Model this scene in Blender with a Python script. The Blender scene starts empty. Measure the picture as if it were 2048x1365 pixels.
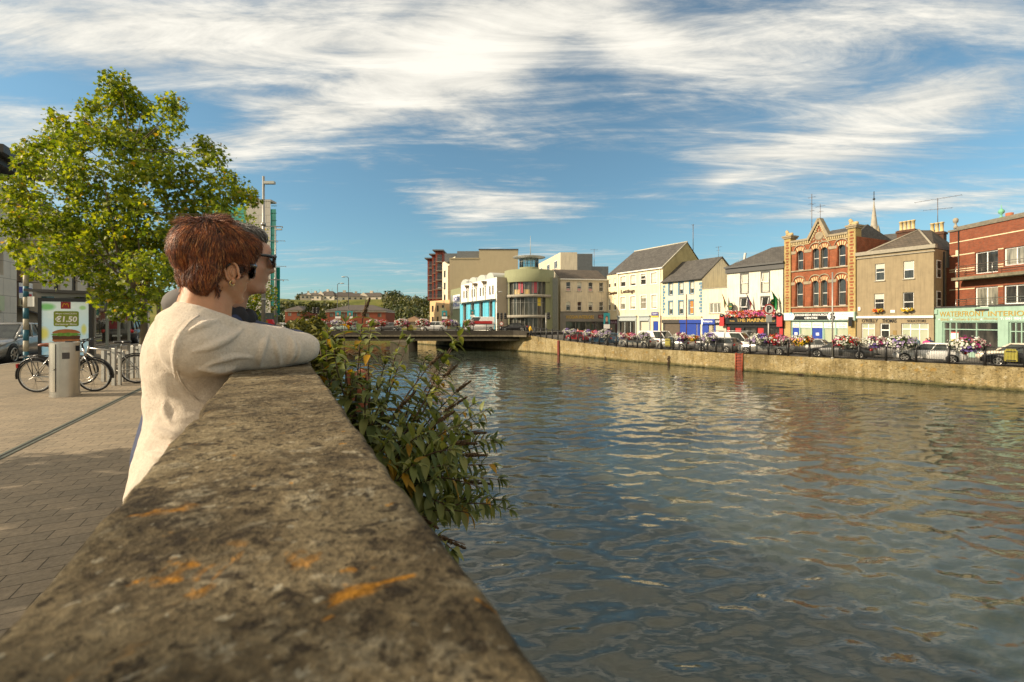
import bpy, math, random
from mathutils import Vector, Matrix, noise
from mathutils.bvhtree import BVHTree
RN = random.Random(11)
C = bpy.context.scene.collection
F, CX, HY, HC = 910.0, 1024.0, 644.0, 1.42          # focal length (px of a 2048 wide frame), principal column, horizon row, eye height
STREET, WATER, DECK = HC-3.05, HC-4.6, HC-1.62
rad = math.radians
def P(px, py, Y): return Vector(((px-CX)/F*Y, Y, HC+(HY-py)/F*Y))
def V2(px, Y): return Vector(((px-CX)/F*Y, Y))
def lerp(a, b, t): return a+(b-a)*t
def rot2(a): return Vector((math.cos(a), math.sin(a)))

class MB:
    def __init__(s): s.v, s.f, s.m, s.s = [], [], [], []
    def add(s, vs, fs, m=0, sm=False):
        b = len(s.v); s.v.extend(Vector(v) for v in vs)
        for f in fs: s.f.append(tuple(b+i for i in f)); s.m.append(m); s.s.append(sm)
    def box(s, x0, y0, z0, x1, y1, z1, m=0):
        if x0 > x1: x0, x1 = x1, x0
        if y0 > y1: y0, y1 = y1, y0
        if z0 > z1: z0, z1 = z1, z0
        s.add([(x0,y0,z0),(x1,y0,z0),(x1,y1,z0),(x0,y1,z0),(x0,y0,z1),(x1,y0,z1),(x1,y1,z1),(x0,y1,z1)],
              [(0,3,2,1),(4,5,6,7),(0,1,5,4),(1,2,6,5),(2,3,7,6),(3,0,4,7)], m)
    def obox(s, c, ax, ay, az, m=0):                  # oriented box: centre and three half-axis vectors
        c = Vector(c); vs = []
        for k in (-1, 1):
            for i, j in ((-1,-1),(1,-1),(1,1),(-1,1)): vs.append(c+ax*i+ay*j+az*k)
        s.add(vs, [(0,3,2,1),(4,5,6,7),(0,1,5,4),(1,2,6,5),(2,3,7,6),(3,0,4,7)], m)
    def quad(s, a, b, c, d, m=0): s.add([a,b,c,d], [(0,1,2,3)], m)
    def poly(s, pts, m=0): s.add(pts, [tuple(range(len(pts)))], m)
    def prism(s, pts, y0, y1, m=0):                   # polygon in x,z (counter-clockwise seen from -y), pushed along y
        n = len(pts)
        s.add([(x,y0,z) for x,z in pts]+[(x,y1,z) for x,z in pts],
              [tuple(range(n)), tuple(range(2*n-1,n-1,-1))]+[(i,i+n,(i+1)%n+n,(i+1)%n) for i in range(n)], m)
    def slab(s, pts, z0, z1, m=0):                    # polygon in x,y, pushed along z
        n = len(pts)
        s.add([(x,y,z0) for x,y in pts]+[(x,y,z1) for x,y in pts],
              [tuple(range(n-1,-1,-1)), tuple(range(n,2*n))]+[(i,(i+1)%n,(i+1)%n+n,i+n) for i in range(n)], m)
    def tube(s, pts, r, n=8, m=0, sm=True, caps=True):
        pts = [Vector(p) for p in pts]; k = len(pts)
        rs = r if isinstance(r, (list, tuple)) else [r]*k
        up = Vector((0,0,1)); vs = []; prev = None
        for i, p in enumerate(pts):
            t = (pts[min(i+1,k-1)]-pts[max(i-1,0)])
            t = t.normalized() if t.length > 1e-9 else Vector((0,0,1))
            if prev is None:
                a = t.cross(up if abs(t.z) < .95 else Vector((1,0,0))).normalized()
            else:
                a = prev-t*prev.dot(t)
                a = a.normalized() if a.length > 1e-6 else t.orthogonal().normalized()
            prev = a; b = t.cross(a)
            for j in range(n):
                w = 2*math.pi*j/n; vs.append(p+(a*math.cos(w)+b*math.sin(w))*rs[i])
        fs = [(i*n+j, i*n+(j+1)%n, (i+1)*n+(j+1)%n, (i+1)*n+j) for i in range(k-1) for j in range(n)]
        if caps: fs += [tuple(range(n-1,-1,-1)), tuple(range((k-1)*n, k*n))]
        s.add(vs, fs, m, sm)
    def cyl(s, p, r, z0, z1, n=16, m=0, sm=True): s.tube([(p[0],p[1],z0),(p[0],p[1],z1)], r, n, m, sm)
    def lathe(s, prof, c=(0,0,0), n=24, m=0, a0=0, a1=2*math.pi, sm=True):
        full = abs(a1-a0-2*math.pi) < 1e-6; k = n if full else n+1; vs = []; c = Vector(c)
        for r, z in prof:
            for j in range(k):
                w = a0+(a1-a0)*j/n; vs.append(c+Vector((r*math.cos(w), r*math.sin(w), z)))
        fs = []
        for i in range(len(prof)-1):
            for j in range(n):
                j2 = (j+1)%k; fs.append((i*k+j, i*k+j2, (i+1)*k+j2, (i+1)*k+j))
        s.add(vs, fs, m, sm)
    def ell(s, c, rx, ry, rz, m=0, n=14, axes=None, sm=True):
        c = Vector(c); ax = axes or (Vector((1,0,0)), Vector((0,1,0)), Vector((0,0,1)))
        h = n//2; vs = [c-ax[2]*rz]; fs = []
        for i in range(1, h):
            t = math.pi*i/h
            for j in range(n):
                w = 2*math.pi*j/n
                vs.append(c+ax[0]*(rx*math.sin(t)*math.cos(w))+ax[1]*(ry*math.sin(t)*math.sin(w))-ax[2]*(rz*math.cos(t)))
        vs.append(c+ax[2]*rz); L = len(vs)-1
        for j in range(n): fs.append((0, 1+(j+1)%n, 1+j)); fs.append((L, L-n+j, L-n+(j+1)%n))
        for i in range(h-2):
            for j in range(n): fs.append((1+i*n+j, 1+i*n+(j+1)%n, 1+(i+1)*n+(j+1)%n, 1+(i+1)*n+j))
        s.add(vs, fs, m, sm)
    def cap(s, a, b, ra, rb, m=0, n=14, k=6):         # tapered capsule
        a, b = Vector(a), Vector(b); d = (b-a); L = d.length; d = d.normalized() if L > 1e-9 else Vector((0,0,1))
        pts, rs = [], []
        for i in range(k): 
            t = math.pi/2*(1-i/k); pts.append(a-d*ra*math.sin(t)); rs.append(max(1e-4, ra*math.cos(t)))
        for i in range(k+1):
            pts.append(lerp(a, b, i/k)); rs.append(lerp(ra, rb, i/k))
        for i in range(1, k+1):
            t = math.pi/2*i/k; pts.append(b+d*rb*math.sin(t)); rs.append(max(1e-4, rb*math.cos(t)))
        s.tube(pts, rs, n, m)
    def merge(s, o, M=None, m=None):
        s.add([M @ v if M else v for v in o.v], o.f, 0)
        k = len(o.f)
        s.m[-k:] = o.m if m is None else [m]*k; s.s[-k:] = o.s
    def mesh(s, name='mesh', mats=()):
        me = bpy.data.meshes.new(name); me.from_pydata([tuple(v) for v in s.v], [], s.f)
        for q in mats: me.materials.append(q)
        if s.f:
            me.polygons.foreach_set('material_index', s.m); me.polygons.foreach_set('use_smooth', s.s)
        me.update(); return me
    def build(s, name, mats, parent=None, **kw):
        if not isinstance(mats, (list, tuple)): mats = [mats]
        return link(name, s.mesh(name, mats), parent, **kw)

def link(name, data, parent=None, label=None, cat=None, group=None, kind=None, loc=None, rz=None, bevel=0):
    o = bpy.data.objects.new(name, data); C.objects.link(o)
    if parent is not None: o.parent = parent
    if loc is not None: o.location = loc
    if rz is not None: o.rotation_euler = (0,0,rz)
    if label: o['label'] = label
    if cat: o['category'] = cat
    if group: o['group'] = group
    if kind: o['kind'] = kind
    if bevel:
        b = o.modifiers.new('bevel', 'BEVEL'); b.width = bevel; b.segments = 2; b.limit_method = 'ANGLE'
    return o
def thing(name, label, cat, loc=(0,0,0), rz=0, group=None): return link(name, None, None, label, cat, group, None, loc, rz)
def dup(root, label=None, loc=None, rz=None):
    r = root.copy(); C.objects.link(r)
    if label: r['label'] = label
    if loc is not None: r.location = loc
    if rz is not None: r.rotation_euler = (0,0,rz)
    for ch in list(root.children):
        c = ch.copy(); C.objects.link(c); c.parent = r
        for g in list(ch.children):
            d = g.copy(); C.objects.link(d); d.parent = c
    return r
def remesh(mb, voxel, smooth=6, mats=(), name='skin', factor=.5):
    me = mb.mesh('tmp'); o = bpy.data.objects.new('tmp', me); C.objects.link(o)
    r = o.modifiers.new('r', 'REMESH'); r.mode = 'VOXEL'; r.voxel_size = voxel
    if smooth:
        q = o.modifiers.new('s', 'SMOOTH'); q.iterations = smooth; q.factor = factor
    dg = bpy.context.evaluated_depsgraph_get(); out = bpy.data.meshes.new_from_object(o.evaluated_get(dg))
    bpy.data.objects.remove(o); bpy.data.meshes.remove(me)
    out.materials.clear(); out.name = name
    for q in mats: out.materials.append(q)
    out.polygons.foreach_set('use_smooth', [True]*len(out.polygons)); out.polygons.foreach_set('material_index', [0]*len(out.polygons))
    return out
_tx = {}
def text_mb(body, bold=0.0, shear=0.0, ext=.0):
    key = (body, bold, shear, ext)
    if key not in _tx:
        cu = bpy.data.curves.new('t', 'FONT'); cu.body = body; cu.size = 1; cu.offset = bold; cu.shear = shear; cu.extrude = ext
        cu.align_x = 'CENTER'; cu.resolution_u = 3
        o = bpy.data.objects.new('t', cu); C.objects.link(o)
        dg = bpy.context.evaluated_depsgraph_get(); me = bpy.data.meshes.new_from_object(o.evaluated_get(dg))
        vs = [v.co.copy() for v in me.vertices]; fs = [tuple(p.vertices) for p in me.polygons]
        bpy.data.objects.remove(o); bpy.data.meshes.remove(me); bpy.data.curves.remove(cu)
        _tx[key] = (vs, fs)
    return _tx[key]
def text(mb, body, x0, z0, x1, z1, y, m=0, bold=.01, shear=0.0, depth=.006):   # letters in the x,z plane facing -y, fitted to a box
    vs, fs = text_mb(body, bold, shear, .01)
    if not vs: return
    ax, bx = min(v.x for v in vs), max(v.x for v in vs); ay, by = min(v.y for v in vs), max(v.y for v in vs)
    sx, sz = (x1-x0)/(bx-ax), (z1-z0)/(by-ay)
    mb.add([(x0+(v.x-ax)*sx, y-depth*(1 if v.z > 0 else 0), z0+(v.y-ay)*sz) for v in vs], fs, m)

# ------------------------------------------------------------------ materials
_M = {}
def nodes(name):
    m = bpy.data.materials.new(name); m.use_nodes = True; t = m.node_tree
    return m, t, t.nodes['Principled BSDF'], lambda k, **kw: _n(t, k, **kw)
def _n(t, k, **kw):
    n = t.nodes.new(k)
    for a, b in kw.items(): setattr(n, a, b)
    return n
def ramp(t, src, stops, interp='LINEAR'):
    r = t.nodes.new('ShaderNodeValToRGB'); r.color_ramp.interpolation = interp; e = r.color_ramp.elements
    while len(e) < len(stops): e.new(.5)
    for q, (p, c) in zip(e, stops): q.position = p; q.color = (c[0], c[1], c[2], 1)
    t.links.new(src, r.inputs[0]); return r.outputs[0]
def tnoise(t, vec, scale, detail=4, rough=.55, dist=0, stretch=None, dim='3D'):
    if stretch:
        mp = t.nodes.new('ShaderNodeMapping'); mp.inputs['Scale'].default_value = stretch; t.links.new(vec, mp.inputs[0]); vec = mp.outputs[0]
    n = t.nodes.new('ShaderNodeTexNoise'); n.inputs['Scale'].default_value = scale; n.inputs['Detail'].default_value = detail
    n.inputs['Roughness'].default_value = rough; n.inputs['Distortion'].default_value = dist
    t.links.new(vec, n.inputs['Vector']); return n.outputs[0]
def mixc(t, fac, a, b, mode='MIX'):
    n = t.nodes.new('ShaderNodeMix'); n.data_type = 'RGBA'; n.blend_type = mode
    for s, q in ((n.inputs[0], fac), (n.inputs[6], a), (n.inputs[7], b)):
        if hasattr(q, 'is_linked') or hasattr(q, 'links'): t.links.new(q, s)
        elif isinstance(q, (int, float)): s.default_value = q
        else: s.default_value = (q[0], q[1], q[2], 1)
    return n.outputs[2]
def math_(t, op, a, b=0.0, c=0.0, clamp=False):
    n = t.nodes.new('ShaderNodeMath'); n.operation = op; n.use_clamp = clamp
    for i, q in enumerate((a, b, c)):
        if isinstance(q, (int, float)): n.inputs[i].default_value = q
        else: t.links.new(q, n.inputs[i])
    return n.outputs[0]
def bumpn(t, b, h, strength=.3, dist=.02):
    n = t.nodes.new('ShaderNodeBump'); n.inputs['Strength'].default_value = strength; n.inputs['Distance'].default_value = dist
    t.links.new(h, n.inputs['Height']); t.links.new(n.outputs[0], b.inputs['Normal']); return n
def M(name, col, rough=.6, var=.12, scale=3, bump=0, bscale=30, metal=0, spec=.5, coat=0, streak=0, aniso=None):
    if name in _M: return _M[name]
    m, t, b, N = nodes(name); L = t.links.new
    b.inputs['Roughness'].default_value = rough; b.inputs['Metallic'].default_value = metal
    b.inputs['Specular IOR Level'].default_value = spec; b.inputs['Coat Weight'].default_value = coat
    if coat: b.inputs['Coat Roughness'].default_value = .05
    co = N('ShaderNodeTexCoord').outputs['Object']
    if var:
        n = tnoise(t, co, scale, 5, .6, stretch=aniso)
        c = ramp(t, n, [(.25, [q*(1-var) for q in col]), (.75, [min(1, q*(1+var)) for q in col])])
        if streak:                                     # rain stains running down the render
            s2 = tnoise(t, co, 2.2, 5, .65, stretch=(2.2, 2.2, .16))
            f = ramp(t, s2, [(.46, (1,1,1)), (.75, (1-streak,)*3)])
            c = mixc(t, 1.0, c, f, 'MULTIPLY')
        L(c, b.inputs['Base Color'])
    else: b.inputs['Base Color'].default_value = (*col, 1)
    if bump: bumpn(t, b, tnoise(t, co, bscale, 4), bump)
    _M[name] = m; return m
def brickmat(name, c1, c2, mortar, bw=.22, bh=.075, gap=.008, bump=.25, var=.35, msmooth=.1):
    if name in _M: return _M[name]
    m, t, b, N = nodes(name); L = t.links.new
    co = N('ShaderNodeTexCoord').outputs['Object']; s = N('ShaderNodeSeparateXYZ'); L(co, s.inputs[0])
    cb = N('ShaderNodeCombineXYZ'); L(math_(t, 'ADD', s.outputs[0], s.outputs[1]), cb.inputs[0]); L(s.outputs[2], cb.inputs[1])
    br = N('ShaderNodeTexBrick'); L(cb.outputs[0], br.inputs['Vector'])
    for k, v in (('Scale', 1), ('Brick Width', bw), ('Row Height', bh), ('Mortar Size', gap), ('Mortar Smooth', msmooth), ('Bias', 0)): br.inputs[k].default_value = v
    br.inputs['Color1'].default_value = (*c1, 1); br.inputs['Color2'].default_value = (*c2, 1); br.inputs['Mortar'].default_value = (*mortar, 1)
    n = tnoise(t, co, 1.3, 6, .7)
    c = mixc(t, 1.0, br.outputs[0], ramp(t, n, [(.3, (1-var,)*3), (.7, (1+var*.3,)*3)]), 'MULTIPLY')
    L(c, b.inputs['Base Color']); b.inputs['Roughness'].default_value = .85; b.inputs['Specular IOR Level'].default_value = .25
    bumpn(t, b, math_(t, 'MULTIPLY', br.outputs[1], -1), bump, .01); _M[name] = m; return m
def flowermat(name, col, trans=.3):
    if name in _M: return _M[name]
    m, t, b, N = nodes(name); L = t.links.new
    g = N('ShaderNodeObjectInfo'); geo = N('ShaderNodeNewGeometry')
    c = ramp(t, geo.outputs['Random Per Island'], [(0, [q*.6 for q in col]), (1, [min(1, q*1.35) for q in col])])
    L(c, b.inputs['Base Color']); b.inputs['Roughness'].default_value = .55; b.inputs['Specular IOR Level'].default_value = .3
    tr = N('ShaderNodeBsdfTranslucent'); L(c, tr.inputs[0]); mx = N('ShaderNodeMixShader'); mx.inputs[0].default_value = trans
    L(b.outputs[0], mx.inputs[1]); L(tr.outputs[0], mx.inputs[2]); L(mx.outputs[0], t.nodes['Material Output'].inputs[0])
    _M[name] = m; return m
def leafmat(name, dark, mid, light, odd=None, trans=.4):
    if name in _M: return _M[name]
    m, t, b, N = nodes(name); L = t.links.new
    geo = N('ShaderNodeNewGeometry'); st = [(0, dark), (.45, mid), (.85, light)]
    if odd: st = [(0, dark), (.42, mid), (.8, light), (.972, light), (.985, odd)]
    c = ramp(t, geo.outputs['Random Per Island'], st)
    L(c, b.inputs['Base Color']); b.inputs['Roughness'].default_value = .5; b.inputs['Specular IOR Level'].default_value = .35
    tr = N('ShaderNodeBsdfTranslucent'); L(mixc(t, 1.0, c, (1.5, 1.35, .5), 'MULTIPLY'), tr.inputs[0])
    mx = N('ShaderNodeMixShader'); mx.inputs[0].default_value = trans
    L(b.outputs[0], mx.inputs[1]); L(tr.outputs[0], mx.inputs[2]); L(mx.outputs[0], t.nodes['Material Output'].inputs[0])
    _M[name] = m; return m
def glassmat(name, col=(.02,.025,.03), rough=.04, mixcol=None, scale=2.0):
    if name in _M: return _M[name]
    m, t, b, N = nodes(name); L = t.links.new
    co = N('ShaderNodeTexCoord').outputs['Object']
    if mixcol: L(ramp(t, tnoise(t, co, scale, 3, stretch=(3,3,.5)), [(.35, col), (.65, mixcol)]), b.inputs['Base Color'])
    else: b.inputs['Base Color'].default_value = (*col, 1)
    b.inputs['Roughness'].default_value = rough; b.inputs['Specular IOR Level'].default_value = .6
    bumpn(t, b, tnoise(t, co, 1.2, 2), .03, .05); _M[name] = m; return m
def clearglass(name, tint=(.85,.92,.9)):
    if name in _M: return _M[name]
    m, t, b, N = nodes(name); L = t.links.new
    tr = N('ShaderNodeBsdfTransparent'); tr.inputs[0].default_value = (*tint, 1); gl = N('ShaderNodeBsdfGlossy'); gl.inputs['Roughness'].default_value = .02
    fr = N('ShaderNodeFresnel'); mx = N('ShaderNodeMixShader'); L(fr.outputs[0], mx.inputs[0]); L(tr.outputs[0], mx.inputs[1]); L(gl.outputs[0], mx.inputs[2])
    L(mx.outputs[0], t.nodes['Material Output'].inputs[0]); _M[name] = m; return m

# ------------------------------------------------------------------ facades
class Fac:
    """A street front between two plan points; x runs along it, y into the building, z up from its base."""
    def __init__(s, A, B, base):
        s.A, s.B, s.base = Vector(A), Vector(B), base; d = s.B-s.A; s.w = d.length; s.ang = math.atan2(d.y, d.x)
        s.d = d.normalized(); s.n = Vector((-s.d.y, s.d.x))
    def pt(s, px, py, v=0.0):
        a = (px-CX)/F; Y = (v+s.n.dot(s.A))/(s.n.x*a+s.n.y); X = a*Y
        return s.d.dot(Vector((X, Y))-s.A), HC+(HY-py)/F*Y-s.base
    def rect(s, T, x0, y0, x1, y1, v=0.0):
        xm, ym = (x0+x1)/2, (y0+y1)/2
        return (s.pt(*T(x0, ym), v)[0], s.pt(*T(xm, y1), v)[1], s.pt(*T(x1, ym), v)[0], s.pt(*T(xm, y0), v)[1])
    def root(s, name, label, cat='building', group=None): return thing(name, label, cat, (s.A.x, s.A.y, s.base), s.ang, group)
def crop(ox, oy, k): return lambda x, y: (ox+k*x, oy+k*y)
def wallholes(mb, x0, x1, z0, z1, holes, y=0.0, depth=.18, m=0, mr=None):
    xs = sorted({x0, x1, *[min(max(q, x0), x1) for h in holes for q in (h[0], h[2])]}); zs = sorted({z0, z1, *[min(max(q, z0), z1) for h in holes for q in (h[1], h[3])]})
    for i in range(len(xs)-1):
        for j in range(len(zs)-1):
            cx, cz = (xs[i]+xs[i+1])/2, (zs[j]+zs[j+1])/2
            if any(h[0] < cx < h[2] and h[1] < cz < h[3] for h in holes): continue
            mb.quad((xs[i],y,zs[j]), (xs[i+1],y,zs[j]), (xs[i+1],y,zs[j+1]), (xs[i],y,zs[j+1]), m)
    mr = m if mr is None else mr
    for a, b, c, d in holes:
        mb.quad((a,y,b), (a,y,d), (a,y+depth,d), (a,y+depth,b), mr); mb.quad((c,y,d), (c,y,b), (c,y+depth,b), (c,y+depth,d), mr)
        mb.quad((a,y,d), (c,y,d), (c,y+depth,d), (a,y+depth,d), mr); mb.quad((c,y,b), (a,y,b), (a,y+depth,b), (c,y+depth,b), mr)
def shell(mb, W, D, H, y=0.0, m=0, top=True):          # the three hidden sides and a flat top
    mb.quad((0,y+D,0), (0,y,0), (0,y,H), (0,y+D,H), m); mb.quad((W,y,0), (W,y+D,0), (W,y+D,H), (W,y,H), m)
    mb.quad((W,y+D,0), (0,y+D,0), (0,y+D,H), (W,y+D,H), m)
    if top: mb.quad((0,y,H), (W,y,H), (W,y+D,H), (0,y+D,H), m)
def window(root, r, frame, pane, y=.1, t=.05, mid=True, mull=0, sill=None, name='window', head=None, open_=0, blind=None):
    x0, z0, x1, z1 = r; f = MB()
    f.box(x0, y, z0, x0+t, y+.06, z1); f.box(x1-t, y, z0, x1, y+.06, z1)
    f.box(x0+t, y+.001, z0, x1-t, y+.06, z0+t); f.box(x0+t, y+.001, z1-t, x1-t, y+.06, z1)
    zm = (z0+z1)/2
    if mid: f.box(x0+t, y-.012, zm-t*.5, x1-t, y+.05, zm+t*.5)
    for k in range(mull):
        xm = lerp(x0, x1, (k+1)/(mull+1)); f.box(xm-t*.45, y+.002, z0+t, xm+t*.45, y+.055, z1-t)
    if open_:                                          # a top light pushed open
        a = Vector((x0+t, y, z1-t)); hh = (z1-t-zm)
        for xx in (x0+t, x1-t-.03): f.obox((xx+.015, y-open_*.5, z1-t-hh*.5), Vector((.02,0,0)), Vector((0,.015,0)), Vector((0,-open_*.5,-hh*.5)))
        f.box(x0+t, y-open_-.02, zm+t*.1, x1-t, y-open_+.02, zm+t*.1+.05)
    w = f.build(name, frame, root)
    p = MB(); p.quad((x0+t*.5,y+.035,z0+t*.5), (x1-t*.5,y+.035,z0+t*.5), (x1-t*.5,y+.035,z1-t*.5), (x0+t*.5,y+.035,z1-t*.5)); p.build('pane', pane, w)
    if blind is not None:
        q = MB(); zz = lerp(z1, z0, blind[0]); n = 14
        for k in range(n):
            xa, xb = lerp(x0+t, x1-t, k/n), lerp(x0+t, x1-t, (k+1)/n); o = .006*(k % 2)
            q.quad((xa,y+.028-o,zz), (xb,y+.028-.006+o,zz), (xb,y+.028-.006+o,z1-t), (xa,y+.028-o,z1-t))
        q.build('blind', blind[1], w)
    if sill: 
        q = MB(); q.box(x0-.08, -.09, z0-.1, x1+.08, y+.02, z0-.002); q.build('sill', sill, w)
    return w
def panel(root, name, mat, x0, z0, x1, z1, y0, y1, bevel=0, label=None):
    q = MB(); q.box(x0, y0, z0, x1, y1, z1); return q.build(name, mat, root, bevel=bevel, label=label)
# ------------------------------------------------------------------ camera, sun, sky
cam = bpy.data.cameras.new('camera'); cam.lens = 36*F/2048; cam.sensor_width = 36; cam.shift_y = (HY-682.5)/2048
cam.clip_start = .02; cam.clip_end = 6000
cam.dof.use_dof = True; cam.dof.focus_distance = 2.4; cam.dof.aperture_fstop = 7.1; cam.dof.aperture_blades = 7
co_ = bpy.data.objects.new('camera', cam); C.objects.link(co_); co_.location = (0,0,HC); co_.rotation_euler = (rad(90),0,0); bpy.context.scene.camera = co_
SUN_EL, SUN_AZ = rad(27), Vector((-.985, -.17))                 # the sun stands to the left
sd = Vector((SUN_AZ.x*math.cos(SUN_EL), SUN_AZ.y*math.cos(SUN_EL), math.sin(SUN_EL))).normalized()
sl = bpy.data.lights.new('sun', 'SUN'); sl.energy = 4.4; sl.angle = rad(.5); sl.color = (1.0, .83, .60)
so = bpy.data.objects.new('sun', sl); C.objects.link(so); so.rotation_euler = sd.to_track_quat('Z', 'Y').to_euler(); so.location = (-20,0,30)
vs_ = bpy.context.scene.view_settings; vs_.view_transform = 'Standard'; vs_.look = 'None'; vs_.exposure = 0.70; vs_.gamma = 1
bpy.context.scene.cycles.max_bounces = 6; bpy.context.scene.cycles.transparent_max_bounces = 12
bpy.context.scene.cycles.sample_clamp_indirect = 4; bpy.context.scene.cycles.caustics_reflective = False; bpy.context.scene.cycles.caustics_refractive = False

def build_world():
    w = bpy.data.worlds.new('World'); bpy.context.scene.world = w; w.use_nodes = True; t = w.node_tree; L = t.links.new
    bg = t.nodes['Background']; d = _n(t, 'ShaderNodeTexCoord').outputs['Generated']
    s = _n(t, 'ShaderNodeSeparateXYZ'); L(d, s.inputs[0]); x, y, z = s.outputs
    sky = _n(t, 'ShaderNodeTexSky'); sky.sky_type = 'NISHITA'; sky.sun_disc = False; sky.sun_elevation = SUN_EL
    sky.sun_rotation = math.atan2(SUN_AZ.x, SUN_AZ.y); sky.air_density = 1.0; sky.dust_density = .3; sky.ozone_density = 2.2
    skyc = mixc(t, 1.0, sky.outputs[0], (.074,.090,.081), 'MULTIPLY'); skyc = mixc(t, 1.0, skyc, ramp(t, z, [(.0, (.50,.60,.80)), (.06, (.66,.74,.86)), (.16, (.84,.88,.92)), (.34, (1,1,1))]), 'MULTIPLY')
    # height above the horizon and bearing in the sky, for laying out the cloud banks
    yy = math_(t, 'MAXIMUM', y, .08); a = math_(t, 'DIVIDE', x, yy); b = math_(t, 'DIVIDE', z, yy)
    zz = math_(t, 'ADD', math_(t, 'MAXIMUM', z, 0), .10)
    cb = _n(t, 'ShaderNodeCombineXYZ'); L(math_(t, 'DIVIDE', x, zz), cb.inputs[0]); L(math_(t, 'DIVIDE', y, zz), cb.inputs[1]); pl = cb.outputs[0]
    def layer(scale, stretch, rot, det, rough, dist):
        mp = _n(t, 'ShaderNodeMapping'); mp.inputs['Scale'].default_value = stretch; mp.inputs['Rotation'].default_value = (0,0,rad(rot)); L(pl, mp.inputs[0])
        return tnoise(t, mp.outputs[0], scale, det, rough, dist)
    n1 = layer(.9, (.6,1.2,1), 14, 10, .66, .9); n2 = layer(3.2, (.32,1.5,1), 24, 8, .66, 1.4); n3 = layer(9.0, (.45,1.3,1), -12, 6, .66, .8)
    nn = math_(t, 'ADD', math_(t, 'ADD', math_(t, 'MULTIPLY', n1, .50), math_(t, 'MULTIPLY', n2, .34)), math_(t, 'MULTIPLY', n3, .16))
    tot = None
    def bank(px, py, sx, sy, rot, wt):                          # one soft elliptical bank (centre, half-sizes, tilt)
        nonlocal tot
        ca, sa = math.cos(rad(rot)), math.sin(rad(rot)); ux, uy = (px-CX)/F, (HY-py)/F
        da, db = math_(t, 'SUBTRACT', a, ux), math_(t, 'SUBTRACT', b, uy)
        p = math_(t, 'ADD', math_(t, 'MULTIPLY', da, ca*F/sx), math_(t, 'MULTIPLY', db, sa*F/sx))
        q = math_(t, 'ADD', math_(t, 'MULTIPLY', da, -sa*F/sy), math_(t, 'MULTIPLY', db, ca*F/sy))
        e = math_(t, 'EXPONENT', math_(t, 'MULTIPLY', math_(t, 'ADD', math_(t, 'MULTIPLY', p, p), math_(t, 'MULTIPLY', q, q)), -1))
        g = math_(t, 'MULTIPLY', e, wt); tot = g if tot is None else math_(t, 'ADD', tot, g)
    for k in BANKS: bank(*k)
    front = math_(t, 'MULTIPLY_ADD', y, 4, 0.1, clamp=True)
    den = math_(t, 'ADD', math_(t, 'MULTIPLY', math_(t, 'SUBTRACT', nn, .45), 1.75), math_(t, 'MULTIPLY', math_(t, 'MULTIPLY', tot, .86), front))
    mr = _n(t, 'ShaderNodeMapRange'); mr.interpolation_type = 'SMOOTHSTEP'; mr.inputs['From Min'].default_value = .0; mr.inputs['From Max'].default_value = .44; L(den, mr.inputs['Value'])
    up = math_(t, 'MULTIPLY_ADD', z, 14, -.15, clamp=True); cov = math_(t, 'MULTIPLY', math_(t, 'MULTIPLY', mr.outputs[0], up), .93)
    cc = ramp(t, math_(t, 'ADD', math_(t, 'MULTIPLY', den, .75), math_(t, 'MULTIPLY', n2, .62)), [(.20, (.24,.25,.26)), (.48, (.47,.455,.41)), (.76, (.70,.665,.585))])
    # unseen bright cloud added behind the camera and overhead to fill the shadows
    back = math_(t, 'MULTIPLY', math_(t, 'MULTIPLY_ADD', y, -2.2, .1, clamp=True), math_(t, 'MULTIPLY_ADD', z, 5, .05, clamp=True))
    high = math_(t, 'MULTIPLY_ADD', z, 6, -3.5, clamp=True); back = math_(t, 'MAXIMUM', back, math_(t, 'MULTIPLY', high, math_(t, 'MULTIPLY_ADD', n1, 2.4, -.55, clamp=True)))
    front_sky = mixc(t, cov, skyc, cc)
    L(mixc(t, math_(t, 'MULTIPLY', back, .9), front_sky, FILLSKY), bg.inputs[0]); bg.inputs[1].default_value = 1.0
FILLSKY = (.80, .69, .53)
BANKS = [(1500,-350,900,240,0,.30), (300,-300,700,200,0,.2),  # centre, half-sizes, tilt, weight; first two added above the frame to brighten the water, rest read off the photograph's sky
    (150,60,420,115,-4,.33), (620,70,330,90,6,.27), (40,280,150,110,0,.26), (700,215,290,70,15,.34), (520,290,130,45,12,.22), (900,130,170,95,20,.30),
    (1080,30,260,70,14,.22), (1270,75,90,45,-18,.22), (1700,40,420,50,4,.18), (1750,240,380,70,12,.22), (1500,140,260,60,8,.16), (1980,60,160,50,0,.10), (1560,320,230,34,6,.24), (1900,190,220,50,16,.18),
    (960,402,170,22,-3,.30), (930,448,90,26,12,.20), (900,370,60,14,0,.14), (1650,425,240,12,6,.24), (1850,410,240,18,3,.24), (735,338,24,14,0,.16), (1440,370,40,14,20,.14), (580,412,60,9,-6,.18), (1380,110,260,60,-10,.12),
    (300,215,240,26,-8,-.34), (700,400,130,80,0,-.30), (60,178,120,40,0,-.22), (1180,220,140,60,0,-.10), (1250,330,150,40,0,-.20), (1150,470,500,34,0,-.16), (500,450,200,60,0,-.2)]
build_world()

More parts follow.
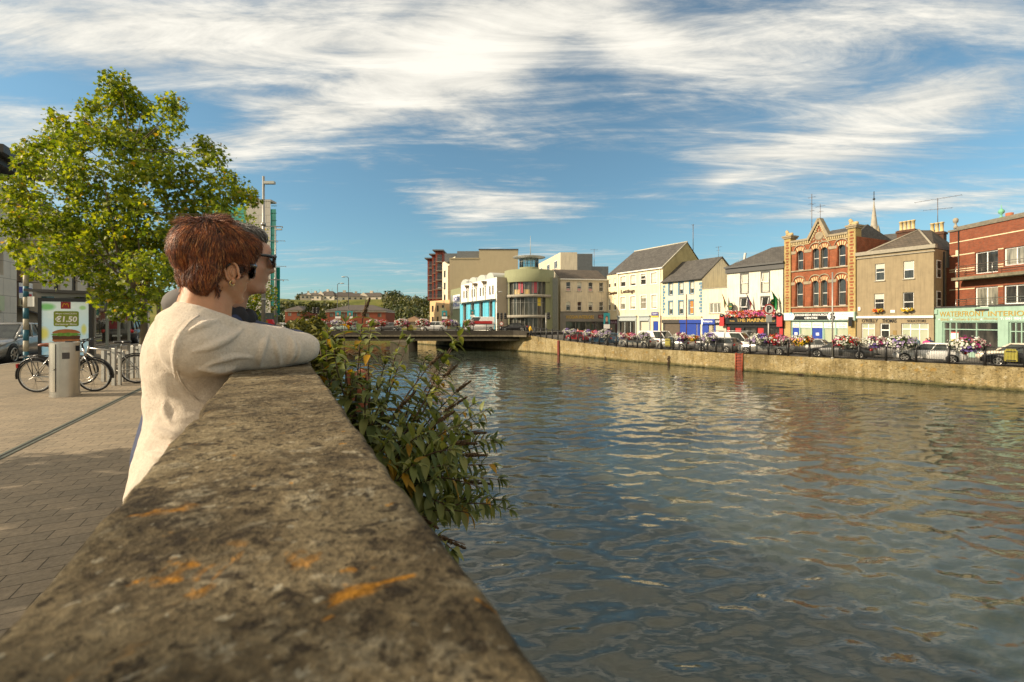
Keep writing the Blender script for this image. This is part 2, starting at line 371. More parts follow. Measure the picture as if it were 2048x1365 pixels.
# ------------------------------------------------------------------ the near bank
SD, TD, WO = Vector((-.4562,.8899)), Vector((-.8899,-.4562)), Vector((.011,.177))
PTOP = HC-.14
def NB(s, t, z=0.0): q = WO+SD*s+TD*t; return Vector((q.x, q.y, z))
def strip(name, mat, s0, s1, t0, t1, z, kind='structure'):
    q = MB(); q.quad(NB(s0,t1,z), NB(s0,t0,z), NB(s1,t0,z), NB(s1,t1,z)); return q.build(name, mat, kind=kind)
def paving():
    m, t, b, N = nodes('block paving'); L = t.links.new
    co = N('ShaderNodeTexCoord').outputs['Object']; mp = N('ShaderNodeMapping'); mp.inputs['Rotation'].default_value = (0,0,-math.atan2(-TD.y,-TD.x)); L(co, mp.inputs[0])
    wob = N('ShaderNodeMixRGB'); wob.blend_type = 'ADD'; wob.inputs[0].default_value = .012; L(mp.outputs[0], wob.inputs[1]); L(tnoise(t, mp.outputs[0], 2.1, 2), wob.inputs[2])
    br = N('ShaderNodeTexBrick'); L(wob.outputs[0], br.inputs['Vector'])
    for k, v in (('Scale', 1), ('Brick Width', .245), ('Row Height', .155), ('Mortar Size', .0035), ('Mortar Smooth', .35), ('Bias', 0)): br.inputs[k].default_value = v
    br.inputs['Color1'].default_value = (.29,.235,.165,1); br.inputs['Color2'].default_value = (.235,.195,.14,1); br.inputs['Mortar'].default_value = (.055,.045,.032,1)
    c = mixc(t, 1, br.outputs[0], ramp(t, tnoise(t, co, .55, 6, .65), [(.3, (.74,)*3), (.7, (1.15,1.13,1.08))]), 'MULTIPLY')
    c = mixc(t, 1, c, ramp(t, tnoise(t, co, 26, 4, .7), [(.3, (.72,)*3), (.7, (1.15,)*3)]), 'MULTIPLY')
    sp = ramp(t, tnoise(t, co, 9, 2, .5), [(.70, (1,1,1)), (.78, (.55,.53,.5))]); c = mixc(t, .6, c, sp, 'MULTIPLY')
    L(c, b.inputs['Base Color']); b.inputs['Roughness'].default_value = .8; b.inputs['Specular IOR Level'].default_value = .3
    h = math_(t, 'ADD', math_(t, 'MULTIPLY', br.outputs[1], -1.0), math_(t, 'MULTIPLY', tnoise(t, co, 60, 5, .7), .5)); bumpn(t, b, h, .5, .012); return m
strip('pavement', paving(), -30, 77, .05, 8.2, 0)
asphalt = M('asphalt', (.075,.07,.062), .85, .25, .8, .3, 90)
strip('road', asphalt, -30, 140, 8.3, 12.6, -.11)
kerbm = M('granite kerb', (.30,.28,.24), .7, .2, 6, .2, 60)
q = MB()
for k in range(-30, 77): q.obox(NB(k+.5, 8.25, -.06), Vector((*(SD*.496),0)), Vector((*(TD*.075),0)), Vector((0,0,.066)))
q.build('kerb', kerbm, kind='structure')
strip('footpath', M('concrete slabs', (.26,.24,.2), .85, .2, 1.5, .2, 40), -30, 140, 12.6, 160, 0)
# slot drain let into the paving
q = MB()
for t0, t1, zz in ((0,.03,.007),(.065,.095,.007),(.03,.065,.004)):
    q.quad(NB(-6,2.64+t1,zz), NB(-6,2.64+t0,zz), NB(40,2.64+t0,zz), NB(40,2.64+t1,zz), 0 if zz > .005 else 1)
q.build('slot_drain', [M('drain steel', (.10,.11,.085), .5, .3, 9), M('drain slot', (.012,.012,.01), .9, 0)], label='narrow dark slot drain running along the block paving', cat='drain')

def stone_parapet():
    m, t, b, N = nodes('lichened concrete'); L = t.links.new; co = N('ShaderNodeTexCoord').outputs['Object']
    n1 = tnoise(t, co, 7, 9, .72, .5); n2 = tnoise(t, co, 34, 7, .72, .3); n3 = tnoise(t, co, 150, 4, .7); n4 = tnoise(t, co, 3.4, 5, .62, .7); n5 = tnoise(t, co, 24, 6, .68, .6)
    def spots(scale, lo, hi):                                    # round lichen rosettes of uneven size
        v = N('ShaderNodeTexVoronoi'); v.inputs['Scale'].default_value = scale; v.inputs['Randomness'].default_value = 1; wv = N('ShaderNodeMixRGB'); wv.blend_type = 'ADD'; wv.inputs[0].default_value = .03; L(co, wv.inputs[1]); L(tnoise(t, co, 40, 4, .7), wv.inputs[2]); L(wv.outputs[0], v.inputs['Vector'])
        sz = math_(t, 'MULTIPLY', _sep(t, v.outputs['Color']), hi); return math_(t, 'LESS_THAN', v.outputs['Distance'], math_(t, 'SUBTRACT', sz, lo))
    c = ramp(t, n1, [(.36, (.054,.040,.021)), (.46, (.122,.092,.050)), (.55, (.198,.154,.087)), (.66, (.29,.235,.138))])
    c = mixc(t, ramp(t, n2, [(.55, (0,0,0)), (.66, (.75,)*3)]), c, (.29,.245,.16))
    c = mixc(t, ramp(t, tnoise(t, co, 70, 6, .72, .3), [(.41, (.85,)*3), (.47, (0,0,0))]), c, (.03,.021,.012))
    w = math_(t, 'MULTIPLY', ramp(t, n5, [(.57, (0,0,0)), (.63, (1,1,1))]), ramp(t, n4, [(.46, (0,0,0)), (.60, (1,1,1))]))
    c = mixc(t, math_(t, 'MULTIPLY', w, .8), c, (.34,.30,.21))
    c = mixc(t, math_(t, 'MULTIPLY', spots(75, .30, .58), ramp(t, n2, [(.4, (.25,)*3), (.6, (.9,)*3)])), c, (.36,.325,.235))
    o = math_(t, 'MULTIPLY', ramp(t, tnoise(t, co, 15, 5, .68, .9), [(.612, (0,0,0)), (.655, (1,1,1))]), ramp(t, tnoise(t, co, 4.4, 3), [(.49, (0,0,0)), (.57, (1,1,1))]))
    c = mixc(t, math_(t, 'MULTIPLY', o, .9), c, (.40,.175,.014))
    c = mixc(t, math_(t, 'MULTIPLY', spots(40, .42, .58), .8), c, (.36,.17,.02))
    c = mixc(t, 1, c, ramp(t, n3, [(.3, (.42,)*3), (.7, (1.5,)*3)]), 'MULTIPLY')
    L(c, b.inputs['Base Color']); b.inputs['Roughness'].default_value = .92; b.inputs['Specular IOR Level'].default_value = .2
    h = math_(t, 'ADD', math_(t, 'MULTIPLY', n2, .8), math_(t, 'ADD', math_(t, 'MULTIPLY', n3, .5), n1)); bumpn(t, b, h, 1.0, .016); return m
def _sep(t, c): s = t.nodes.new('ShaderNodeSeparateColor'); t.links.new(c, s.inputs[0]); return s.outputs[0]
def parapet():
    W, T0_ = .212, -.006; ss = []; s = -4.0
    while s < 80: ss.append(s); s += .012 if -.2 < s < 1.9 else (.12 if s < 4 else 2.5)
    prof = [(0,-.35-.93)] ; r = .011
    prof = [(0.0, -1.28), (0.0, -.30), (0.0, -.12), (0,-.05)]
    for k in range(6): w = math.pi/2*k/5; prof.append((r-r*math.cos(w), -r+r*math.sin(w)))
    for k in range(1, 12): prof.append((lerp(r, W-r, k/12), 0))
    for k in range(6): w = math.pi/2*k/5; prof.append((W-r+r*math.sin(w), -r+r*math.cos(w)))
    prof += [(W,-.05), (W,-.12), (W,-.30), (W,-1.28)]
    n = len(prof); vs, fs = [], []
    for s in ss:
        for t, z in prof:
            p = NB(s, t+T0_, PTOP+z); k = noise.noise(p*7)*.003+noise.noise(p*23)*.0022+noise.noise(p*60)*.0012
            e = max(0, noise.noise(p*11+Vector((5,1,2)))-.25)*.02 if z > -.05 and (t < .03 or t > W-.03) else 0
            c = NB(s, W/2+T0_, PTOP-.06); dv = (p-c); dv.normalize(); vs.append(p+dv*(k-e) if z > -1 else p)
    for i in range(len(ss)-1):
        for j in range(n-1): fs.append((i*n+j, (i+1)*n+j, (i+1)*n+j+1, i*n+j+1))
    q = MB(); q.add(vs, fs, 0, True); return q
pw = thing('parapet_wall', 'weathered concrete parapet with orange and grey lichen, running along the near bank', 'wall', NB(0,.1,0))
o = parapet().build('coping', stone_parapet(), pw); o.matrix_parent_inverse = Matrix.Translation(-NB(0,.1,0))
# ------------------------------------------------------------------ quay stone shared by both banks
def quaystone(name='quay stone'):
    m, t, b, N = nodes(name); L = t.links.new; g = N('ShaderNodeNewGeometry').outputs['Position']; s = N('ShaderNodeSeparateXYZ'); L(g, s.inputs[0])
    n1, n2, n3 = tnoise(t, g, .55, 7, .66, .3), tnoise(t, g, 3.2, 6, .65), tnoise(t, g, 9, 5, .7)
    c = ramp(t, n1, [(.30, (.20,.155,.075)), (.50, (.33,.265,.14)), (.70, (.42,.36,.22))])
    c = mixc(t, ramp(t, n2, [(.55, (0,0,0)), (.70, (1,1,1))]), c, (.50,.45,.33))
    c = mixc(t, ramp(t, tnoise(t, g, 1.7, 4, .6), [(.60, (0,0,0)), (.72, (.8,)*3)]), c, (.42,.25,.05))
    c = mixc(t, ramp(t, n3, [(.34, (.9,)*3), (.46, (0,0,0))]), c, (.07,.055,.03))
    c = mixc(t, 1, c, ramp(t, tnoise(t, g, .13, 5, .65, .5), [(.35, (.68,.66,.6)), (.65, (1.15,1.12,1.05))]), 'MULTIPLY')
    st = ramp(t, tnoise(t, g, 1.1, 5, .6, stretch=(2.5,2.5,.18)), [(.45, (1,1,1)), (.72, (.55,.55,.5))]); c = mixc(t, .8, c, st, 'MULTIPLY')
    zz = math_(t, 'SUBTRACT', math_(t, 'ADD', s.outputs[2], math_(t, 'MULTIPLY', n2, .35)), WATER)
    c = mixc(t, ramp(t, zz, [(.30, (.85,)*3), (.46, (0,0,0))]), c, (.075,.072,.028))
    c = mixc(t, ramp(t, zz, [(.16, (1,1,1)), (.26, (0,0,0))]), c, (.022,.022,.012))
    L(c, b.inputs['Base Color']); b.inputs['Roughness'].default_value = .9; b.inputs['Specular IOR Level'].default_value = .2
    bumpn(t, b, math_(t, 'ADD', n2, math_(t, 'MULTIPLY', n3, .6)), .9, .12); return m
qst = quaystone()
q = MB()
q.quad(NB(-30,.012,WATER-1), NB(80,.012,WATER-1), NB(80,.012,.02), NB(-30,.012,.02)); q.quad(NB(-30,.012,.02), NB(80,.012,.02), NB(80,.19,.02), NB(-30,.19,.02))
q.build('quay_wall', qst, label='near quay wall dropping to the water below the parapet', cat='wall')
# ------------------------------------------------------------------ water
def watermat():
    m, t, b, N = nodes('river water'); L = t.links.new; g = N('ShaderNodeNewGeometry').outputs['Position']
    def w(scale, rot, st, det, rough=.5, dist=.3):
        mp = N('ShaderNodeMapping'); mp.inputs['Rotation'].default_value = (0,0,rad(rot)); mp.inputs['Scale'].default_value = st; L(g, mp.inputs[0]); return tnoise(t, mp.outputs[0], scale, det, rough, dist)
    d = w(7.0, 12, (.6,1.4,1), 2, .5, .5); bumpn(t, b, d, 1.0, .005)
    b.inputs['Base Color'].default_value = (.042,.052,.038,1); b.subsurface_method = 'BURLEY'; b.inputs['Subsurface Weight'].default_value = 1; b.inputs['Subsurface Radius'].default_value = (1,1,1); b.inputs['Subsurface Scale'].default_value = 1.6; b.inputs['Roughness'].default_value = .008; b.inputs['IOR'].default_value = 1.5; b.inputs['Specular IOR Level'].default_value = .6
    return m
def river():
    import numpy as np
    R = np.random.RandomState(6); ys = 3.4*1.0086**np.arange(462); ys = ys[ys < 175]; us = np.linspace(-.78, 1.5, 840); U, Yg = np.meshgrid(us, ys); X = U*Yg; Z = np.zeros_like(X)
    for k in range(46):                                          # wind ripples: many small wave trains running towards this bank
        lam = .22*(1.9/.22)**(k/45); th = rad(82)+R.normal(0, .55)+(.5 if k % 5 == 0 else 0); sl_ = .0300*(1.15 if .35 < lam < 1.1 else .8); A = sl_*lam/(2*math.pi); kk = 2*math.pi/lam
        ph = kk*(X*math.cos(th)+Yg*math.sin(th))+R.uniform(0, 6.28); g = .75+.45*np.sin(X*.11*R.uniform(.5,1.5)+R.uniform(0,6))*np.sin(Yg*.13*R.uniform(.5,1.5)+R.uniform(0,6)); Z += A*g*(np.sin(ph)+.18*np.cos(2*ph))
    ny, nx = X.shape; co = np.stack([X, Yg, WATER+Z], -1).reshape(-1, 3).astype('f4'); i = (np.arange(ny-1)[:,None]*nx+np.arange(nx-1)[None,:]).ravel(); f = np.stack([i, i+1, i+nx+1, i+nx], -1).astype('i4')
    ex = np.array([(-160,-40,WATER-.05),(110,-40,WATER-.05),(110,175,WATER-.05),(-160,175,WATER-.05)], 'f4'); n0 = len(co); co = np.vstack([co, ex]); f = np.vstack([f, np.array([[n0,n0+1,n0+2,n0+3]], 'i4')])
    me = bpy.data.meshes.new('river'); me.vertices.add(len(co)); me.vertices.foreach_set('co', co.ravel()); me.loops.add(f.size); me.loops.foreach_set('vertex_index', f.ravel()); me.polygons.add(len(f)); me.polygons.foreach_set('loop_start', np.arange(0, f.size, 4, dtype='i4')); me.polygons.foreach_set('use_smooth', np.ones(len(f), bool)); me.update(calc_edges=True); me.validate()
    me.materials.append(watermat()); link('river_water', me, kind='structure')
river()
# ------------------------------------------------------------------ the far quay
QP = [(3000,860),(2400,812.5),(2048,784),(1850,769),(1650,754),(1440,738.5),(1240,721.6),(1117,709.5),(1055,704)]
QZ = [-3.05]*7+[-2.62,-2.08]
Q = [Vector((*V2(px, F*(HC-WATER)/(y-HY)), HC+z)) for (px, y), z in zip(QP, QZ)]
Q[0] = Q[2]+(Q[1]-Q[2])*1.6 if False else Q[0]
def quay(px, off=0.0):
    """Point on the far quay edge in the column px (set back by off), the direction upstream (away), and the inward normal."""
    k = 0
    while k < len(QP)-2 and px < QP[k+1][0]: k += 1
    A, B = Q[k], Q[k+1]; d = Vector((B.x-A.x, B.y-A.y)); n = Vector((d.y, -d.x)).normalized(); A2 = Vector((A.x, A.y))+n*off; a = (px-CX)/F
    u = (a*A2.y-A2.x)/(d.x-a*d.y); p = A2+d*u; z = lerp(A.z, B.z, min(1, max(0, u))); return Vector((p.x, p.y, z)), d.normalized(), n
NF = Vector((.74,.67))
q, w_, k_ = MB(), MB(), MB()
for A, B in zip(Q[:-1], Q[1:]):
    a2, b2 = A+Vector((*(NF*50),0)), B+Vector((*(NF*50),0)); q.quad(A, a2, b2, B)
    for z0, z1, o0, o1 in ((WATER-1, .02, 0, 0),):
        w_.quad((B.x,B.y,z0), (A.x,A.y,z0), (A.x,A.y,A.z+z1), (B.x,B.y,B.z+z1))
    n = Vector((*(NF*.45),0)); up = Vector((0,0,.02)); w_.quad(A+up, A+n+up, B+n+up, B+up)
    n3 = Vector((*(NF*.46),0)); w_.quad(A+n+up, A+n, B+n, B+n+up)
q.build('street', M('street asphalt', (.12,.11,.095), .85, .2, .5, .2, 60), kind='structure')
E0 = [Q[-1], Vector((-4,76,0)), Vector((-20,95,0)), Vector((-29,140,0))]
for A, B in zip(E0[:-1], E0[1:]):
    w_.quad((B.x,B.y,WATER-1), (A.x,A.y,WATER-1), (A.x,A.y,DECK-.02), (B.x,B.y,DECK-.02))
w_.build('quay_wall', qst, label='mottled yellow stone quay wall along the far bank with a dark tide line', cat='wall')
q = MB(); q.poly([(2.4,69.8,DECK-.02),(37,101,DECK-.02),(60,200,DECK-.02),(-29,200,DECK-.02),(-29,140,DECK-.02),(-20,95,DECK-.02),(-4,76,DECK-.02)]); q.build('far_bank_ground', M('yard tarmac', (.13,.12,.10), .9, .2, .5), kind='structure')
# ------------------------------------------------------------------ hill beyond the town
def hillh(X, Y):
    a = (X/Y)*F+CX                                       # bearing of a place on the ground, used to shape the ridge
    t = min(1, max(0, (Y-195)/105)); t = t*t*(3-2*t); top = 16.2
    if a > 790: top -= min(9, (a-790)*.075)
    if a < 600: top += min(6, (600-a)*.02)
    return DECK-.1+t*top+noise.noise(Vector((X*.02,Y*.02,0)))*.8*t+max(0, Y-330)*.004
q = MB(); xs = [-900,-500]+[-330+8*k for k in range(58)]+[200,400,900]; ys = [131,136,150,170,185]+[195+7*k for k in range(22)]+[380,450,600,1000,3000]
vs = [(x,y,hillh(x,y) if y > 135 else WATER-.6) for y in ys for x in xs]; n = len(xs)
q.add(vs, [(j*n+i, j*n+i+1, (j+1)*n+i+1, (j+1)*n+i) for j in range(len(ys)-1) for i in range(n-1)], 0, True)
def grassm():
    m, t, b, N = nodes('hill grass'); L = t.links.new; co = N('ShaderNodeTexCoord').outputs['Object']
    c = ramp(t, tnoise(t, co, .07, 6, .65), [(.3, (.06,.075,.018)), (.5, (.13,.135,.03)), (.7, (.20,.17,.05))])
    L(mixc(t, 1, c, ramp(t, tnoise(t, co, .8, 4, .7), [(.3, (.7,)*3), (.7, (1.2,)*3)]), 'MULTIPLY'), b.inputs['Base Color']); b.inputs['Roughness'].default_value = .95; b.inputs['Specular IOR Level'].default_value = .1; return m
q.build('hill', grassm(), kind='structure')
# crops of the photograph in which the fronts were measured
K5, K6, K7, K8 = crop(840,440,.1905), crop(1090,460,.1905), crop(1420,380,.2638), crop(1700,380,.3077)
k1, k2, k3, k4, k5, k6 = crop(1840,420,.1465), crop(1840,600,.1465), crop(1640,600,.14655), crop(1440,570,.14655), crop(1240,570,.14655), crop(1040,560,.14655)
T0 = lambda x, y: (x, y)
white = M('white paint', (.78,.76,.70), .5, .06, 2); upvc = M('white window frame', (.80,.79,.75), .4, .04, 2); grime = M('sill stone', (.30,.27,.21), .85, .2, 5, .1)
gl_a = glassmat('dark window glass', (.018,.02,.022), .04, (.05,.05,.045)); gl_b = glassmat('curtained window glass', (.10,.10,.085), .06, (.32,.30,.24), 1.4)
gl_c = glassmat('shop glass', (.02,.022,.022), .03, (.07,.065,.055), .8); gl_g = glassmat('pale green blind glass', (.36,.40,.28), .12, (.42,.44,.33), .5)
blindm = M('cream blind', (.62,.58,.46), .8, .08, 4); curtain = M('pale curtain', (.55,.54,.44), .9, .15, 5, aniso=(4,4,.3))
slate = brickmat('roof slate', (.115,.108,.098), (.085,.08,.075), (.05,.047,.043), .32, .2, .012, .3, .3)
slate2 = brickmat('brown roof tile', (.13,.105,.08), (.10,.085,.068), (.06,.05,.04), .3, .25, .014, .3, .35)
lead = M('grey metal', (.16,.17,.175), .45, .12, 2, metal=.3); dark = M('black iron', (.014,.014,.015), .45, .2, 8); gutter = M('dark gutter', (.05,.048,.046), .5, .15, 3)
steel = M('brushed steel', (.52,.50,.46), .32, .10, 5, metal=.9); galv = M('galvanised pole', (.34,.33,.30), .45, .12, 4, metal=.6)
pot = M('chimney pot clay', (.52,.41,.20), .8, .2, 6)
gold = M('gilt letters', (.52,.34,.07), .4, .1, 5, metal=.3); blackp = M('black shop paint', (.012,.012,.013), .3, .2, 3); whitel = M('white letters', (.82,.82,.80), .5, 0)
redp = M('red paint', (.42,.02,.02), .4, .1, 3); bluep = M('blue paint', (.012,.045,.30), .4, .1, 2); tealp = M('sea green paint', (.30,.44,.35), .5, .10, 1.5, streak=.25)
antm = M('antenna metal', (.16,.13,.12), .5, .1, 5, metal=.5)
def mast(parent, base, h, arms=(), r=.02, name='antenna', mat=None, label=None, cat=None):
    q = MB(); b = Vector(base); q.tube([b, b+Vector((0,0,h))], r, 6)
    for z, l, ang, n in arms:
        d = Vector((math.cos(ang), math.sin(ang), 0)); p = b+Vector((0,0,z)); q.tube([p-d*l/2, p+d*l/2], r*.6, 5); e = Vector((-d.y, d.x, 0))
        for k in range(n): c = p+d*l*(k/(max(1, n-1))-.5); q.tube([c-e*.28, c+e*.28], r*.4, 4)
    return q.build(name, mat or antm, parent, label=label, cat=cat)

# ================================================================== brick apartments over the green shop (far right)
A, B = Vector((39.55,42.55)), Vector((39.3,29.0)); gf = Fac(A, B, STREET); W = gf.w
bk = brickmat('red facing brick', (.29,.072,.032), (.205,.052,.026), (.19,.13,.085), .22, .075, .008, .2, .3)
rb = gf.root('brick_apartment_building', 'red brick apartment building with pale string courses and balconies above the green shop front')
V = 2.3
xl, ztop = gf.pt(1899,467,V)[0], gf.pt(1990,449,V)[1]+.1
q = MB(); hol = []
wu1 = gf.rect(k1,750,565,1065,862,V); wu2 = gf.rect(k1,1145,508,1480,782,V); wl1 = gf.rect(k1,750,1052,1065,1330,V); wl2 = gf.rect(k1,1140,1020,1480,1300,V)
zt = wu1[3]; zb = wu1[1]
wu2 = (wu2[0], zb+.42, wu2[2], zt); wl2 = (wl2[0], wl2[1]+.1, wl2[2], wl1[3])
hol = [wu1, wu2, wl1, wl2]
wallholes(q, xl, W, 3.6, ztop, hol, V, .22, 0)
q.quad((xl,V+9,0), (xl,V,0), (xl,V,ztop), (xl,V+9,ztop)); q.quad((xl-1.4,V+.02,0), (xl,V+.02,0), (xl,V+.02,ztop-3.35), (xl-1.4,V+.02,ztop-3.35))
q.quad((xl,V,ztop), (W,V,ztop), (W,V+9,ztop), (xl,V+9,ztop))
q.build('wall', bk, rb)
strm = M('pale string course', (.66,.56,.36), .8, .1, 5)
def band(root, name, mat, x0, x1, z, h, y, d=.02): return panel(root, name, mat, x0, z-h/2, x1, z+h/2, y-d, y+.01)
for (zz, gaps) in ((gf.pt(1990,471,V)[1], None), (zt+.02, hol[:2]), (zb+.62, hol[:2]), (zb+.42, hol[:2]), (wl1[3]-.05, hol[2:])):
    cuts = [xl]+sorted([e for h in (gaps or []) for e in (h[0]-.02, h[2]+.02)])+[W]
    for k in range(0, len(cuts)-1, 2):
        if cuts[k+1] > cuts[k]: band(rb, 'string_course', strm, cuts[k], cuts[k+1], zz, .085, V)
q = MB(); q.box(xl-.08, V-.10, ztop+.002, W, V+.25, ztop+.18); q.box(xl+.6, V+.1, ztop+.18, W, V+.4, ztop+.42); q.build('coping', M('stained coping', (.17,.15,.115), .9, .35, 4), rb)
for r, m2, pn in ((wu1,1,gl_a),(wu2,1,gl_b),(wl1,1,gl_b),(wl2,1,gl_a)): window(rb, r, upvc, pn, V+.12, .09, False, m2, None)
window(rb, (wu1[2]+.0, 0,0,0), upvc, gl_a) if False else None
q = MB(); bz = wu1[1]-.35; q.prism([(xl+1.35,bz-.16),(W,bz-.16),(W,bz+.1),(xl+1.35,bz+.1)], V-1.1, V-.002); q.build('balcony_slab', M('mossy concrete', (.17,.15,.10), .95, .5, 3, .4, 30), rb)
def railing(root, x0, x1, z0, y, n):
    q = MB(); q.tube([(x0,y+.95,z0+1.0),(x0,y,z0+1.0),(x1,y,z0+1.0)], .03, 6)
    for k in range(1, 5): q.tube([(x0,y+.95,z0+.2*k),(x0,y,z0+.2*k),(x1,y,z0+.2*k)], .014, 5)
    for k in range(n+1): x = lerp(x0, x1, k/n); q.tube([(x,y,z0),(x,y,z0+1.0)], .026, 6)
    q.build('balcony_railing', steel, root)
railing(rb, xl+1.7, W, bz+.1, V-1.0, 4)
railing(rb, xl+1.7, W, wl1[1]-.25, V-1.0, 4)
q = MB(); q.tube([(xl+.95,V-.05,3.9),(xl+.95,V-.05,ztop)], .05, 8); q.build('drainpipe', dark, rb)
for py in (507, 570): x, z = gf.pt(1916,py,V); panel(rb, 'wall_lamp', M('cream plastic', (.66,.60,.42), .5, .05), x-.12, z-.28, x+.12, z+.28, V-.12, V-.003)
q = MB(); x, z = gf.pt(1904,458,V); q.lathe([(.0,0),(.16,.0),(.16,.25),(.1,.3),(.07,.5),(.19,.62),(.22,.85),(.14,1.0),(0,1.05)], (xl+.3,V+.3,ztop+.3), 12); q.build('finial', grime, rb)
x = gf.pt(1991,440,V)[0]
q = MB(); q.lathe([(.16,0),(.17,.1),(.06,.18),(.05,.32),(.2,.48),(.22,.62),(.12,.78),(.03,.85),(.02,1.15),(0,1.16)], (x,V+.5,ztop+.4), 12); q.build('finial', M('verdigris', (.16,.42,.27), .7, .15), rb, label='green copper urn finial')
q = MB(); x = gf.pt(2007,446,V)[0]; q.lathe([(.24,0),(.26,.3),(.2,.32),(.2,.05)], (x,V+.5,ztop+.4), 12); q.build('chimney_pot', M('terracotta', (.40,.13,.06), .8, .15), rb)
# green shop front
q = MB(); gz = gf.pt(1960,614)[1]; s1 = gf.rect(k2,305,300,1062,900); s2 = gf.rect(k2,1205,300,1900,900); s1 = (s1[0],.45,s1[2],gf.pt(*k2(680,300))[1]); s2 = (s2[0],.1,s2[2],s1[3])
wallholes(q, 0, W, 0, gz, [s1,s2], 0, .35); q.quad((0,V+.01,0),(0,0,0),(0,0,gz),(0,V+.01,gz)); q.quad((0,0,gz),(W,0,gz),(W,V,gz),(0,V,gz)); shop = q.build('shop_front', tealp, rb)
panel(shop, 'capping', gutter, -.06, gz+.003, gf.pt(*k2(770,95))[0], gz+.12, -.08, .3); panel(shop, 'capping', gutter, gf.pt(*k2(940,95))[0], gz+.003, W, gz+.12, -.08, .3); panel(shop, 'capping', gutter, gf.pt(*k2(765,95))[0], gz-.32, gf.pt(*k2(942,95))[0], gz-.18, -.1, .3)
for s in (s1, s2):
    f = MB(); zt_ = lerp(s[1], s[3], .74); t = .09
    for x in (s[0], s[2]-t): f.box(x,.1,s[1],x+t,.24,s[3])
    f.box(s[0]+t,.1,s[3]-t,s[2]-t,.24,s[3]); f.box(s[0]+t,.1,zt_-.04,s[2]-t,.23,zt_+.04); f.box(s[0]+t,.1,s[1],s[2]-t,.24,s[1]+.1)
    for fr in (.13,.25,.62): x = lerp(s[0], s[2], fr); f.box(x-.04,.11,s[1]+.1,x+.04,.22,s[3]-t)
    w = f.build('shop_window', tealp, rb); p = MB(); p.quad((s[0],.2,s[1]),(s[2],.2,s[1]),(s[2],.2,s[3]),(s[0],.2,s[3])); p.build('pane', gl_c, w)
x0,z0,x1,z1 = gf.rect(k2,388,438,498,560); q = MB(); q.box(x0,.16,z0,x1,.18,z1,0); q.box(x0,.157,z1-.1,x1,.16,z1,1); q.box(x0,.157,z0,x1,.16,z0+.12,2); q.build('poster', [white, redp, M('yellow print', (.6,.45,.03), .6, 0)], rb)
q = MB()
for T_, b, z in (((272,155,885,228),'WATERFRONT',0),((935,150,1585,222),'INTERIORS',0)): r = gf.rect(k2,*T_); text(q, b, *r[:1], r[1], r[2], r[3], -.004, 0, .0, 0, .03)
for T_, b, z in (((285,250,402,285),'Blinds',1),((455,248,815,282),'Curtains & Poles',1),((872,243,1060,280),'Flooring',1)): r = gf.rect(k2,*T_); text(q, b, r[0], r[1], r[2], r[3], -.004, 0, .0)
r = gf.rect(k2,1098,238,1545,272); text(q, 'T: 041 984 4077', *r, -.004, 1, .01)
for xx in (262, 430, 840): x, z = gf.pt(*k2(xx,268)); q.box(x-.05,-.012,z-.05,x+.05,-.003,z+.05,1)
q.build('lettering', [gold, whitel], rb)
panel(rb, 'alarm_box', tealp, *[gf.rect(k2,203,135,247,195)[i] for i in (0,1,2,3)], -.1, -.003)

# ================================================================== grey rendered solicitors' house
A, B = Vector((36.35,48.0)), Vector((39.4,42.5)); of = Fac(A, B, STREET); W = of.w
ren = M('grey-brown render', (.285,.225,.135), .9, .14, 1.2, .15, 40, streak=.28)
ob = of.root('rendered_office_building', 'grey-brown rendered solicitors building with hipped slate roof and flower boxes on its sills')
H = of.pt(*K8(300,385))[1]
ws = [of.rect(K8,163,480,224,590), of.rect(K8,347,460,416,577), of.rect(K8,157,675,221,795), of.rect(K8,343,667,414,790)]
zc = of.pt(*K8(300,830))[1]; g1, g2, dr = of.rect(K8,75,868,160,1010), of.rect(K8,333,868,510,1010), of.rect(K8,195,868,258,1058); g1=(g1[0],.7,g1[2],g1[3]); g2=(g2[0],.7,g2[2],g2[3]); dr=(dr[0],.05,dr[2],dr[3])
for k in (0,2): ws[k+1] = (ws[k+1][0], ws[k][1], ws[k+1][2], ws[k][3])
q = MB(); wallholes(q, 0, W, 0, H, ws+[g1,g2,dr], 0, .2); shell(q, W, 7.5, H-.35, 0, 0, False); q.quad((0,.3,H),(0,.0,H),(W,.0,H),(W,.3,H)); q.quad((W,.3,H),(0,.3,H),(0,.3,H-.5),(W,.3,H-.5)); q.build('wall', ren, ob)
for k, w in enumerate(ws): window(ob, w, upvc, gl_a, .1, .06, True, 0, grime, blind=(.3+.2*(k%2), curtain) if k != 3 else None)
q = MB(); q.box(-.05,-.12,H-.62,W+.12,-.002,H-.52); q.prism([(-.08,H-.3),(W+.16,H-.3),(W+.16,H+.06),(-.08,H+.06)],-.2,.32); q.build('cornice', grime, ob)
q = MB(); rz = H-.3; px_, pz_ = of.pt(*K8(443,262), 3.6); ap = Vector((lerp(0,W,.62),3.7,pz_)); ap2 = ap+Vector((.6,1.2,0))
q.poly([(0,.2,rz),(W,.2,rz),ap]); q.poly([(W,.2,rz),(W,7.5,rz),ap2,ap]); q.poly([(W,7.5,rz),(0,7.5,rz),ap2]); q.poly([(0,7.5,rz),(0,.2,rz),ap,ap2])
rf = q.build('roof', slate2, ob)
q = MB(); q.tube([(W,.2,rz+.04),ap+Vector((0,0,.04))],.09,6); q.tube([(0,.2,rz+.04),ap+Vector((0,0,.04))],.09,6); q.build('ridge', grime, rf)
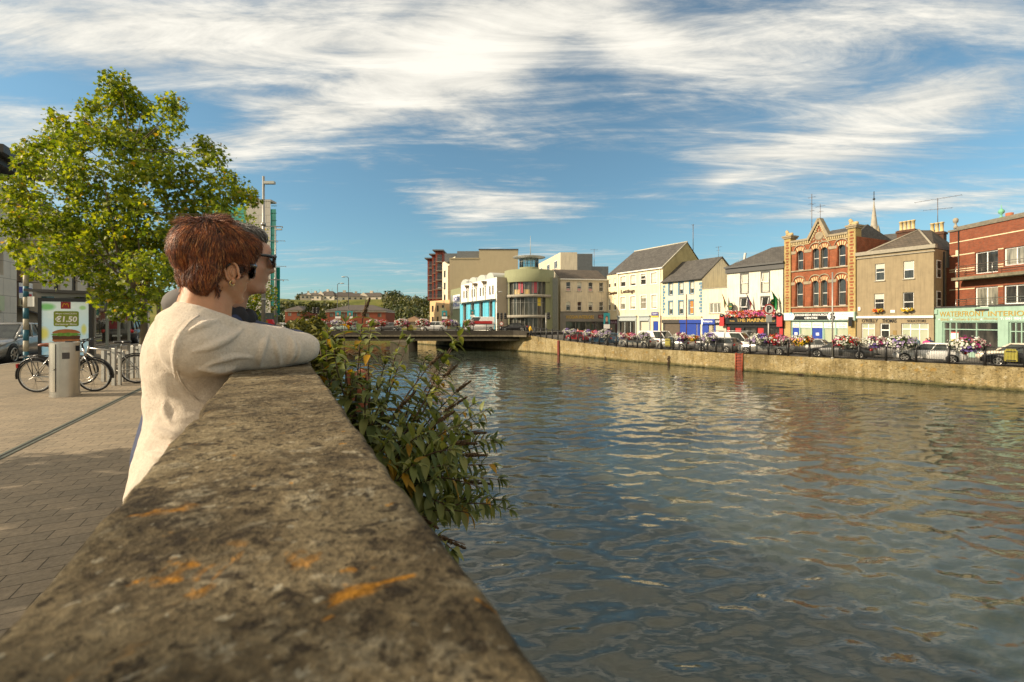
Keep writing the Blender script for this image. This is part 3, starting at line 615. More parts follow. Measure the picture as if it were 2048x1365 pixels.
def chimney(root, x, y, z0, z1, w, d, npots, mat, ph=.8):
    q = MB(); q.box(x-w/2,y-d/2,z0,x+w/2,y+d/2,z1); q.box(x-w/2-.08,y-d/2-.08,z1-.28,x+w/2+.08,y+d/2+.08,z1-.06); ch = q.build('chimney', mat, root)
    q = MB()
    for k in range(npots):
        cx = x+w*((k+.5)/npots-.5)*.9; q.lathe([(.17,0),(.19,.08),(.15,.12),(.16,ph-.12),(.2,ph-.1),(.2,ph),(.13,ph),(.13,.1)], (cx,y,z1-.01), 10)
    q.build('chimney_pot', pot, ch); return ch
cbk = brickmat('old chimney brick', (.14,.055,.03), (.09,.04,.025), (.1,.08,.06), .22, .075)
x, z = of.pt(*K8(372,262), 6); chimney(rf, x, 6, 8, z, 1.55, .8, 4, cbk, 1.0)
x, z = of.pt(*K8(566,277), 6); chimney(rf, x, 6, 8, z, 1.25, .8, 3, cbk, 1.0)
zt_ = of.pt(*K8(577,55), 6)[1]; x = of.pt(*K8(570,160), 6)[0]
mast(rf, (x,6,z), zt_-z, ((zt_-z-.05,3.6,.1,9),(zt_-z-1.1,2.2,.5,5),(.9,1.0,0,4)), .03)
x = of.pt(*K8(571,560))[0]
for (T_) in ((567,452,592,570),(560,655,585,760)):                         # windows in the return wall
    z0, z1 = of.pt(*K8(555,T_[3]))[1], of.pt(*K8(555,T_[1]))[1]; f = MB(); f.box(W+.004,.55,z0,W+.05,1.5,z1,0); f.box(W+.05,.63,z0+.08,W+.055,1.42,(z0+z1)/2-.03,1); f.box(W+.05,.63,(z0+z1)/2+.03,W+.055,1.42,z1-.08,1)
    f.build('side_window', [upvc, gl_a], ob)
q = MB(); q.tube([(W+.08,2.1,.5),(W+.08,2.1,H-.5)],.06,8); q.build('drainpipe', dark, ob)
q = MB(); q.box(0,-.14,zc-.06,W,-.002,zc+.16); q.build('ledge', white, ob)
for g in (g1, g2): window(ob, g, upvc, gl_g, .12, .08, False, 2 if g is g2 else 1, None, 'shop_window'); panel(ob, 'transom', upvc, g[0], lerp(g[1],g[3],.72), g[2], lerp(g[1],g[3],.72)+.1, .10, .15)
d = MB(); d.box(dr[0],.1,dr[1],dr[0]+.09,.18,dr[3]); d.box(dr[2]-.09,.1,dr[1],dr[2],.18,dr[3]); zz = lerp(dr[1],dr[3],.76); d.box(dr[0]+.09,.1,zz-.06,dr[2]-.09,.17,zz+.06); d.box(dr[0]+.09,.1,dr[3]-.09,dr[2]-.09,.17,dr[3]); d.box(dr[0]+.09,.1,dr[1],dr[2]-.09,.17,dr[1]+.3)
d = d.build('door', upvc, ob); p = MB(); p.quad((dr[0],.15,dr[1]),(dr[2],.15,dr[1]),(dr[2],.15,dr[3]),(dr[0],.15,dr[3])); p.build('pane', gl_a, d)
for b, rr in (("O'REILLY",(78,840,183,862)),('THOMAS',(210,840,303,864)),('SOLICITORS',(373,844,495,861))): q = MB(); text(q,b,*of.rect(K8,*rr),-.004,0,.02,0,.03); q.build('lettering', blackp, ob)
panel(ob, 'plaque', white, *of.rect(K8,264,782,293,799), -.06, -.003); panel(ob, 'brass_plate', M('brass', (.25,.17,.06), .4, .1, metal=.5), *of.rect(K8,280,914,303,942), -.03, -.003); panel(ob, 'alarm_box', white, *of.rect(K8,55,762,70,786), -.1, -.003)

# ================================================================== polychrome brick building with the pointed gable
A, B = Vector((33.05,55.1)), Vector((36.35,48.0)); vf = Fac(A, B, STREET); W = vf.w
vb = vf.root('victorian_brick_building', 'ornate red brick building with yellow brick corner piers, stone lions and a pointed gable')
obk = brickmat('orange red brick', (.35,.088,.034), (.25,.062,.024), (.27,.17,.10), .22, .075, .008, .25, .4)
ybk = brickmat('yellow brick', (.50,.36,.13), (.42,.30,.11), (.30,.25,.16), .22, .075, .008, .25, .3); stone = M('weathered sandstone', (.31,.255,.17), .9, .25, 3, .25, 30, streak=.25)
H = vf.pt(*K7(960,350))[1]; H2 = vf.pt(*K7(690,388))[1]; H = (H+H2)/2
def vr(*a): return vf.rect(K7,*a)
up = [vr(660,462,708,610), vr(778,445,828,597), vr(842,435,893,592), vr(970,415,1028,575)]; lo = [vr(652,697,705,887), vr(775,692,825,882), vr(843,683,890,880), vr(968,672,1030,875)]
def lev(g):
    z0, z1 = sum(r[1] for r in g)/len(g), sum(r[3] for r in g)/len(g); return [(r[0],z0,r[2],z1) for r in g]
up, lo = lev(up), lev(lo); pw0, pw1 = vf.pt(*K7(617,700))[0], vf.pt(*K7(1051,640))[0]
fz1, fz0 = vf.pt(*K7(830,928))[1], vf.pt(*K7(830,992))[1]
q = MB(); wallholes(q, pw0, pw1, fz1, H, up+lo, 0, .3); 
gx, gz = vf.pt(*K7(830,225)); ga, gb = vf.pt(*K7(755,375))[0], vf.pt(*K7(892,345))[0]
q.prism([(ga,H),(gb,H),(gx,gz)], 0, .5); shell(q, W, 9, H-.4, .02); q.build('wall', obk, vb)
q = MB(); q.box(pw0,-.22,H-.02,ga,.4,H+.2); q.box(gb,-.22,H-.02,pw1,.4,H+.2)
for (xa,za),(xb,zb_) in (((ga-.15,H),(gx,gz+.1)),((gx,gz+.1),(gb+.15,H))):
    d = Vector((xb-xa,0,zb_-za)); n = Vector((-d.z,0,d.x)).normalized()*.13; q.obox(((xa+xb)/2,.12,(za+zb_)/2), d*.5, Vector((0,.36,0)), n)
q.build('coping', stone, vb)
q = MB(); nn_ = 30
for k in range(nn_): 
    x = lerp(pw0, pw1, (k+.5)/nn_)
    if not ga-.1 < x < gb+.1: q.box(x-.07,-.14,H-.32,x+.07,-.002,H-.03)
q.box(pw0,-.08,H-.46,ga,-.002,H-.34); q.box(gb,-.08,H-.46,pw1,-.002,H-.34)
for s in (0,1):
    for k in range(9): t_ = (k+.7)/9.6; x, z = lerp(ga if s == 0 else gb, gx, t_), lerp(H, gz, t_); q.box(x-.07,-.10,z-.52,x+.07,-.002,z-.3)
q.build('corbel_frieze', M('pale moulding', (.42,.33,.18), .9, .25, 5), vb)
xx, zz = vf.pt(*K7(828,350)); q = MB(); q.lathe([(.0,.05),(.28,.06),(.36,.10),(.44,.06),(.5,0)],(0,0,0),20)
Mx = Matrix.Translation((xx,-.0,zz)) @ Matrix.Rotation(rad(90),4,'X'); q2 = MB(); q2.merge(q, Mx); 
for k in range(12): a_ = k*math.pi/6; q2.obox((xx+math.cos(a_)*.66,-.03,zz+math.sin(a_)*.66), Vector((math.cos(a_)*.1,0,math.sin(a_)*.1)), Vector((0,.05,0)), Vector((-math.sin(a_)*.07,0,math.cos(a_)*.07)))
q2.build('roundel', stone, vb)
def arch(q, r, wd, m=0, m2=None, y=-.06, rise=.30, fill=None):                      # segmental brick or stone arch over an opening
    x0, z0, x1, z1 = r; n = 9; w = x1-x0; cx = (x0+x1)/2; k = []
    for i in range(n+1): u = -1+2*i/n; k.append((cx+u*(w/2+.0), z1-rise+rise*(1-u*u)**.5 if abs(u) < 1 else z1-rise))
    for i in range(n):
        (xa,za),(xb,zb_) = k[i], k[i+1]; da, db = Vector((xa-cx,0,za-(z1-rise-.5))).normalized()*wd, Vector((xb-cx,0,zb_-(z1-rise-.5))).normalized()*wd
        q.add([(xa,y,za),(xb,y,zb_),(xb+db.x,y,zb_+db.z),(xa+da.x,y,za+da.z),(xa,.05,za),(xb,.05,zb_),(xb+db.x,.05,zb_+db.z),(xa+da.x,.05,za+da.z)], [(0,1,2,3),(3,2,6,7),(0,4,5,1),(0,3,7,4),(1,5,6,2)], m if (m2 is None or i % 2) else m2)
        if fill is not None: q.add([(xa,.04,za),(xb,.04,zb_),(xb,.04,z1+.02),(xa,.04,z1+.02)], [(0,1,2,3)], fill)
sash = M('grey white sash', (.62,.61,.56), .5, .05)
for r in up+lo: window(vb, r, sash, gl_a, .22, .07, True)
for r in up+lo: q = MB(); arch(q, r, .42, 0, 1, -.05, .32, 2); q.build('window_arch', [M('cream voussoir', (.58,.45,.24), .85, .15, 5), obk, obk], vb)
q = MB()
for g in (up, lo):
    zz = g[0][3]-.12; xs_ = [pw0]+[e for r in g for e in (r[0]-.08, r[2]+.08)]+[pw1]
    for k in range(0, len(xs_)-1, 2): q.box(xs_[k],-.07,zz-.22,xs_[k+1],-.003,zz+.12)
    for r in g:
        n = 7
        for i in range(n):
            ua, ub = -1+2*i/n, -1+2*(i+1)/n; f_ = lambda u: (1-min(1,u*u))**.5; cx, hw = (r[0]+r[2])/2, (r[2]-r[0])/2+.34
            xa, xb, za, zb_ = cx+ua*hw, cx+ub*hw, zz+.1+.62*f_(ua), zz+.1+.62*f_(ub); q.add([(xa,-.11,za),(xb,-.11,zb_),(xb,-.11,zb_+.12),(xa,-.11,za+.12),(xa,-.003,za),(xb,-.003,zb_),(xb,-.003,zb_+.12),(xa,-.003,za+.12)], [(0,1,2,3),(3,2,6,7),(0,4,5,1)])
    q.box(pw0,-.14,g[0][1]-.16,pw1,-.003,g[0][1]-.02)
    q.box(g[1][2],-.04,g[1][1],g[2][0],.25,g[1][3]+.02)
q.build('stone_courses', stone, vb)
q = MB()
for g in (up, lo):
    for r in g:
        for xa, xb in ((r[0]-.18,r[0]-.03),(r[2]+.03,r[2]+.18)): q.tube([((xa+xb)/2,-.02,g[0][1]+.02),((xa+xb)/2,-.02,g[0][3]-.25)], .065, 8)
q.build('colonnettes', obk, vb)
lionm = M('lion stone', (.42,.32,.16), .9, .25, 6, .2, 40)
for xa, xb, zc_, ln in ((0.02, pw0, (604,352), (602,318)), (pw1, W-.02, (1100,268), (1098,232))):
    zt_ = vf.pt(*K7(*zc_))[1]; q = MB(); q.box(xa,-.16,0,xb,.9,zt_-.3); pr = q.build('pier', ybk, vb)
    q = MB(); cx = (xa+xb)/2; zz = 4.2; k = 0
    while zz < zt_-.6:
        w_q = .2 if k % 2 else .12; q.box(cx-w_q,-.178,zz,cx+w_q,-.16,zz+.2); zz += .33; k += 1
    q.build('red_brick_inlay', obk, pr)
    q = MB(); q.box(xa-.12,-.28,zt_-.3,xb+.12,1.02,zt_-.12); q.box(xa-.2,-.36,zt_-.12,xb+.2,1.1,zt_+.06); q.build('pier_cap', stone, pr)
    q = MB(); b0 = Vector((0,0,0)); q.ell(b0+Vector((.1,0,.32)),.62,.26,.3); q.ell(b0+Vector((.42,0,.3)),.34,.3,.34); q.ell(b0+Vector((-.42,0,.66)),.34,.3,.4); q.ell(b0+Vector((-.55,0,.98)),.26,.22,.24); q.ell(b0+Vector((-.74,0,.92)),.14,.13,.12)
    for yy in (-.16,.16): q.cap(b0+Vector((-.4,yy,.35)), b0+Vector((-.78,yy,.1)), .12, .1); q.cap(b0+Vector((.4,yy*1.4,.2)), b0+Vector((.0,yy*1.5,.1)), .12, .09)
    q.cap(b0+Vector((.7,0,.2)), b0+Vector((.45,-.25,.08)), .06, .05)
    for yy in (-.14,.14): q.ell(b0+Vector((-.48,yy,1.2)),.07,.05,.08)
    q.v = [Vector((cx,.25,zt_+.05))+v*.62 for v in q.v]; link('lion', remesh(q, .035, 2, [lionm], 'lion'), pr)
fx0, fx1 = 0, W; q = MB(); q.box(.0,-.3,fz0,W,-.0,fz1,0); x0, x1 = vf.pt(*K7(648,960))[0], vf.pt(*K7(912,955))[0]; sg = q.build('fascia', [tealp], vb)
q = MB(); zm = (fz0+fz1)/2; hh = (fz1-fz0)/2-.08; ra, rb_ = vf.pt(*K7(640,960))[0], vf.pt(*K7(922,955))[0]; q.box(ra,-.33,zm-hh,rb_,-.301,zm+hh,0)
for xa, xb, r in ((.1, ra+.25, 1), (rb_-.25, W-.1, -1)):
    n = 10; pts = []
    if r == 1: pts = [(xa,zm-hh)]+[(xb-.3+.3*math.sin(math.pi*k/n), zm-hh*math.cos(math.pi*k/n)) for k in range(n+1)]+[(xa,zm+hh)]
    else: pts = [(xb,zm+hh)]+[(xa+.3-.3*math.sin(math.pi*k/n), zm+hh*math.cos(math.pi*k/n)) for k in range(n+1)]+[(xb,zm-hh)]
    q.prism(pts, -.36, -.331, 1)
L_ = lambda a, b, c, d: vf.rect(K7,a,b,c,d)
r = L_(660,934,902,958); text(q,'DROGHEDA RESOURCE',r[0],zm+.06,r[2],zm+hh-.1,-.331,1,.025); r = L_(730,965,828,985); text(q,'CENTRE',r[0],zm-hh+.1,r[2],zm-.06,-.331,1,.025)
r = L_(568,962,634,975); text(q,'CONGRESS',r[0],zm-.12,r[2],zm+.08,-.361,2,.01)
x, z = vf.pt(*K7(626,950)); 
q.prism([(x+.2*math.cos(2*math.pi*k/14), zm+.3+.2*math.sin(2*math.pi*k/14)) for k in range(14)], -.366, -.361, 3); q.prism([(x+.11*math.cos(2*math.pi*k/12), zm+.3+.11*math.sin(2*math.pi*k/12)) for k in range(12)], -.371, -.366, 1)
r = L_(990,925,1052,938); q.box(r[0],-.366,zm+.32,r[2],-.361,zm+hh-.06,0); text(q,'ADVISORY',r[0]+.06,zm+.36,r[2]-.06,zm+hh-.1,-.367,1,.01)
for k, (b, e) in enumerate((('Drogheda',(988,1056)),('Council of',(990,1054)),('Trade Unions',(984,1062)))): r = L_(e[0],940,e[1],952); text(q,b,r[0],zm+.10-.24*k,r[2],zm+.27-.24*k,-.361,4,.005)
r = L_(930,930,962,975); cx = (r[0]+r[2])/2
for k, (dx, dz, w_q, h_q) in enumerate(((-.15,.2,.1,.12),(.06,.26,.12,.1),(-.05,-.05,.16,.12),(.18,-.1,.08,.14),(-.2,-.28,.09,.08),(.1,-.3,.12,.08))): q.obox((cx+dx,-.363,zm+dz), Vector((w_q,0,.04)), Vector((0,.003,0)), Vector((-.03,0,h_q)), 0)
q.build('sign_board', [blackp, whitel, M('grey blue print', (.25,.42,.5), .5, 0), M('cyan print', (.05,.35,.55), .5, 0), M('grey print', (.2,.2,.2), .5, 0)], sg)
pz0, pz1 = vf.pt(*K7(800,1046))[1], vf.pt(*K7(800,1004))[1]; q = MB(); xs_ = [622,680,770,858,952,1046]; xs_ = [vf.pt(*K7(x,1030))[0] for x in xs_]
hol = [(xs_[k]+.06,.1,xs_[k+1]-.06,pz1) for k in range(5)]; wallholes(q, 0, W, 0, fz0+.02, hol, -.02, .25); sf = q.build('shop_front', tealp, vb)
words_ = [('TYPING\nSERVICE',), ('Creche',), ('Information',), ('I.T. &\nTraining',), ('Teas, Coffees\nSnack Bar',)]
for k, h in enumerate(hol):
    q = MB(); q.box(h[0],.02,pz0,h[2],.06,pz1,0); wq, hq = h[2]-h[0], pz1-pz0; b = words_[k][0]; f_ = .3 if '\n' not in b else .12; text(q,b,h[0]+wq*.12,pz0+hq*f_,h[2]-wq*.12,pz1-hq*f_,.018,1,.0); q.build('sign_panel', [white, M('grey green print', (.16,.22,.19), .6, 0)], sf)
    d = MB(); nm = 'door' if k in (0,2) else 'shop_window'; mt = bluep if k in (0,2) else tealp
    if k in (0,2): d.box(h[0],.06,.1,h[2],.12,pz0-.03); d.box(h[0]+.12,.04,.3,h[2]-.12,.06,1.0); d.box(h[0]+.12,.04,1.25,h[2]-.12,.06,pz0-.2)
    else: d.box(h[0],.05,.1,h[2],.14,.5); d.box(h[0],.05,pz0-.08,h[2],.14,pz0-.01); d.box(h[0],.05,.5,h[0]+.07,.14,pz0-.08); d.box(h[2]-.07,.05,.5,h[2],.14,pz0-.08)
    d = d.build(nm, mt, sf)
    if k in (0,2): panel(d, 'notice', white, (h[0]+h[2])/2-.17, 1.5, (h[0]+h[2])/2+.17, 1.8, .025, .039); panel(d, 'letterbox', M('brass', (.25,.17,.06)), (h[0]+h[2])/2-.15, 1.08, (h[0]+h[2])/2+.15, 1.15, .03, .059)
    else: p = MB(); p.quad((h[0],.1,.5),(h[2],.1,.5),(h[2],.1,pz0-.08),(h[0],.1,pz0-.08)); p.build('pane', gl_g, d)
q = MB(); q.poly([(.6,.6,H-.4),(W-.6,.6,H-.4),(W-1.5,5,H+1.6),(2.5,5,H+1.6)]); q.poly([(W-.6,.6,H-.4),(W-.6,9,H-.4),(W-1.5,5,H+1.6)]); q.poly([(.6,9,H-.4),(.6,.6,H-.4),(2.5,5,H+1.6)]); q.poly([(W-.6,9,H-.4),(.6,9,H-.4),(2.5,5,H+1.6),(W-1.5,5,H+1.6)]); rf = q.build('roof', slate, vb)
x, z = vf.pt(*K7(772,310),2); zt_ = vf.pt(*K7(780,30),2)[1]; mast(rf, (x,2,H-.2), zt_-H+.2, ((zt_-H-.2,.7,.3,2),(zt_-H-1.0,.5,1.2,2),(zt_-H-1.8,.4,.2,2)), .035)
x, z = vf.pt(*K7(836,225),1); mast(rf, (x,1,gz-.2), 2.2, ((1.9,.9,.2,5),(1.3,.5,.2,3)), .025)
q = MB(); x = W-.35; z = vf.pt(*K7(1056,1000))[1]; q.box(x-.18,-.5,z-.5,x+.18,-.36,z+.5); q.build('hanging_lantern', blackp, vb)

# ================================================================== pub with the black front
A, B = Vector((28.98,61.3)), Vector((33.05,55.1)); mf = Fac(A, B, STREET); W = mf.w
mb_ = mf.root('corner_pub', 'cream pub with black and red front, hipped slate roof and flowers along its sign')
cream = M('pale cream render', (.76,.70,.57), .85, .09, 1.2, .05, 40, streak=.34)
H = mf.pt(*K7(340,572))[1]
ws = [mf.rect(K7,235,638,287,782), mf.rect(K7,392,625,447,770), mf.rect(K7,230,822,285,960), mf.rect(K7,390,812,447,955)]; ws = lev(ws[:2])+lev(ws[2:])
z_s = mf.pt(*K7(320,962))[1]; sh1 = mf.rect(K7,175,1040,500,1100); bays = []
q = MB(); wallholes(q, 0, W, z_s, H, ws, 0, .2); shell(q, W, 8, H, .01); q.build('wall', cream, mb_)
for k, w in enumerate(ws):
    q = MB(); t = .13
    q.box(w[0]-t,-.03,w[1]-t,w[0],.02,w[3]+t); q.box(w[2],-.03,w[1]-t,w[2]+t,.02,w[3]+t); q.box(w[0],-.03,w[3],w[2],.02,w[3]+t); q.box(w[0],-.03,w[1]-t,w[2],.02,w[1]); q.build('window_surround', gutter, mb_)
    window(mb_, w, upvc, gl_a, .1, .07, True, 0, None, open_=.35 if k else .12, blind=(.95, curtain) if k < 2 else None)
q = MB(); q.box(-.1,-.25,H-.75,W,-.002,H-.1); q.box(-.2,-.45,H-.12,W,.2,H+.1); q.build('eaves_board', gutter, mb_)
xp, zp = mf.pt(*K7(465,437), 3.5); zr = mf.pt(*K7(300,560),.1)[1]
q = MB(); q.poly([(-.1,-.3,H+.1),(W,-.3,H+.1),(W,3.6,zp),(xp,3.6,zp)]); q.poly([(-.1,8,H+.1),(-.1,-.3,H+.1),(xp,3.6,zp)]); q.poly([(W,8,H+.1),(-.1,8,H+.1),(xp,3.6,zp),(W,3.6,zp)]); q.poly([(W,-.3,H+.1),(W,8,H+.1),(W,3.6,zp)]); rf = q.build('roof', slate, mb_)
q = MB(); x, z = mf.pt(*K7(262,520), 2); q.obox((x,2,z), Vector((.12,0,.0)), Vector((0,.1,0)), Vector((.1,0,.7)), 0); q.tube([(x-1.6,2,z-.6),(x,2,z+.2)], .03, 5); q.tube([(x-1.6,2,z-.6),(x-1.5,2,z-.9)], .03, 5); q.build('satellite_mount', galv, rf)
# black front
q = MB(); b1 = [mf.rect(K7,190,1045,240,1200), mf.rect(K7,262,1045,350,1200), mf.rect(K7,360,1045,410,1200), mf.rect(K7,450,1045,530,1200)]; b1 = [(r[0],.15,r[2],r[3]) for r in b1]
zs0, zs1 = mf.pt(*K7(320,1018))[1], mf.pt(*K7(320,965))[1]
wallholes(q, .0, W, 0, zs0, b1, -.12, .3); q.box(.0,-.42,zs0,W,-.0,zs1); q.box(-.05,-.55,zs1,W+.0,-.0,zs1+.12); sf = q.build('pub_front', blackp, mb_)
for b_, rr, za, zb_ in (('THE MARINER',(217,975,452,1008),.28,zs1-zs0-.14),('Drinks',(165,990,200,1004),.3,.5),('Food',(470,990,505,1004),.3,.5)): q = MB(); r = mf.rect(K7,*rr); text(q,b_,r[0],zs0+za,r[2],zs0+zb_,-.421,0,.012); q.build('sign_lettering', gold, sf)
for k, r in enumerate(b1):
    if k in (0,2): 
        d = MB(); d.box(r[0],.0,r[1],r[2],.08,r[3]); d.box(r[0]+.15,-.03,.5,r[2]-.15,0,1.2); d.box(r[0]+.15,-.03,1.5,r[2]-.15,0,r[3]-.3); d.build('door', redp, sf)
    else: window(sf, r, blackp, gl_c, .0, .1, False, 1)
for xx in ((108,1000),(545,1000)):
    x = mf.pt(*K7(*xx))[0]; q = MB(); q.box(x-.32,-.62,zs0-.3,x+.32,-.43,zs1+.15); q.ell((x,-.5,zs1+.2),.38,.2,.28,1,12); q.build('red_bracket', [redp, blackp], sf)
q = MB(); q.box(W-.55,-.2,.1,W-.15,-.121,zs0-.4); q.box(.15,-.2,.1,.5,-.121,zs0-.4); q.build('red_pilaster', redp, sf)
dp = MB(); dp.tube([(W-.12,-.1,zs1),(W-.12,-.1,H-.75)], .05, 8); dp.build('drainpipe', dark, mb_)

# ================================================================== blue-trimmed house and the low annexe (betting shop below)
A, B = Vector((23.4,70.6)), Vector((26.95,64.5)); hf = Fac(A, B, STREET+.05); W = hf.w
hb = hf.root('blue_trimmed_house', 'cream house with blue window surrounds and blue quoins under a steep slate gable roof')
cream2 = M('warm cream render', (.75,.67,.48), .85, .10, 1.2, .05, 40, streak=.34)
H = hf.pt(*K6(1445,537))[1]
ws = lev([hf.rect(K6,1305,568,1340,688), hf.rect(K6,1410,555,1450,675), hf.rect(K6,1524,540,1562,665)])+lev([hf.rect(K6,1303,760,1340,890), hf.rect(K6,1408,748,1450,885), hf.rect(K6,1518,738,1560,884)])
q = MB(); wallholes(q, 0, W, 0, H, ws, 0, .25); shell(q, W, 9, H, .01, 0, False); ap_z = hf.pt(*K6(1910,290), 4.5)[1]; ap_z = min(ap_z, H+5.0)
q.poly([(W,.01,H),(W,9,H),(W,4.5,ap_z)]); q.poly([(0,9,H),(0,.01,H),(0,4.5,ap_z)]); q.build('wall', cream2, hb)
trimb = M('blue trim paint', (.09,.20,.30), .6, .12, 4)
for k, w in enumerate(ws):
    q = MB(); t = .24; q.box(w[0]-t,-.04,w[1]-.1,w[0],.03,w[3]+.2); q.box(w[2],-.04,w[1]-.1,w[2]+.1,.03,w[3]+.2); q.box(w[0],-.04,w[3],w[2],.03,w[3]+.2); q.box(w[0],-.06,w[1]-.12,w[2],.03,w[1]); q.build('window_surround', trimb, hb)
    window(hb, w, upvc, gl_a, .12, .07, True, 0, None, blind=(.95, M('orange curtain', (.5,.2,.05), .9, .1)) if k == 5 else (.6, curtain))
for xa, sg_ in ((0,1),(W,-1)):
    q = MB(); z = 4.3; k = 0
    while z < H-.4: w_q = .5 if k % 2 else .3; q.box(xa, -.035, z, xa+sg_*w_q, -.002, z+.36); z += .44; k += 1
    q.build('quoins', trimb, hb)
q = MB(); y0, o_ = -.3, .15
for ya, yb, za, zb_ in ((y0,4.5,H-.05,ap_z+.12),(9.3,4.5,H-.05,ap_z+.12)): q.quad((-o_,ya,za),(W+o_,ya,za),(W+o_,yb,zb_),(-o_,yb,zb_))
rf = q.build('roof', slate, hb); sdm = rf.modifiers.new('t', 'SOLIDIFY'); sdm.thickness = .14; sdm.offset = 1
q = MB(); q.tube([(-o_,y0,H+.1),(-o_,4.5,ap_z+.24)], .11, 6); q.build('verge', white, rf); q = MB(); q.tube([(-.1,y0-.05,H+.0),(W+.1,y0-.05,H+.0)], .07, 6); q.build('gutter', gutter, rf)
mast(rf, (W-.6,4.5,ap_z), 1.8, ((1.7,.8,.2,4),(1.2,.4,.2,2)), .025)
lf = Fac(Vector((26.95,64.5)), Vector((28.98,61.3)), STREET+.05); W2 = lf.w
lb = lf.root('low_annexe', 'low cream flat-roofed annexe with one wide window between the pub and the blue-trimmed house')
H2 = lf.pt(*K6(1785,615))[1]; w = lf.rect(K6,1727,768,1845,875); q = MB(); wallholes(q,0,W2,0,H2,[w],0,.2); q.quad((0,7,H2-.1),(0,0,H2-.1),(W2,0,H2-.1),(W2,7,H2-.1)); q.quad((0,6,0),(0,.01,0),(0,.01,H2),(0,6,H2)); q.build('wall', cream2, lb)
window(lb, w, upvc, gl_b, .1, .08, False, 2, grime); q = MB(); q.box(0,-.08,H2,W2,.2,H2+.1); q.build('coping', grime, lb)
# shops under both
zf0, zf1 = hf.pt(*k5(1000,525))[1], hf.pt(*k5(1000,478))[1]
panel(hb, 'shop_ledge', M('stained ledge', (.52,.45,.30), .9, .25, 4), 0, zf1+.02, W, zf1+.5, -.2, -.002)
xs_ = hf.pt(*k5(825,500))[0]
q = MB(); q.box(.05,-.3,zf0,xs_,-.0,zf1); q.box(.1,-.1,0,.5,-.002,zf0); q.build('shop_front', [M('peeling black fascia', (.05,.045,.04), .8, .4, 5)], hb)
q = MB(); nz = 26
for k in range(nz): z0 = .2+(zf0-.2)*k/nz; q.box(.5,-.06-.02*(k%2),z0,xs_-.08,-.003,z0+(zf0-.2)/nz-.006)
q.build('roller_shutter', M('brown shutter', (.10,.075,.05), .6, .15, 3), hb)
q = MB(); q.box(xs_+.01,-.3,zf0,W,-.002,zf1); q.box(xs_+.01,-.1,.05,W-.9,-.002,zf0); q.box(W-.75,-.1,.05,W-.3,-.002,zf0); q.build('shop_front', bluep, hb, label='bright blue shop front and fascia')
xa, xb = lf.pt(*k5(1130,500))[0], lf.pt(*k5(1310,500))[0]
q = MB(); q.box(0.02,-.3,zf0-.15,xb,-.002,zf1+.1); q.box(0.05,-.08,.05,1.05,-.002,zf0-.15); q.box(1.9,-.08,.05,xb,-.002,zf0-.15); sf = q.build('shop_front', bluep, lb)
q = MB(); text(q,'Boylesports',.35,zf0+.05,xb-.35,zf1-.05,-.301,0,.02); q.box(.08,-.33,zf0-.2,.3,-.301,zf1+.2,0); q.build('lettering', whitel, sf)
q = MB(); q.box(1.05,.0,.05,1.9,.06,zf0-.15); q.build('door', gl_c, sf)
q = MB(); q.box(xb+.02,-.3,zf0-.15,W2-.1,-.002,zf1+.1,0); q.box(xb+.02,-.06,.05,W2-.1,-.002,zf0-.15,1); text(q,'BARBER',xb+.15,zf0+.1,W2-.25,zf1-.1,-.301,2,.01); q.build('narrow_shop_front', [blackp, M('cream panel', (.55,.5,.38)), whitel], lb)

# ================================================================== cream estate agent's corner
A, B = Vector((18.5,79.2)), Vector((23.4,70.6)); cf = Fac(A, B, STREET+.15); W = cf.w; Lf = Fac(Vector((17.35,83.0)), A, STREET+.15); WL = Lf.w
cb_ = cf.root('cream_corner_building', 'large cream corner building with tall slate roof and dark serif-style lettering between its upper windows')
yel = M('primrose render', (.75,.65,.43), .85, .09, 1.0, .05, 40, streak=.34); ochre = M('stained ochre gable', (.40,.33,.16), .95, .3, .6, .25, 8)
H = cf.pt(*K6(990,430))[1]
ws = lev([cf.rect(K6,*a) for a in ((793,492,847,597),(897,478,953,585),(1005,463,1060,575),(1115,445,1175,565))])+lev([cf.rect(K6,*a) for a in ((793,707,843,838),(897,698,950,832),(1005,690,1062,830),(1118,682,1175,825))])
gs = [cf.rect(K6,775,960,955,1160), cf.rect(K6,1000,960,1095,1160), cf.rect(K6,1135,930,1190,1160)]; gs = [(r[0],.05,r[2],gs[0][3]+.0) for r in gs]
q = MB(); wallholes(q, 0, W, 0, H, ws+gs, 0, .22, 0); D = 10; zap = cf.pt(*K6(1625,115), 6.0)[1]; zap = min(zap, H+6.4); q.quad((W,D,0),(0,D,0),(0,D,H),(W,D,H)); q.build('wall', yel, cb_)
q = MB(); q.quad((W,.01,0),(W,D,0),(W,D,H),(W,.01,H)); q.poly([(W,.01,H),(W,D,H),(W,D*.55,zap)]); q.build('gable_wall', ochre, cb_)
for k, w in enumerate(ws):
    q = MB(); t = .14; q.box(w[0]-t,-.04,w[1]-t,w[0],.03,w[3]+t); q.box(w[2],-.04,w[1]-t,w[2]+t,.03,w[3]+t); q.box(w[0],-.04,w[3],w[2],.03,w[3]+t); q.box(w[0],-.06,w[1]-t,w[2],.03,w[1]); q.build('window_surround', white, cb_)
    window(cb_, w, upvc, gl_a if k < 4 else gl_b, .12, .07, True, 0, None, open_=.3 if k == 2 else 0, blind=((.55,.8,.2,.9)[k % 4], blindm))
Mloc = Matrix.Translation((*(Lf.A-cf.A),0)); Rl = Matrix.Rotation(-cf.ang,4,'Z') @ Mloc @ Matrix.Rotation(Lf.ang,4,'Z')   # the chamfered left face, in the front's own frame
wsL = lev([Lf.rect(K6,665,523,688,610), Lf.rect(K6,720,507,747,603)])+lev([Lf.rect(K6,664,730,688,850), Lf.rect(K6,720,717,745,840)])
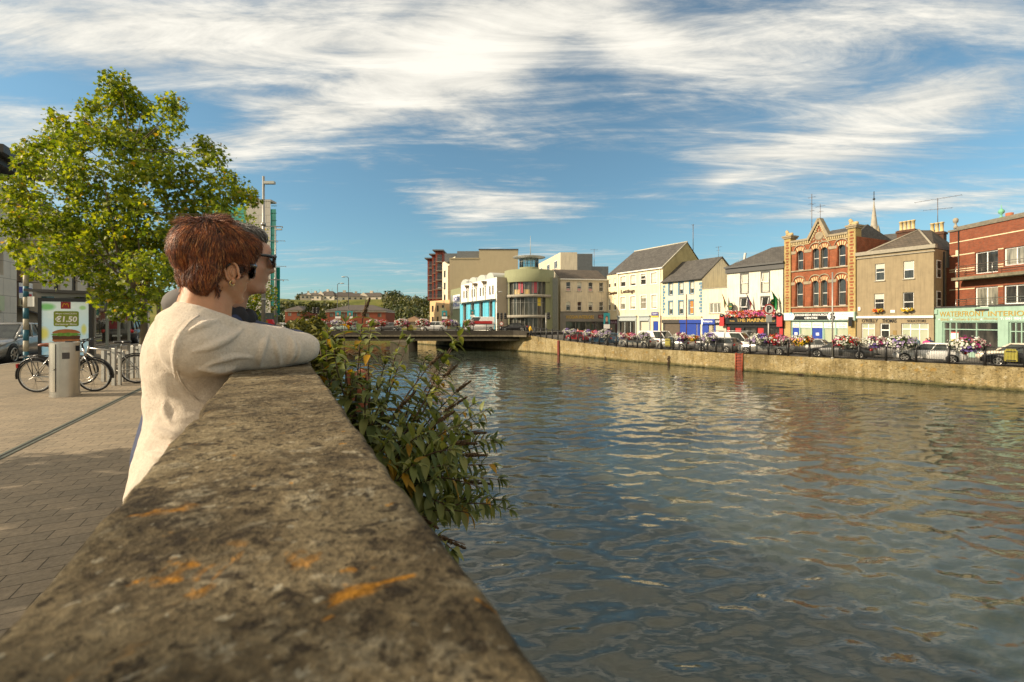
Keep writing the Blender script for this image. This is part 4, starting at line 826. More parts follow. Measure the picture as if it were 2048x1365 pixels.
tmp = bpy.data.objects.new('left_wing', None); C.objects.link(tmp); tmp.parent = cb_; tmp.matrix_local = Rl
q = MB(); wallholes(q, 0, WL, 0, H, wsL, 0, .22); q.quad((0,9,0),(0,0,0),(0,0,H),(0,9,H)); lw = q.build('left_wall', yel, cb_); lw.matrix_local = Rl; bpy.data.objects.remove(tmp)
for w in wsL:
    o = window(cb_, w, upvc, gl_a, .1, .09, True, 0, white, blind=(.5, blindm)); o.matrix_local = Rl
q = MB(); r = Lf.rect(K6,670,645,757,690); text(q,'Champion',r[0],r[1],r[2],r[3],-.01,0,.03,0,.06); o = q.build('lettering', M('dark brown letters', (.06,.035,.02), .5, 0), cb_); o.matrix_local = Rl
q = MB(); r = cf.rect(K6,798,625,945,675); text(q,'Lettings',r[0],r[1],r[2],r[3],-.01,0,.03,0,.06); q.build('lettering', M('dark brown letters', (.06,.035,.02), .5, 0), cb_)
q = MB(); zz = gs[0][3]; q.box(0.1,-.1,0,WL-.1,-.002,zz+.3); o = q.build('side_shop', M('plum paint', (.07,.03,.04), .5, .1), cb_); o.matrix_local = Rl
q = MB(); text(q,'KEBAB',.4,zz-.35,WL-.4,zz+.0,-.101,0,.0); o = q.build('side_shop_lettering', M('pale lilac', (.45,.35,.42)), cb_); o.matrix_local = Rl
q = MB(); q.box(.8,-.14,.3,WL-.8,-.101,zz-.5); o = q.build('side_shop_window', gl_b, cb_); o.matrix_local = Rl
# roof: ridge parallel to the front, hipped at the left end over the chamfer
rx = cf.pt(*K6(940,254), D*.55)[0]; Lc = Rl @ Vector((0,0,H)); q = MB(); e = -.25; rz = H+.02
rg0, rg1 = Vector((rx,D*.55,zap+.1)), Vector((W+.1,D*.55,zap+.1))
q.poly([(0,e,rz),(W+.1,e,rz),rg1,rg0]); q.poly([(Lc.x-.2,Lc.y,rz),(0,e,rz),rg0]); q.poly([(Lc.x-.2,Lc.y+6,rz),(Lc.x-.2,Lc.y,rz),rg0]); q.poly([(W+.1,D+.2,rz),(Lc.x-.2,Lc.y+6,rz),rg0,rg1])
rf = q.build('roof', slate, cb_); q = MB(); q.tube([rg0,rg1], .12, 6); q.tube([(W+.1,e,rz),rg1],.09,5); q.build('ridge', M('pale ridge', (.5,.47,.38), .8, .15, 4), rf)
q = MB(); q.box(-.1,-.3,H-.12,W+.1,-.02,H+.06); q.build('gutter', white, rf)
q = MB(); q.tube([(W-.5,-.06,.2),(W-.5,-.06,H)],.06,6); q.tube([(-.05,-.06,.2),(-.05,-.06,H)],.06,6); q.build('drainpipe', white, cb_)
mast(rf, (W+1.2,D*.55,zap-1.5), 4.2, ((4.1,.3,.2,1),), .05)
# shop bays
gp = M('grey shop paint', (.36,.40,.40), .5, .08, 3); zz = gs[0][3]
for r in gs[:2]:
    q = MB(); q.box(r[0]-.2,-.14,0,r[0],-.002,zz+.9); q.box(r[2],-.14,0,r[2]+.2,-.002,zz+.9); q.box(r[0],-.22,zz+.05,r[2],-.002,zz+.3); q.box(r[0]-.25,-.3,zz+.75,r[2]+.25,-.002,zz+.95); q.box(r[0],-.12,zz+.3,r[2],-.002,zz+.75); s_ = q.build('shop_surround', gp, cb_)
    window(s_, r, gp, gl_c, .1, .12, False, 2 if r is gs[0] else 0, None, 'shop_window', blind=None if r is gs[0] else (.85, M('cream shutter', (.55,.5,.38), .6, .05)))
d = MB(); r = gs[2]; d.box(r[0],.08,.05,r[2],.14,r[3]); d.box(r[0]+.2,.05,1.3,r[2]-.2,.08,r[3]-.3); d.build('door', bluep, cb_)
x0,z0,x1,z1 = cf.rect(K6,1120,865,1193,917); q = MB(); q.box(x0,-.1,z0,x1,-.003,z1,0); q.box(x0,-.103,z0,x1,-.1,z0+.22,2); text(q,'Champion',x0+.15,z1-.42,x1-.15,z1-.12,-.101,1,.01); text(q,'Lettings',x0+.2,z0+.3,x1-.15,z1-.5,-.101,1,.01); q.build('sign_board', [M('navy sign', (.015,.02,.2), .4, 0), whitel, M('yellow print', (.6,.45,.03))], cb_)

# ================================================================== beige interiors shop set back at the junction
A, B = Vector((8.65,81.1)), Vector((17.3,82.85)); wf = Fac(A, B, HC-2.2); W = wf.w
wb = wf.root('beige_shop_building', 'beige shop with grey stone fascia and small arched windows between tower and corner building')
beige = M('beige render', (.62,.54,.40), .9, .10, 1, .05, 40, streak=.34); greyst = M('grey stone cladding', (.20,.185,.16), .7, .12, 1.5, .1, 30)
H = wf.pt(*K6(400,520))[1]; zg = wf.pt(*K6(400,865))[1]
ws = lev([wf.rect(K6,*a) for a in ((222,545,268,645),(338,548,383,645),(455,552,500,645),(568,555,612,650))])+lev([wf.rect(K6,*a) for a in ((222,752,268,848),(340,755,383,848),(457,757,500,848),(568,758,612,848))])
q = MB(); wallholes(q, 0, W, zg, H, ws, 0, .2); shell(q, W, 10, H, .01, 0, False); zr = wf.pt(*K6(350,428), 4.5)[1]; q.poly([(0,9,H),(0,.01,H),(0,4.5,zr)]); q.poly([(W,.01,H),(W,9,H),(W,4.5,zr)]); q.build('wall', beige, wb)
for k, w in enumerate(ws): window(wb, w, upvc, gl_a, .1, .06, True, 0, grime, blind=(.4, curtain) if k in (1,4,6) else None)
for w in ws: q = MB(); arch(q, w, .1, 0, None, -.02, .18, 0); q.build('window_arch', beige, wb)
q = MB()
for k in (0,2,1): w = ws[k]; q.box(w[0]+.1,.09,w[1]+.08,w[2]-.1,.095,w[1]+.5,0); text(q,'SALE',w[0]+.16,w[1]+.16,w[2]-.16,w[1]+.42,.088,1,.01)
q.build('window_poster', [M('pale pink', (.6,.45,.42)), redp], wb)
q = MB(); q.quad((-.15,-.3,H),(W,-.3,H),(W,4.5,zr+.1),(-.15,4.5,zr+.1)); q.quad((W,9.3,H),(-.15,9.3,H),(-.15,4.5,zr+.1),(W,4.5,zr+.1)); rf = q.build('roof', slate2, wb); q = MB(); q.box(-.15,-.35,H-.14,W,-.02,H+.04); q.build('gutter', white, rf)
zs = wf.pt(*K6(430,963))[1]; q = MB(); hs = [(wf.pt(*K6(215,1000))[0],.2,wf.pt(*K6(640,1000))[0],zs)]; wallholes(q, -.1, W, 0, zg, hs, -.14, .3); q.box(-.1,-.24,zg,W,-.002,zg+.12); q.build('fascia', greyst, wb); h = hs[0]
window(wb, h, greyst, gl_c, .05, .1, False, 3, None, 'shop_window')
q = MB(); r = wf.rect(K6,215,898,510,935); text(q,'WOGAN INTERIORS',r[0],r[1],r[2],r[3],-.15,0,.015,0,.05); q.build('lettering', gold, wb)
r = wf.rect(K6,556,892,640,930); q = MB(); q.box(r[0],-.2,r[1],r[2],-.141,r[3],0); text(q,'KELLYS',r[0]+.2,r[1]+.12,r[2]-.2,r[3]-.12,-.201,1); q.build('sign_board', [M('dark red sign', (.12,.02,.02)), M('pale red', (.6,.3,.25))], wb)
# apartments behind the shop
af = Fac(Vector((6.1,104.0)), Vector((22.6,112.0)), DECK)
ab = thing('apartment_block', 'beige flat-roofed apartment block with a grey metal end rising behind the beige shop', 'building', (6.1,104,DECK), 0)
q = MB(); zt_ = lambda py, Y: HC+(HY-py)/F*Y-DECK
h1 = zt_(505,104); ax = 11.1-6.1; aL = Vector((7.3-6.1, 21)); q.box(ax,0,0,14.9-6.1,16,h1); hl = h1
q.add([(aL.x,aL.y,0),(ax,0,0),(ax,0,h1),(aL.x,aL.y,h1)], [(0,1,2,3)]); q.add([(aL.x,aL.y,h1),(ax,0,h1),(ax,16,h1),(ax,26,h1)], [(0,1,2,3)]); q.build('wall', beige, ab)
q = MB(); d = Vector((ax-aL.x,-aL.y,0)).normalized(); n = Vector((-aL.y,-(ax-aL.x),0)).normalized()
for t_ in (.82,.5,.14):
    c = Vector((lerp(aL.x,ax,t_), lerp(aL.y,0,t_), h1-2.4)); q.obox(c+n*.03, d*1.3, n*.04, Vector((0,0,.95)), 0); q.obox(c+n*.08, d*1.15, n*.02, Vector((0,0,.8)), 1); q.obox(c+n*.10, d*.06, n*.02, Vector((0,0,.8)), 0)
q.build('window_band', [upvc, gl_a], ab)
q = MB(); h2, h3 = zt_(508,104), zt_(533,104); q.box(14.9-6.1,-.05,0,18.4-6.1,14,h2); q.box(18.4-6.1,.3,0,22.1-6.1,14,h3)
for k in range(24): x = 8.85+k*.3; q.box(x,-.09 if x < 12.3 else .26,0,x+.04,-.05 if x < 12.3 else .3,(h2 if x < 12.3 else h3)-.05)
q.build('metal_cladding', lead, ab)
mast(ab, (13.4,4,h3), 4.6, ((4.4,1.6,.1,2),), .05)

# ================================================================== round green tower
tx, ty = 3.05, 80.5; R_ = 4.35; tb = thing('round_tower_building', 'sage green round-fronted corner building with bands of curved glass and a glass lantern on top', 'building', (tx,ty,HC-1.75))
zT = lambda py, Y=77.: HC+(HY-py)/F*Y-(HC-1.75)
sage = M('sage green render', (.235,.245,.135), .85, .07, 1.2, .04, 40, streak=.12); curvem = glassmat('curved glazing', (.03,.034,.032), .04, (.13,.125,.10), 1.0)
z0, z1, z2, z3, z4, zt_ = zT(440+1030*.1905), zT(440+1000*.1905), zT(440+815*.1905), zT(440+785*.1905), zT(440+652*.1905), zT(440+520*.1905)
a0, a1 = rad(180), rad(345)
q = MB(); q.lathe([(R_,z4),(R_+.02,zt_),(R_-.3,zt_),(R_-.3,zt_-.3),(0,zt_-.3)], n=48); q.lathe([(R_-.02,z4),(0,z4)], n=48); 
q.lathe([(R_-.1,0),(R_-.1,z4)], n=10, a0=rad(-52), a1=rad(-18)); q.lathe([(R_-.1,0),(R_-.1,z4)], n=6, a0=rad(196), a1=rad(214)); q.box(R_*.60,-2.6,0,R_-.42,6,zt_-1.3); q.box(-R_+.5,0,0,R_,6,z4)
q.build('wall', sage, tb)
q = MB()
for za, zb_ in ((z1-.0,z0),(z3,z2)): q.lathe([(R_-.4,zb_-.0),(R_+.12,zb_),(R_+.12,za),(R_-.4,za)] if za > zb_ else [(R_-.4,za),(R_+.12,za),(R_+.12,zb_),(R_-.4,zb_)], n=48)
q.build('ledge', M('weathered ledge', (.30,.275,.22), .85, .2, 3), tb)
for za, zb_ in ((.1,z0 if z0 < z1 else z1),(max(z0,z1),min(z2,z3)),(max(z2,z3),z4)):
    g = MB(); g.lathe([(R_-.5,za),(R_-.5,zb_)], n=40, a0=rad(200), a1=rad(312)); w = MB()
    for k in range(10): a_ = rad(202+k*12); w.box(-.05,-.05,za,.05,.05,zb_); w2 = w
    f = MB()
    for k in range(11):
        a_ = rad(204+k*10.5); c = Vector((math.cos(a_),math.sin(a_),0)); f.obox(c*(R_-.45)+Vector((0,0,(za+zb_)/2)), c*.06, Vector((-c.y,c.x,0))*(.11 if k in (7,) else .045), Vector((0,0,(zb_-za)/2)))
    f.lathe([(R_-.5,(za*.3+zb_*.7)-.03),(R_-.42,(za*.3+zb_*.7)-.03),(R_-.42,(za*.3+zb_*.7)+.03),(R_-.5,(za*.3+zb_*.7)+.03)], n=40, a0=rad(204), a1=rad(310)) if zb_-za > 2.6 else None
    fr = f.build('curtain_window', M('grey window metal', (.22,.22,.2), .45, .1, 4), tb); g.build('pane', curvem, fr)
q = MB()
for k, (a_, m_) in enumerate(((246,0),(281,0),(236,1),(262,1),(294,2))):                # things standing in the windows
    a_ = rad(a_); c = Vector((math.cos(a_),math.sin(a_),0)); zz = (max(z2,z3) if m_ < 2 else max(z0,z1)+1.5); hh = (.95,.4,.7)[m_]; q.obox(c*(R_-.46)+Vector((0,0,zz+hh+(.25 if m_ == 0 else .05))), c*.02, Vector((-c.y,c.x,0))*(.42,.5,.38)[m_], Vector((0,0,hh)), m_)
q.build('window_posters', [M('pink red poster', (.40,.06,.08)), M('tan poster', (.5,.36,.16)), M('yellow print', (.6,.45,.03))], tb)
q = MB(); 
for k in range(5): c = Vector((math.cos(rad(214)),math.sin(rad(214)),0))
q.cyl((math.cos(rad(208))*(R_-.25),math.sin(rad(208))*(R_-.25)), .22, 0, z4, 14); q.build('column', M('pale column', (.5,.47,.38), .7, .08), tb)
zb0, zb1, zl = zt_-.3, zT(440+472*.1905), zT(440+372*.1905); r2 = 1.75
q = MB(); q.lathe([(r2+.1,zb0),(r2+.1,zb1),(0,zb1)], (0,1,0), 8, a0=rad(22), a1=rad(382)); q.build('lantern_base', sage, tb)
q = MB(); q.lathe([(r2-.1,zb1),(r2-.1,zl)], (0,1,0), 24); g = q.build('lantern_glass', clearglass('lantern glazing', (.62,.75,.74)), tb); q = MB()
for k in range(12): a_ = rad(k*30+8); q.cyl((math.cos(a_)*(r2-.06),1+math.sin(a_)*(r2-.06)), .06, zb1, zl, 6)
q.lathe([(r2-.12,zb1+1.0),(r2,zb1+1.0),(r2,zb1+1.06),(r2-.12,zb1+1.06)], (0,1,0), 24); q.build('lantern_frame', M('grey window metal', (.22,.22,.2)), tb)
q = MB(); q.lathe([(0,zl+.5),(1.0,zl+.42),(1.9,zl+.14),(1.95,zl),(0,zl)], (0,1,0), 32)
for k in range(36):
    a_ = rad(k*10); c = Vector((math.cos(a_),math.sin(a_),0)); o = Vector((0,1,0)); q.tube([o+c*1.8+Vector((0,0,zl+.1)), o+c*2.9+Vector((0,0,zl+.22))], .04, 4)
for rr, zz in ((2.1,.14),(2.35,.17),(2.6,.2),(2.9,.24)): q.tube([Vector((math.cos(rad(k*12))*rr,1+math.sin(rad(k*12))*rr,zl+zz)) for k in range(31)], .045, 4)
q.build('lantern_canopy', M('pale grey metal', (.42,.43,.40), .5, .08, 3, metal=.2), tb)
zm_ = zT(440+118*.1905); q = MB(); q.tube([(.25,1,zl+.4),(.25,1,zm_)], [.07,.03], 8); q.tube([(.25,1,zl+1.4),(1.1,1,zl+.3)], .012, 4); q.build('flagpole', M('pale grey metal', (.42,.43,.40)), tb)
q = MB(); gx = R_-.35; 
for i in range(3):
    for j in range(34): q.box(gx-.1+i*.3, -2.72, .3+j*.26, gx+.16+i*.3, -2.61, .52+j*.26)
q.build('glass_block_panel', glassmat('glass blocks', (.12,.13,.11), .2, (.25,.25,.2), 6), tb); q = MB(); q.box(gx-.06,-2.61,0,gx+.9,-1.5,zt_-1.3); q.build('stair_wall', M('grey stair wall', (.19,.18,.14), .8, .1), tb)

# ================================================================== white vaulted shop with turquoise panels, and its green end
A, B = Vector((-10.75,96.0)), Vector((-2.6,78.0)); nf = Fac(A, B, HC-1.7); W = nf.w
nb = nf.root('vaulted_white_shop', 'white shop with four vaulted roof bays, paired slit windows and tall turquoise panels')
wht = M('bright white render', (.80,.78,.70), .8, .04, 1, streak=.12); turq = M('turquoise panel', (.10,.45,.60), .5, .1, 3); H = nf.pt(*K5(620,645))[1]; zc = nf.pt(*K5(600,860))[1]
sl_ = lev([nf.rect(K5,*a) for a in ((455,752,468,832),(481,745,494,828),(540,735,552,820),(566,728,578,815),(627,715,641,800),(656,708,670,793),(725,693,740,785),(757,685,773,778))])
gw = [nf.rect(K5,*a) for a in ((460,880,492,1100),(540,870,575,1100),(630,860,665,1100),(730,845,768,1100))]; gw = [(r[0],.3,r[2],zc-.15) for r in gw]
q = MB(); wallholes(q, 0, W, 0, H, sl_+gw, 0, .3); shell(q, W, 14, H, .01, 0, False); q.build('wall', wht, nb)
q = MB(); q.quad((W+.02,.0,0),(W+.02,4,0),(W+.02,4,H),(W+.02,.0,H)); q.build('end_wall', M('taupe render', (.40,.34,.25), .9, .08, 1), nb)
for r in sl_: window(nb, r, gutter, gl_a, .15, .05, False)
for r in gw: window(nb, r, gutter, gl_c, .15, .08, False, 0, None, 'tall_window')
xs_ = [nf.pt(*K5(x,930))[0] for x in (428,458,495,538,578,628,668,728,770,792)]
for k in range(0, 10, 2):
    q = MB(); n = 4; q.box(xs_[k],-.16,.3,xs_[k+1],-.002,zc-.1)
    for j in range(1, 7): zz = lerp(.3,zc-.1,j/7); q.box(xs_[k]-.01,-.18,zz-.03,xs_[k+1]+.01,-.16,zz+.03)
    q.build('turquoise_panel', turq, nb)
q = MB(); q.box(.5,-1.0,zc,W-.3,-.002,zc+.12); q.build('canopy', M('pale grey metal', (.42,.43,.40)), nb)
vaultm = M('vault sheet', (.50,.50,.45), .5, .08, 2, metal=.15)
for k, (xa, xb) in enumerate(((462,545),(546,630),(632,728),(730,812))):
    ua, ub = nf.pt(*K5(xa,640),1)[0], nf.pt(*K5(xb,620),1)[0]; w_q = ub-ua; q = MB(); n = 12
    for i in range(n):
        ta, tb_ = math.pi*i/n, math.pi*(i+1)/n; f_ = lambda t_: (ua+w_q*(.5-.5*math.cos(t_)), H+1.15*math.sin(t_)**.8)
        (x0,z0_),(x1,z1_) = f_(ta), f_(tb_); q.quad((x1,.3,z1_),(x0,.3,z0_),(x0,12,z0_),(x1,12,z1_)); q.quad((x0,.3,H),(x1,.3,H),(x1,.3,z1_),(x0,.3,z0_))
    q.build('roof_vault', vaultm, nb)
for px, py in ((508,690),(595,668),(690,645)):
    x, z = nf.pt(*K5(px,py)); q = MB(); q.lathe([(.06,-1.0),(.1,-.7),(.5,-.1),(.55,0),(.4,0)], (x,-.35,z), 12); q.tube([(x,-.12,.3),(x,-.12,z-.8)], .07, 6); q.build('rain_hopper', M('bronze hopper', (.17,.13,.09), .6, .15), nb)
ef = Fac(Vector((-14.2,104.5)), A, HC-1.7); eb = ef.root('green_shop_end', 'sage green shop end wall with a white board sign beside the white vaulted shop')
He = ef.pt(*K5(370,725))[1]; q = MB(); q.quad((0,0,0),(ef.w,0,0),(ef.w,0,He),(0,0,He)); q.quad((0,0,He),(ef.w,0,He),(ef.w,9,He),(0,9,He)); q.quad((0,9,0),(0,0,0),(0,0,He),(0,9,He)); q.build('wall', sage, eb)
x0,z0,x1,z1 = ef.rect(K5,352,788,425,935); q = MB(); q.box(x0,-.15,z0,x1,-.003,z1,0); text(q,'WOGAN',x0+.3,z1-1.5,x1-.1,z1-.35,-.151,1,.04); text(q,'INTERIORS',x0+.3,z1-2.6,x1-.3,z1-1.75,-.151,1,.03); q.build('sign_board', [wht, M('royal blue letters', (.02,.03,.30), .5, 0)], eb)
q = MB(); r = ef.rect(K5,315,795,342,1005); q.box(r[0],-.05,r[1],r[2],-.003,r[3]); q.build('glazed_strip', gl_b, eb)

# ================================================================== big beige block, red balcony flats
bb = thing('beige_block', 'large blank beige block with grey rooftop plant rooms behind the white vaulted shop', 'building', (-11,104,DECK)); zB = lambda py, Y=104.: HC+(HY-py)/F*Y-DECK
tan = M('tan render', (.42,.345,.22), .9, .05, .7, .03, 30, streak=.1); X_ = lambda px, Y=104.: (px-CX)/F*Y+11
q = MB(); q.box(X_(958),0,0,X_(1036),14,zB(500)); q.box(X_(899,104),.05,0,X_(958),14,zB(517)); q.box(X_(899),-.06,zB(517)-.15,X_(958),.05,zB(517)+.1); q.build('wall', tan, bb)
q = MB(); q.box(X_(958)-.1,-.1,zB(500),X_(1036)+.1,14.1,zB(500)+.2); q.build('coping', gutter, bb)
q = MB(); q.box(X_(912),2,zB(517),X_(958)-.02,10,zB(500)); q.box(X_(884),4,zB(519),X_(910),10,zB(502)); q.build('plant_room', lead, bb)
bf = Fac(Vector((-17.6,115.0)), Vector((-13.0,104.2)), DECK); q = MB(); 
Mb = Matrix.Translation((-11,104,0)).inverted() @ Matrix.Translation((bf.A.x,bf.A.y,0)) @ Matrix.Rotation(bf.ang,4,'Z')
Hb = zB(518,108); hol = [(bf.w*.12,Hb*f_,bf.w*.27,Hb*f_+1.7) for f_ in (.40,.58,.76)]; wallholes(q,0,bf.w,0,Hb,hol,0,.2); o = q.build('side_wall', M('pale render', (.64,.57,.43), .9, .06, 1), bb); o.matrix_local = Mb
for h in hol: o = window(bb, h, gutter, gl_a, .1, .08, False, 1); o.matrix_local = Mb
q = MB(); q.box(bf.w*.5,-.15,4,bf.w-.1,-.003,Hb-1.5); o = q.build('brick_recess', brickmat('brown brick panel', (.21,.13,.06), (.17,.10,.05), (.12,.09,.06)), bb); o.matrix_local = Mb
rbk = thing('balcony_flats', 'dark red flats with stepped stacks of grey balconies above an orange ground storey', 'building', (-21.5,126,DECK)); rd = M('oxide red render', (.27,.062,.038), .85, .12, 1); orng = M('apricot render', (.62,.40,.20), .9, .08, 1)
for k, (pa, pb, pt_) in enumerate(((855,866,519),(864,874,511),(871,886,503))):
    Y = 126-k*3.5; xa, xb = (pa-CX)/F*Y+21.5, (pb-CX)/F*Y+21.5; yk = -k*3.5; zt_ = HC+(HY-pt_)/F*Y-DECK; zb_ = HC+(HY-601)/F*Y-DECK
    q = MB(); q.box(xa,yk,zb_,xb,yk+8,zt_); q.build('red_wall', rd, rbk); q = MB(); q.box(xa-.6,yk-1.2,zt_,xb+.3,yk+8,zt_+.3); q.build('flat_roof', lead, rbk)
    for j in range(5):
        z = zb_+.4+j*(zt_-zb_-1)/5; q = MB(); q.box(xa+.35,yk-1.1,z,xb-.1,yk-.003,z+.2); q.build('balcony', M('concrete grey', (.32,.28,.22), .9, .15, 3), rbk)
        q = MB(); q.box(xa+.35,yk-1.1,z+1.1,xb-.1,yk-1.04,z+1.16)
        for i in range(7): x = lerp(xa+.38, xb-.15, i/6); q.box(x,yk-1.1,z+.2,x+.04,yk-1.06,z+1.1)
        q.build('balcony_railing', lead, rbk); q = MB(); q.box(xa+.5,yk-.05,z+.3,xb-.25,yk-.004,z+2.1); q.build('balcony_door', gl_a, rbk)
of2 = Fac(Vector((-20.4,113)), Vector((-14.2,104.7)), DECK); Mo = Matrix.Translation((-21.5,126,0)).inverted() @ Matrix.Translation((of2.A.x,of2.A.y,0)) @ Matrix.Rotation(of2.ang,4,'Z'); Ho = HC+(HY-601)/F*108-DECK
q = MB(); hol = [(of2.w*f_,Ho*g,of2.w*f_+1.0,Ho*g+1.5) for f_ in (.1,.35,.6) for g in (.2,.6)]; wallholes(q,0,of2.w,0,Ho,hol,0,.2); q.quad((0,0,Ho),(of2.w,0,Ho),(of2.w,9,Ho),(0,9,Ho)); q.quad((0,9,0),(0,0,0),(0,0,Ho),(0,9,Ho)); o = q.build('apricot_wall', orng, rbk); o.matrix_local = Mo
for h in hol: o = window(rbk, h, gutter, gl_a, .1, .08, False, 1); o.matrix_local = Mo
q = MB(); q.box(of2.w*.72,-1.2,Ho*.45,of2.w*1.0,-.003,Ho*.5); q.box(of2.w*.72,-1.2,Ho*.5,of2.w*1.0,-1.1,Ho*.72); o = q.build('yellow_balcony', M('pale yellow panel', (.6,.5,.22)), rbk); o.matrix_local = Mo

# ================================================================== slate roofed house and spire seen above the fronts
sf_ = Fac(Vector((39.5,58.5)), Vector((44.8,54.0)), STREET); zr = sf_.pt(1760,469,3)[1]
rh = sf_.root('rear_house', 'plain house whose dark slate roof with skylights shows behind the pointed gable building', 'building')
q = MB(); q.box(-2.5,0,0,11,7,zr-2.4); q.build('wall', ren, rh); q = MB(); q.prism([(0,0)],0,0) if False else None
q.quad((-2.7,-.2,zr-2.5),(11.2,-.2,zr-2.5),(11.2,3.5,zr),(-2.7,3.5,zr)); q.quad((11.2,7.2,zr-2.5),(-2.7,7.2,zr-2.5),(-2.7,3.5,zr),(11.2,3.5,zr)); rf = q.build('roof', slate, rh)
x, z = sf_.pt(*K8(210,360), 1.5); q = MB(); dd = Vector((0,3.7,2.5)).normalized(); q.obox((x,1.35,zr-2.5+(1.55/3.7)*2.5), Vector((.75,0,0)), dd*.5, Vector((0,-dd.z,dd.y))*.06); q.build('skylight', glassmat('skylight glass', (.3,.33,.35), .1), rf)
Y = 190.; spx = (1748-CX)/F*Y; zt_ = HC+(644-393)/F*Y; z0 = HC+(644-472)/F*Y
sp = thing('church_spire', 'slender grey stone church spire rising far behind the brick roofs', 'spire', (spx,Y,0)); q = MB(); wv = 8.6/F*Y
q.lathe([(wv,0),(wv,z0-4)], n=8); q.build('tower_shaft', stone, sp); q = MB(); q.lathe([(wv*1.05,z0-4),(wv*.92,z0),(wv*.5,lerp(z0,zt_,.42)),(wv*.13,lerp(z0,zt_,.8)),(.12,zt_-1.5)], n=8); q.build('spire', M('spire stone', (.38,.34,.28), .9, .2, .6), sp); q = MB(); q.tube([(0,0,zt_-2),(0,0,zt_+2)], .14, 6); q.ell((0,0,zt_-1.2),.5,.5,.4,0,8); q.build('finial', dark, sp)
q = MB()
for k in range(4): a_ = k*math.pi/2+.4; c = Vector((math.cos(a_),math.sin(a_),0))*wv*.92; q.lathe([(.7,z0-2),(.7,z0+1.2),(0,z0+4.5)], c, 6)
q.build('pinnacles', stone, sp)
# ================================================================== left bank buildings
lw0 = Vector((-28.3,26.0)); ld = Vector((-.4717,.8818))
stc = brickmat('pale stone panels', (.68,.63,.53), (.63,.58,.49), (.25,.22,.18), 1.5, .95, .012, .15, .15); brn = brickmat('brown wall brick', (.20,.12,.075), (.15,.095,.06), (.2,.16,.12), .22, .075, .01, .3, .2)
pf = Fac(lw0-ld*4.5, lw0, 0); W = pf.w; lb1 = pf.root('stone_clad_building', 'pale stone clad building with dark overhanging roof at the left behind the silver saloon')
zt_, zp = pf.pt(12,372)[1], pf.pt(40,318,-1.1)[1]-.8
ws = [pf.rect(T0,-16,500,7,549), pf.rect(T0,-70,500,-45,549)]
q = MB(); wallholes(q,0,W,.75,zt_,ws,0,.3); q.quad((W,0,0),(W,9,0),(W,9,zt_),(W,0,zt_)); q.quad((0,0,zt_),(W,0,zt_),(W,9,zt_),(0,9,zt_)); q.build('wall', stc, lb1)
for w in ws: window(lb1, w, gutter, gl_a, .2, .08, False, 1)
q = MB(); q.box(0,-.05,0,W+.05,-.002,.75); q.build('plinth', gutter, lb1)
x = pf.pt(-4,600)[0]; q = MB(); q.box(x-2.5,-.12,pf.pt(0,622)[1],pf.pt(3,600)[0],-.003,pf.pt(0,592)[1]); q.build('shop_sign', M('pale green sign', (.5,.55,.35)), lb1)
q = MB(); q.box(0,1.0,zt_,W-.4,9,zp+.6); q.build('upper_storey', M('bronze cladding', (.09,.075,.06), .5, .15, 2), lb1)
q = MB(); q.box(0,-1.1,zp+.6,W+1.2,9,zp+1.0); q.box(0,-.6,zp+.25,W+.5,9,zp+.6); q.build('overhanging_roof', M('dark roof edge', (.03,.028,.026), .5, .1), lb1)
pg = Fac(lw0+ld*.0, lw0+ld*2.3, 0); W = 2.9; lb2 = pg.root('brick_cafe_building', 'narrow brown brick building with shop sign, flags and a grey awning at the left')
V = .9; x1 = pg.pt(71,560,V)[0]; ztb = 9.5; q = MB(); en = (.15,.05,x1-.1,2.35); wallholes(q,-.5,x1,0,ztb,[en],V,.5); q.quad((-.5,V,ztb),(x1,V,ztb),(x1,8,ztb),(-.5,8,ztb)); q.build('wall', brn, lb2)
q = MB(); q.box(en[0],V+.3,0,en[2],V+.4,2.35); q.build('entrance', gl_c, lb2)
q = MB(); q.box(x1,V-.5,0,x1+.75,V+1,8.7); q.build('pilaster', M('taupe pilaster', (.36,.31,.25), .85, .1), lb2)
r = pg.rect(T0,36,599,68,614,V); q = MB(); q.box(r[0],V-.08,r[1],r[2],V-.003,r[3],0); text(q,'IMORA',r[0]+.15,r[1]+.1,r[2]-.1,r[3]-.08,V-.081,1); q.build('shop_sign', [M('cream sign', (.58,.52,.32)), M('brown letters', (.09,.03,.02))], lb2)
q = MB(); z = r[1]-.1; q.add([(r[0]-.1,V-.02,z),(r[2]+.5,V-.02,z),(r[2]+.7,V-1.7,z-.65),(r[0],V-1.7,z-.65),(r[2]+.7,V-1.7,z-.85),(r[0],V-1.7,z-.85)], [(0,3,2,1),(3,5,4,2)]); o = q.build('awning', M('charcoal awning', (.05,.05,.052), .8, .15), lb2); o.modifiers.new('t','SOLIDIFY').thickness = .03
q = MB(); x, z = pg.pt(57,482,V); q.box(x-.25,V-.25,z-.3,x+.2,V-.003,z+.3); q.build('ventilator', blackp, lb2)
q = MB(); x, z = pg.pt(78,472,V); q.box(x-.3,V-.06,z-.6,x+.5,V+.3,z+.5); q.build('window', gl_b, lb2)
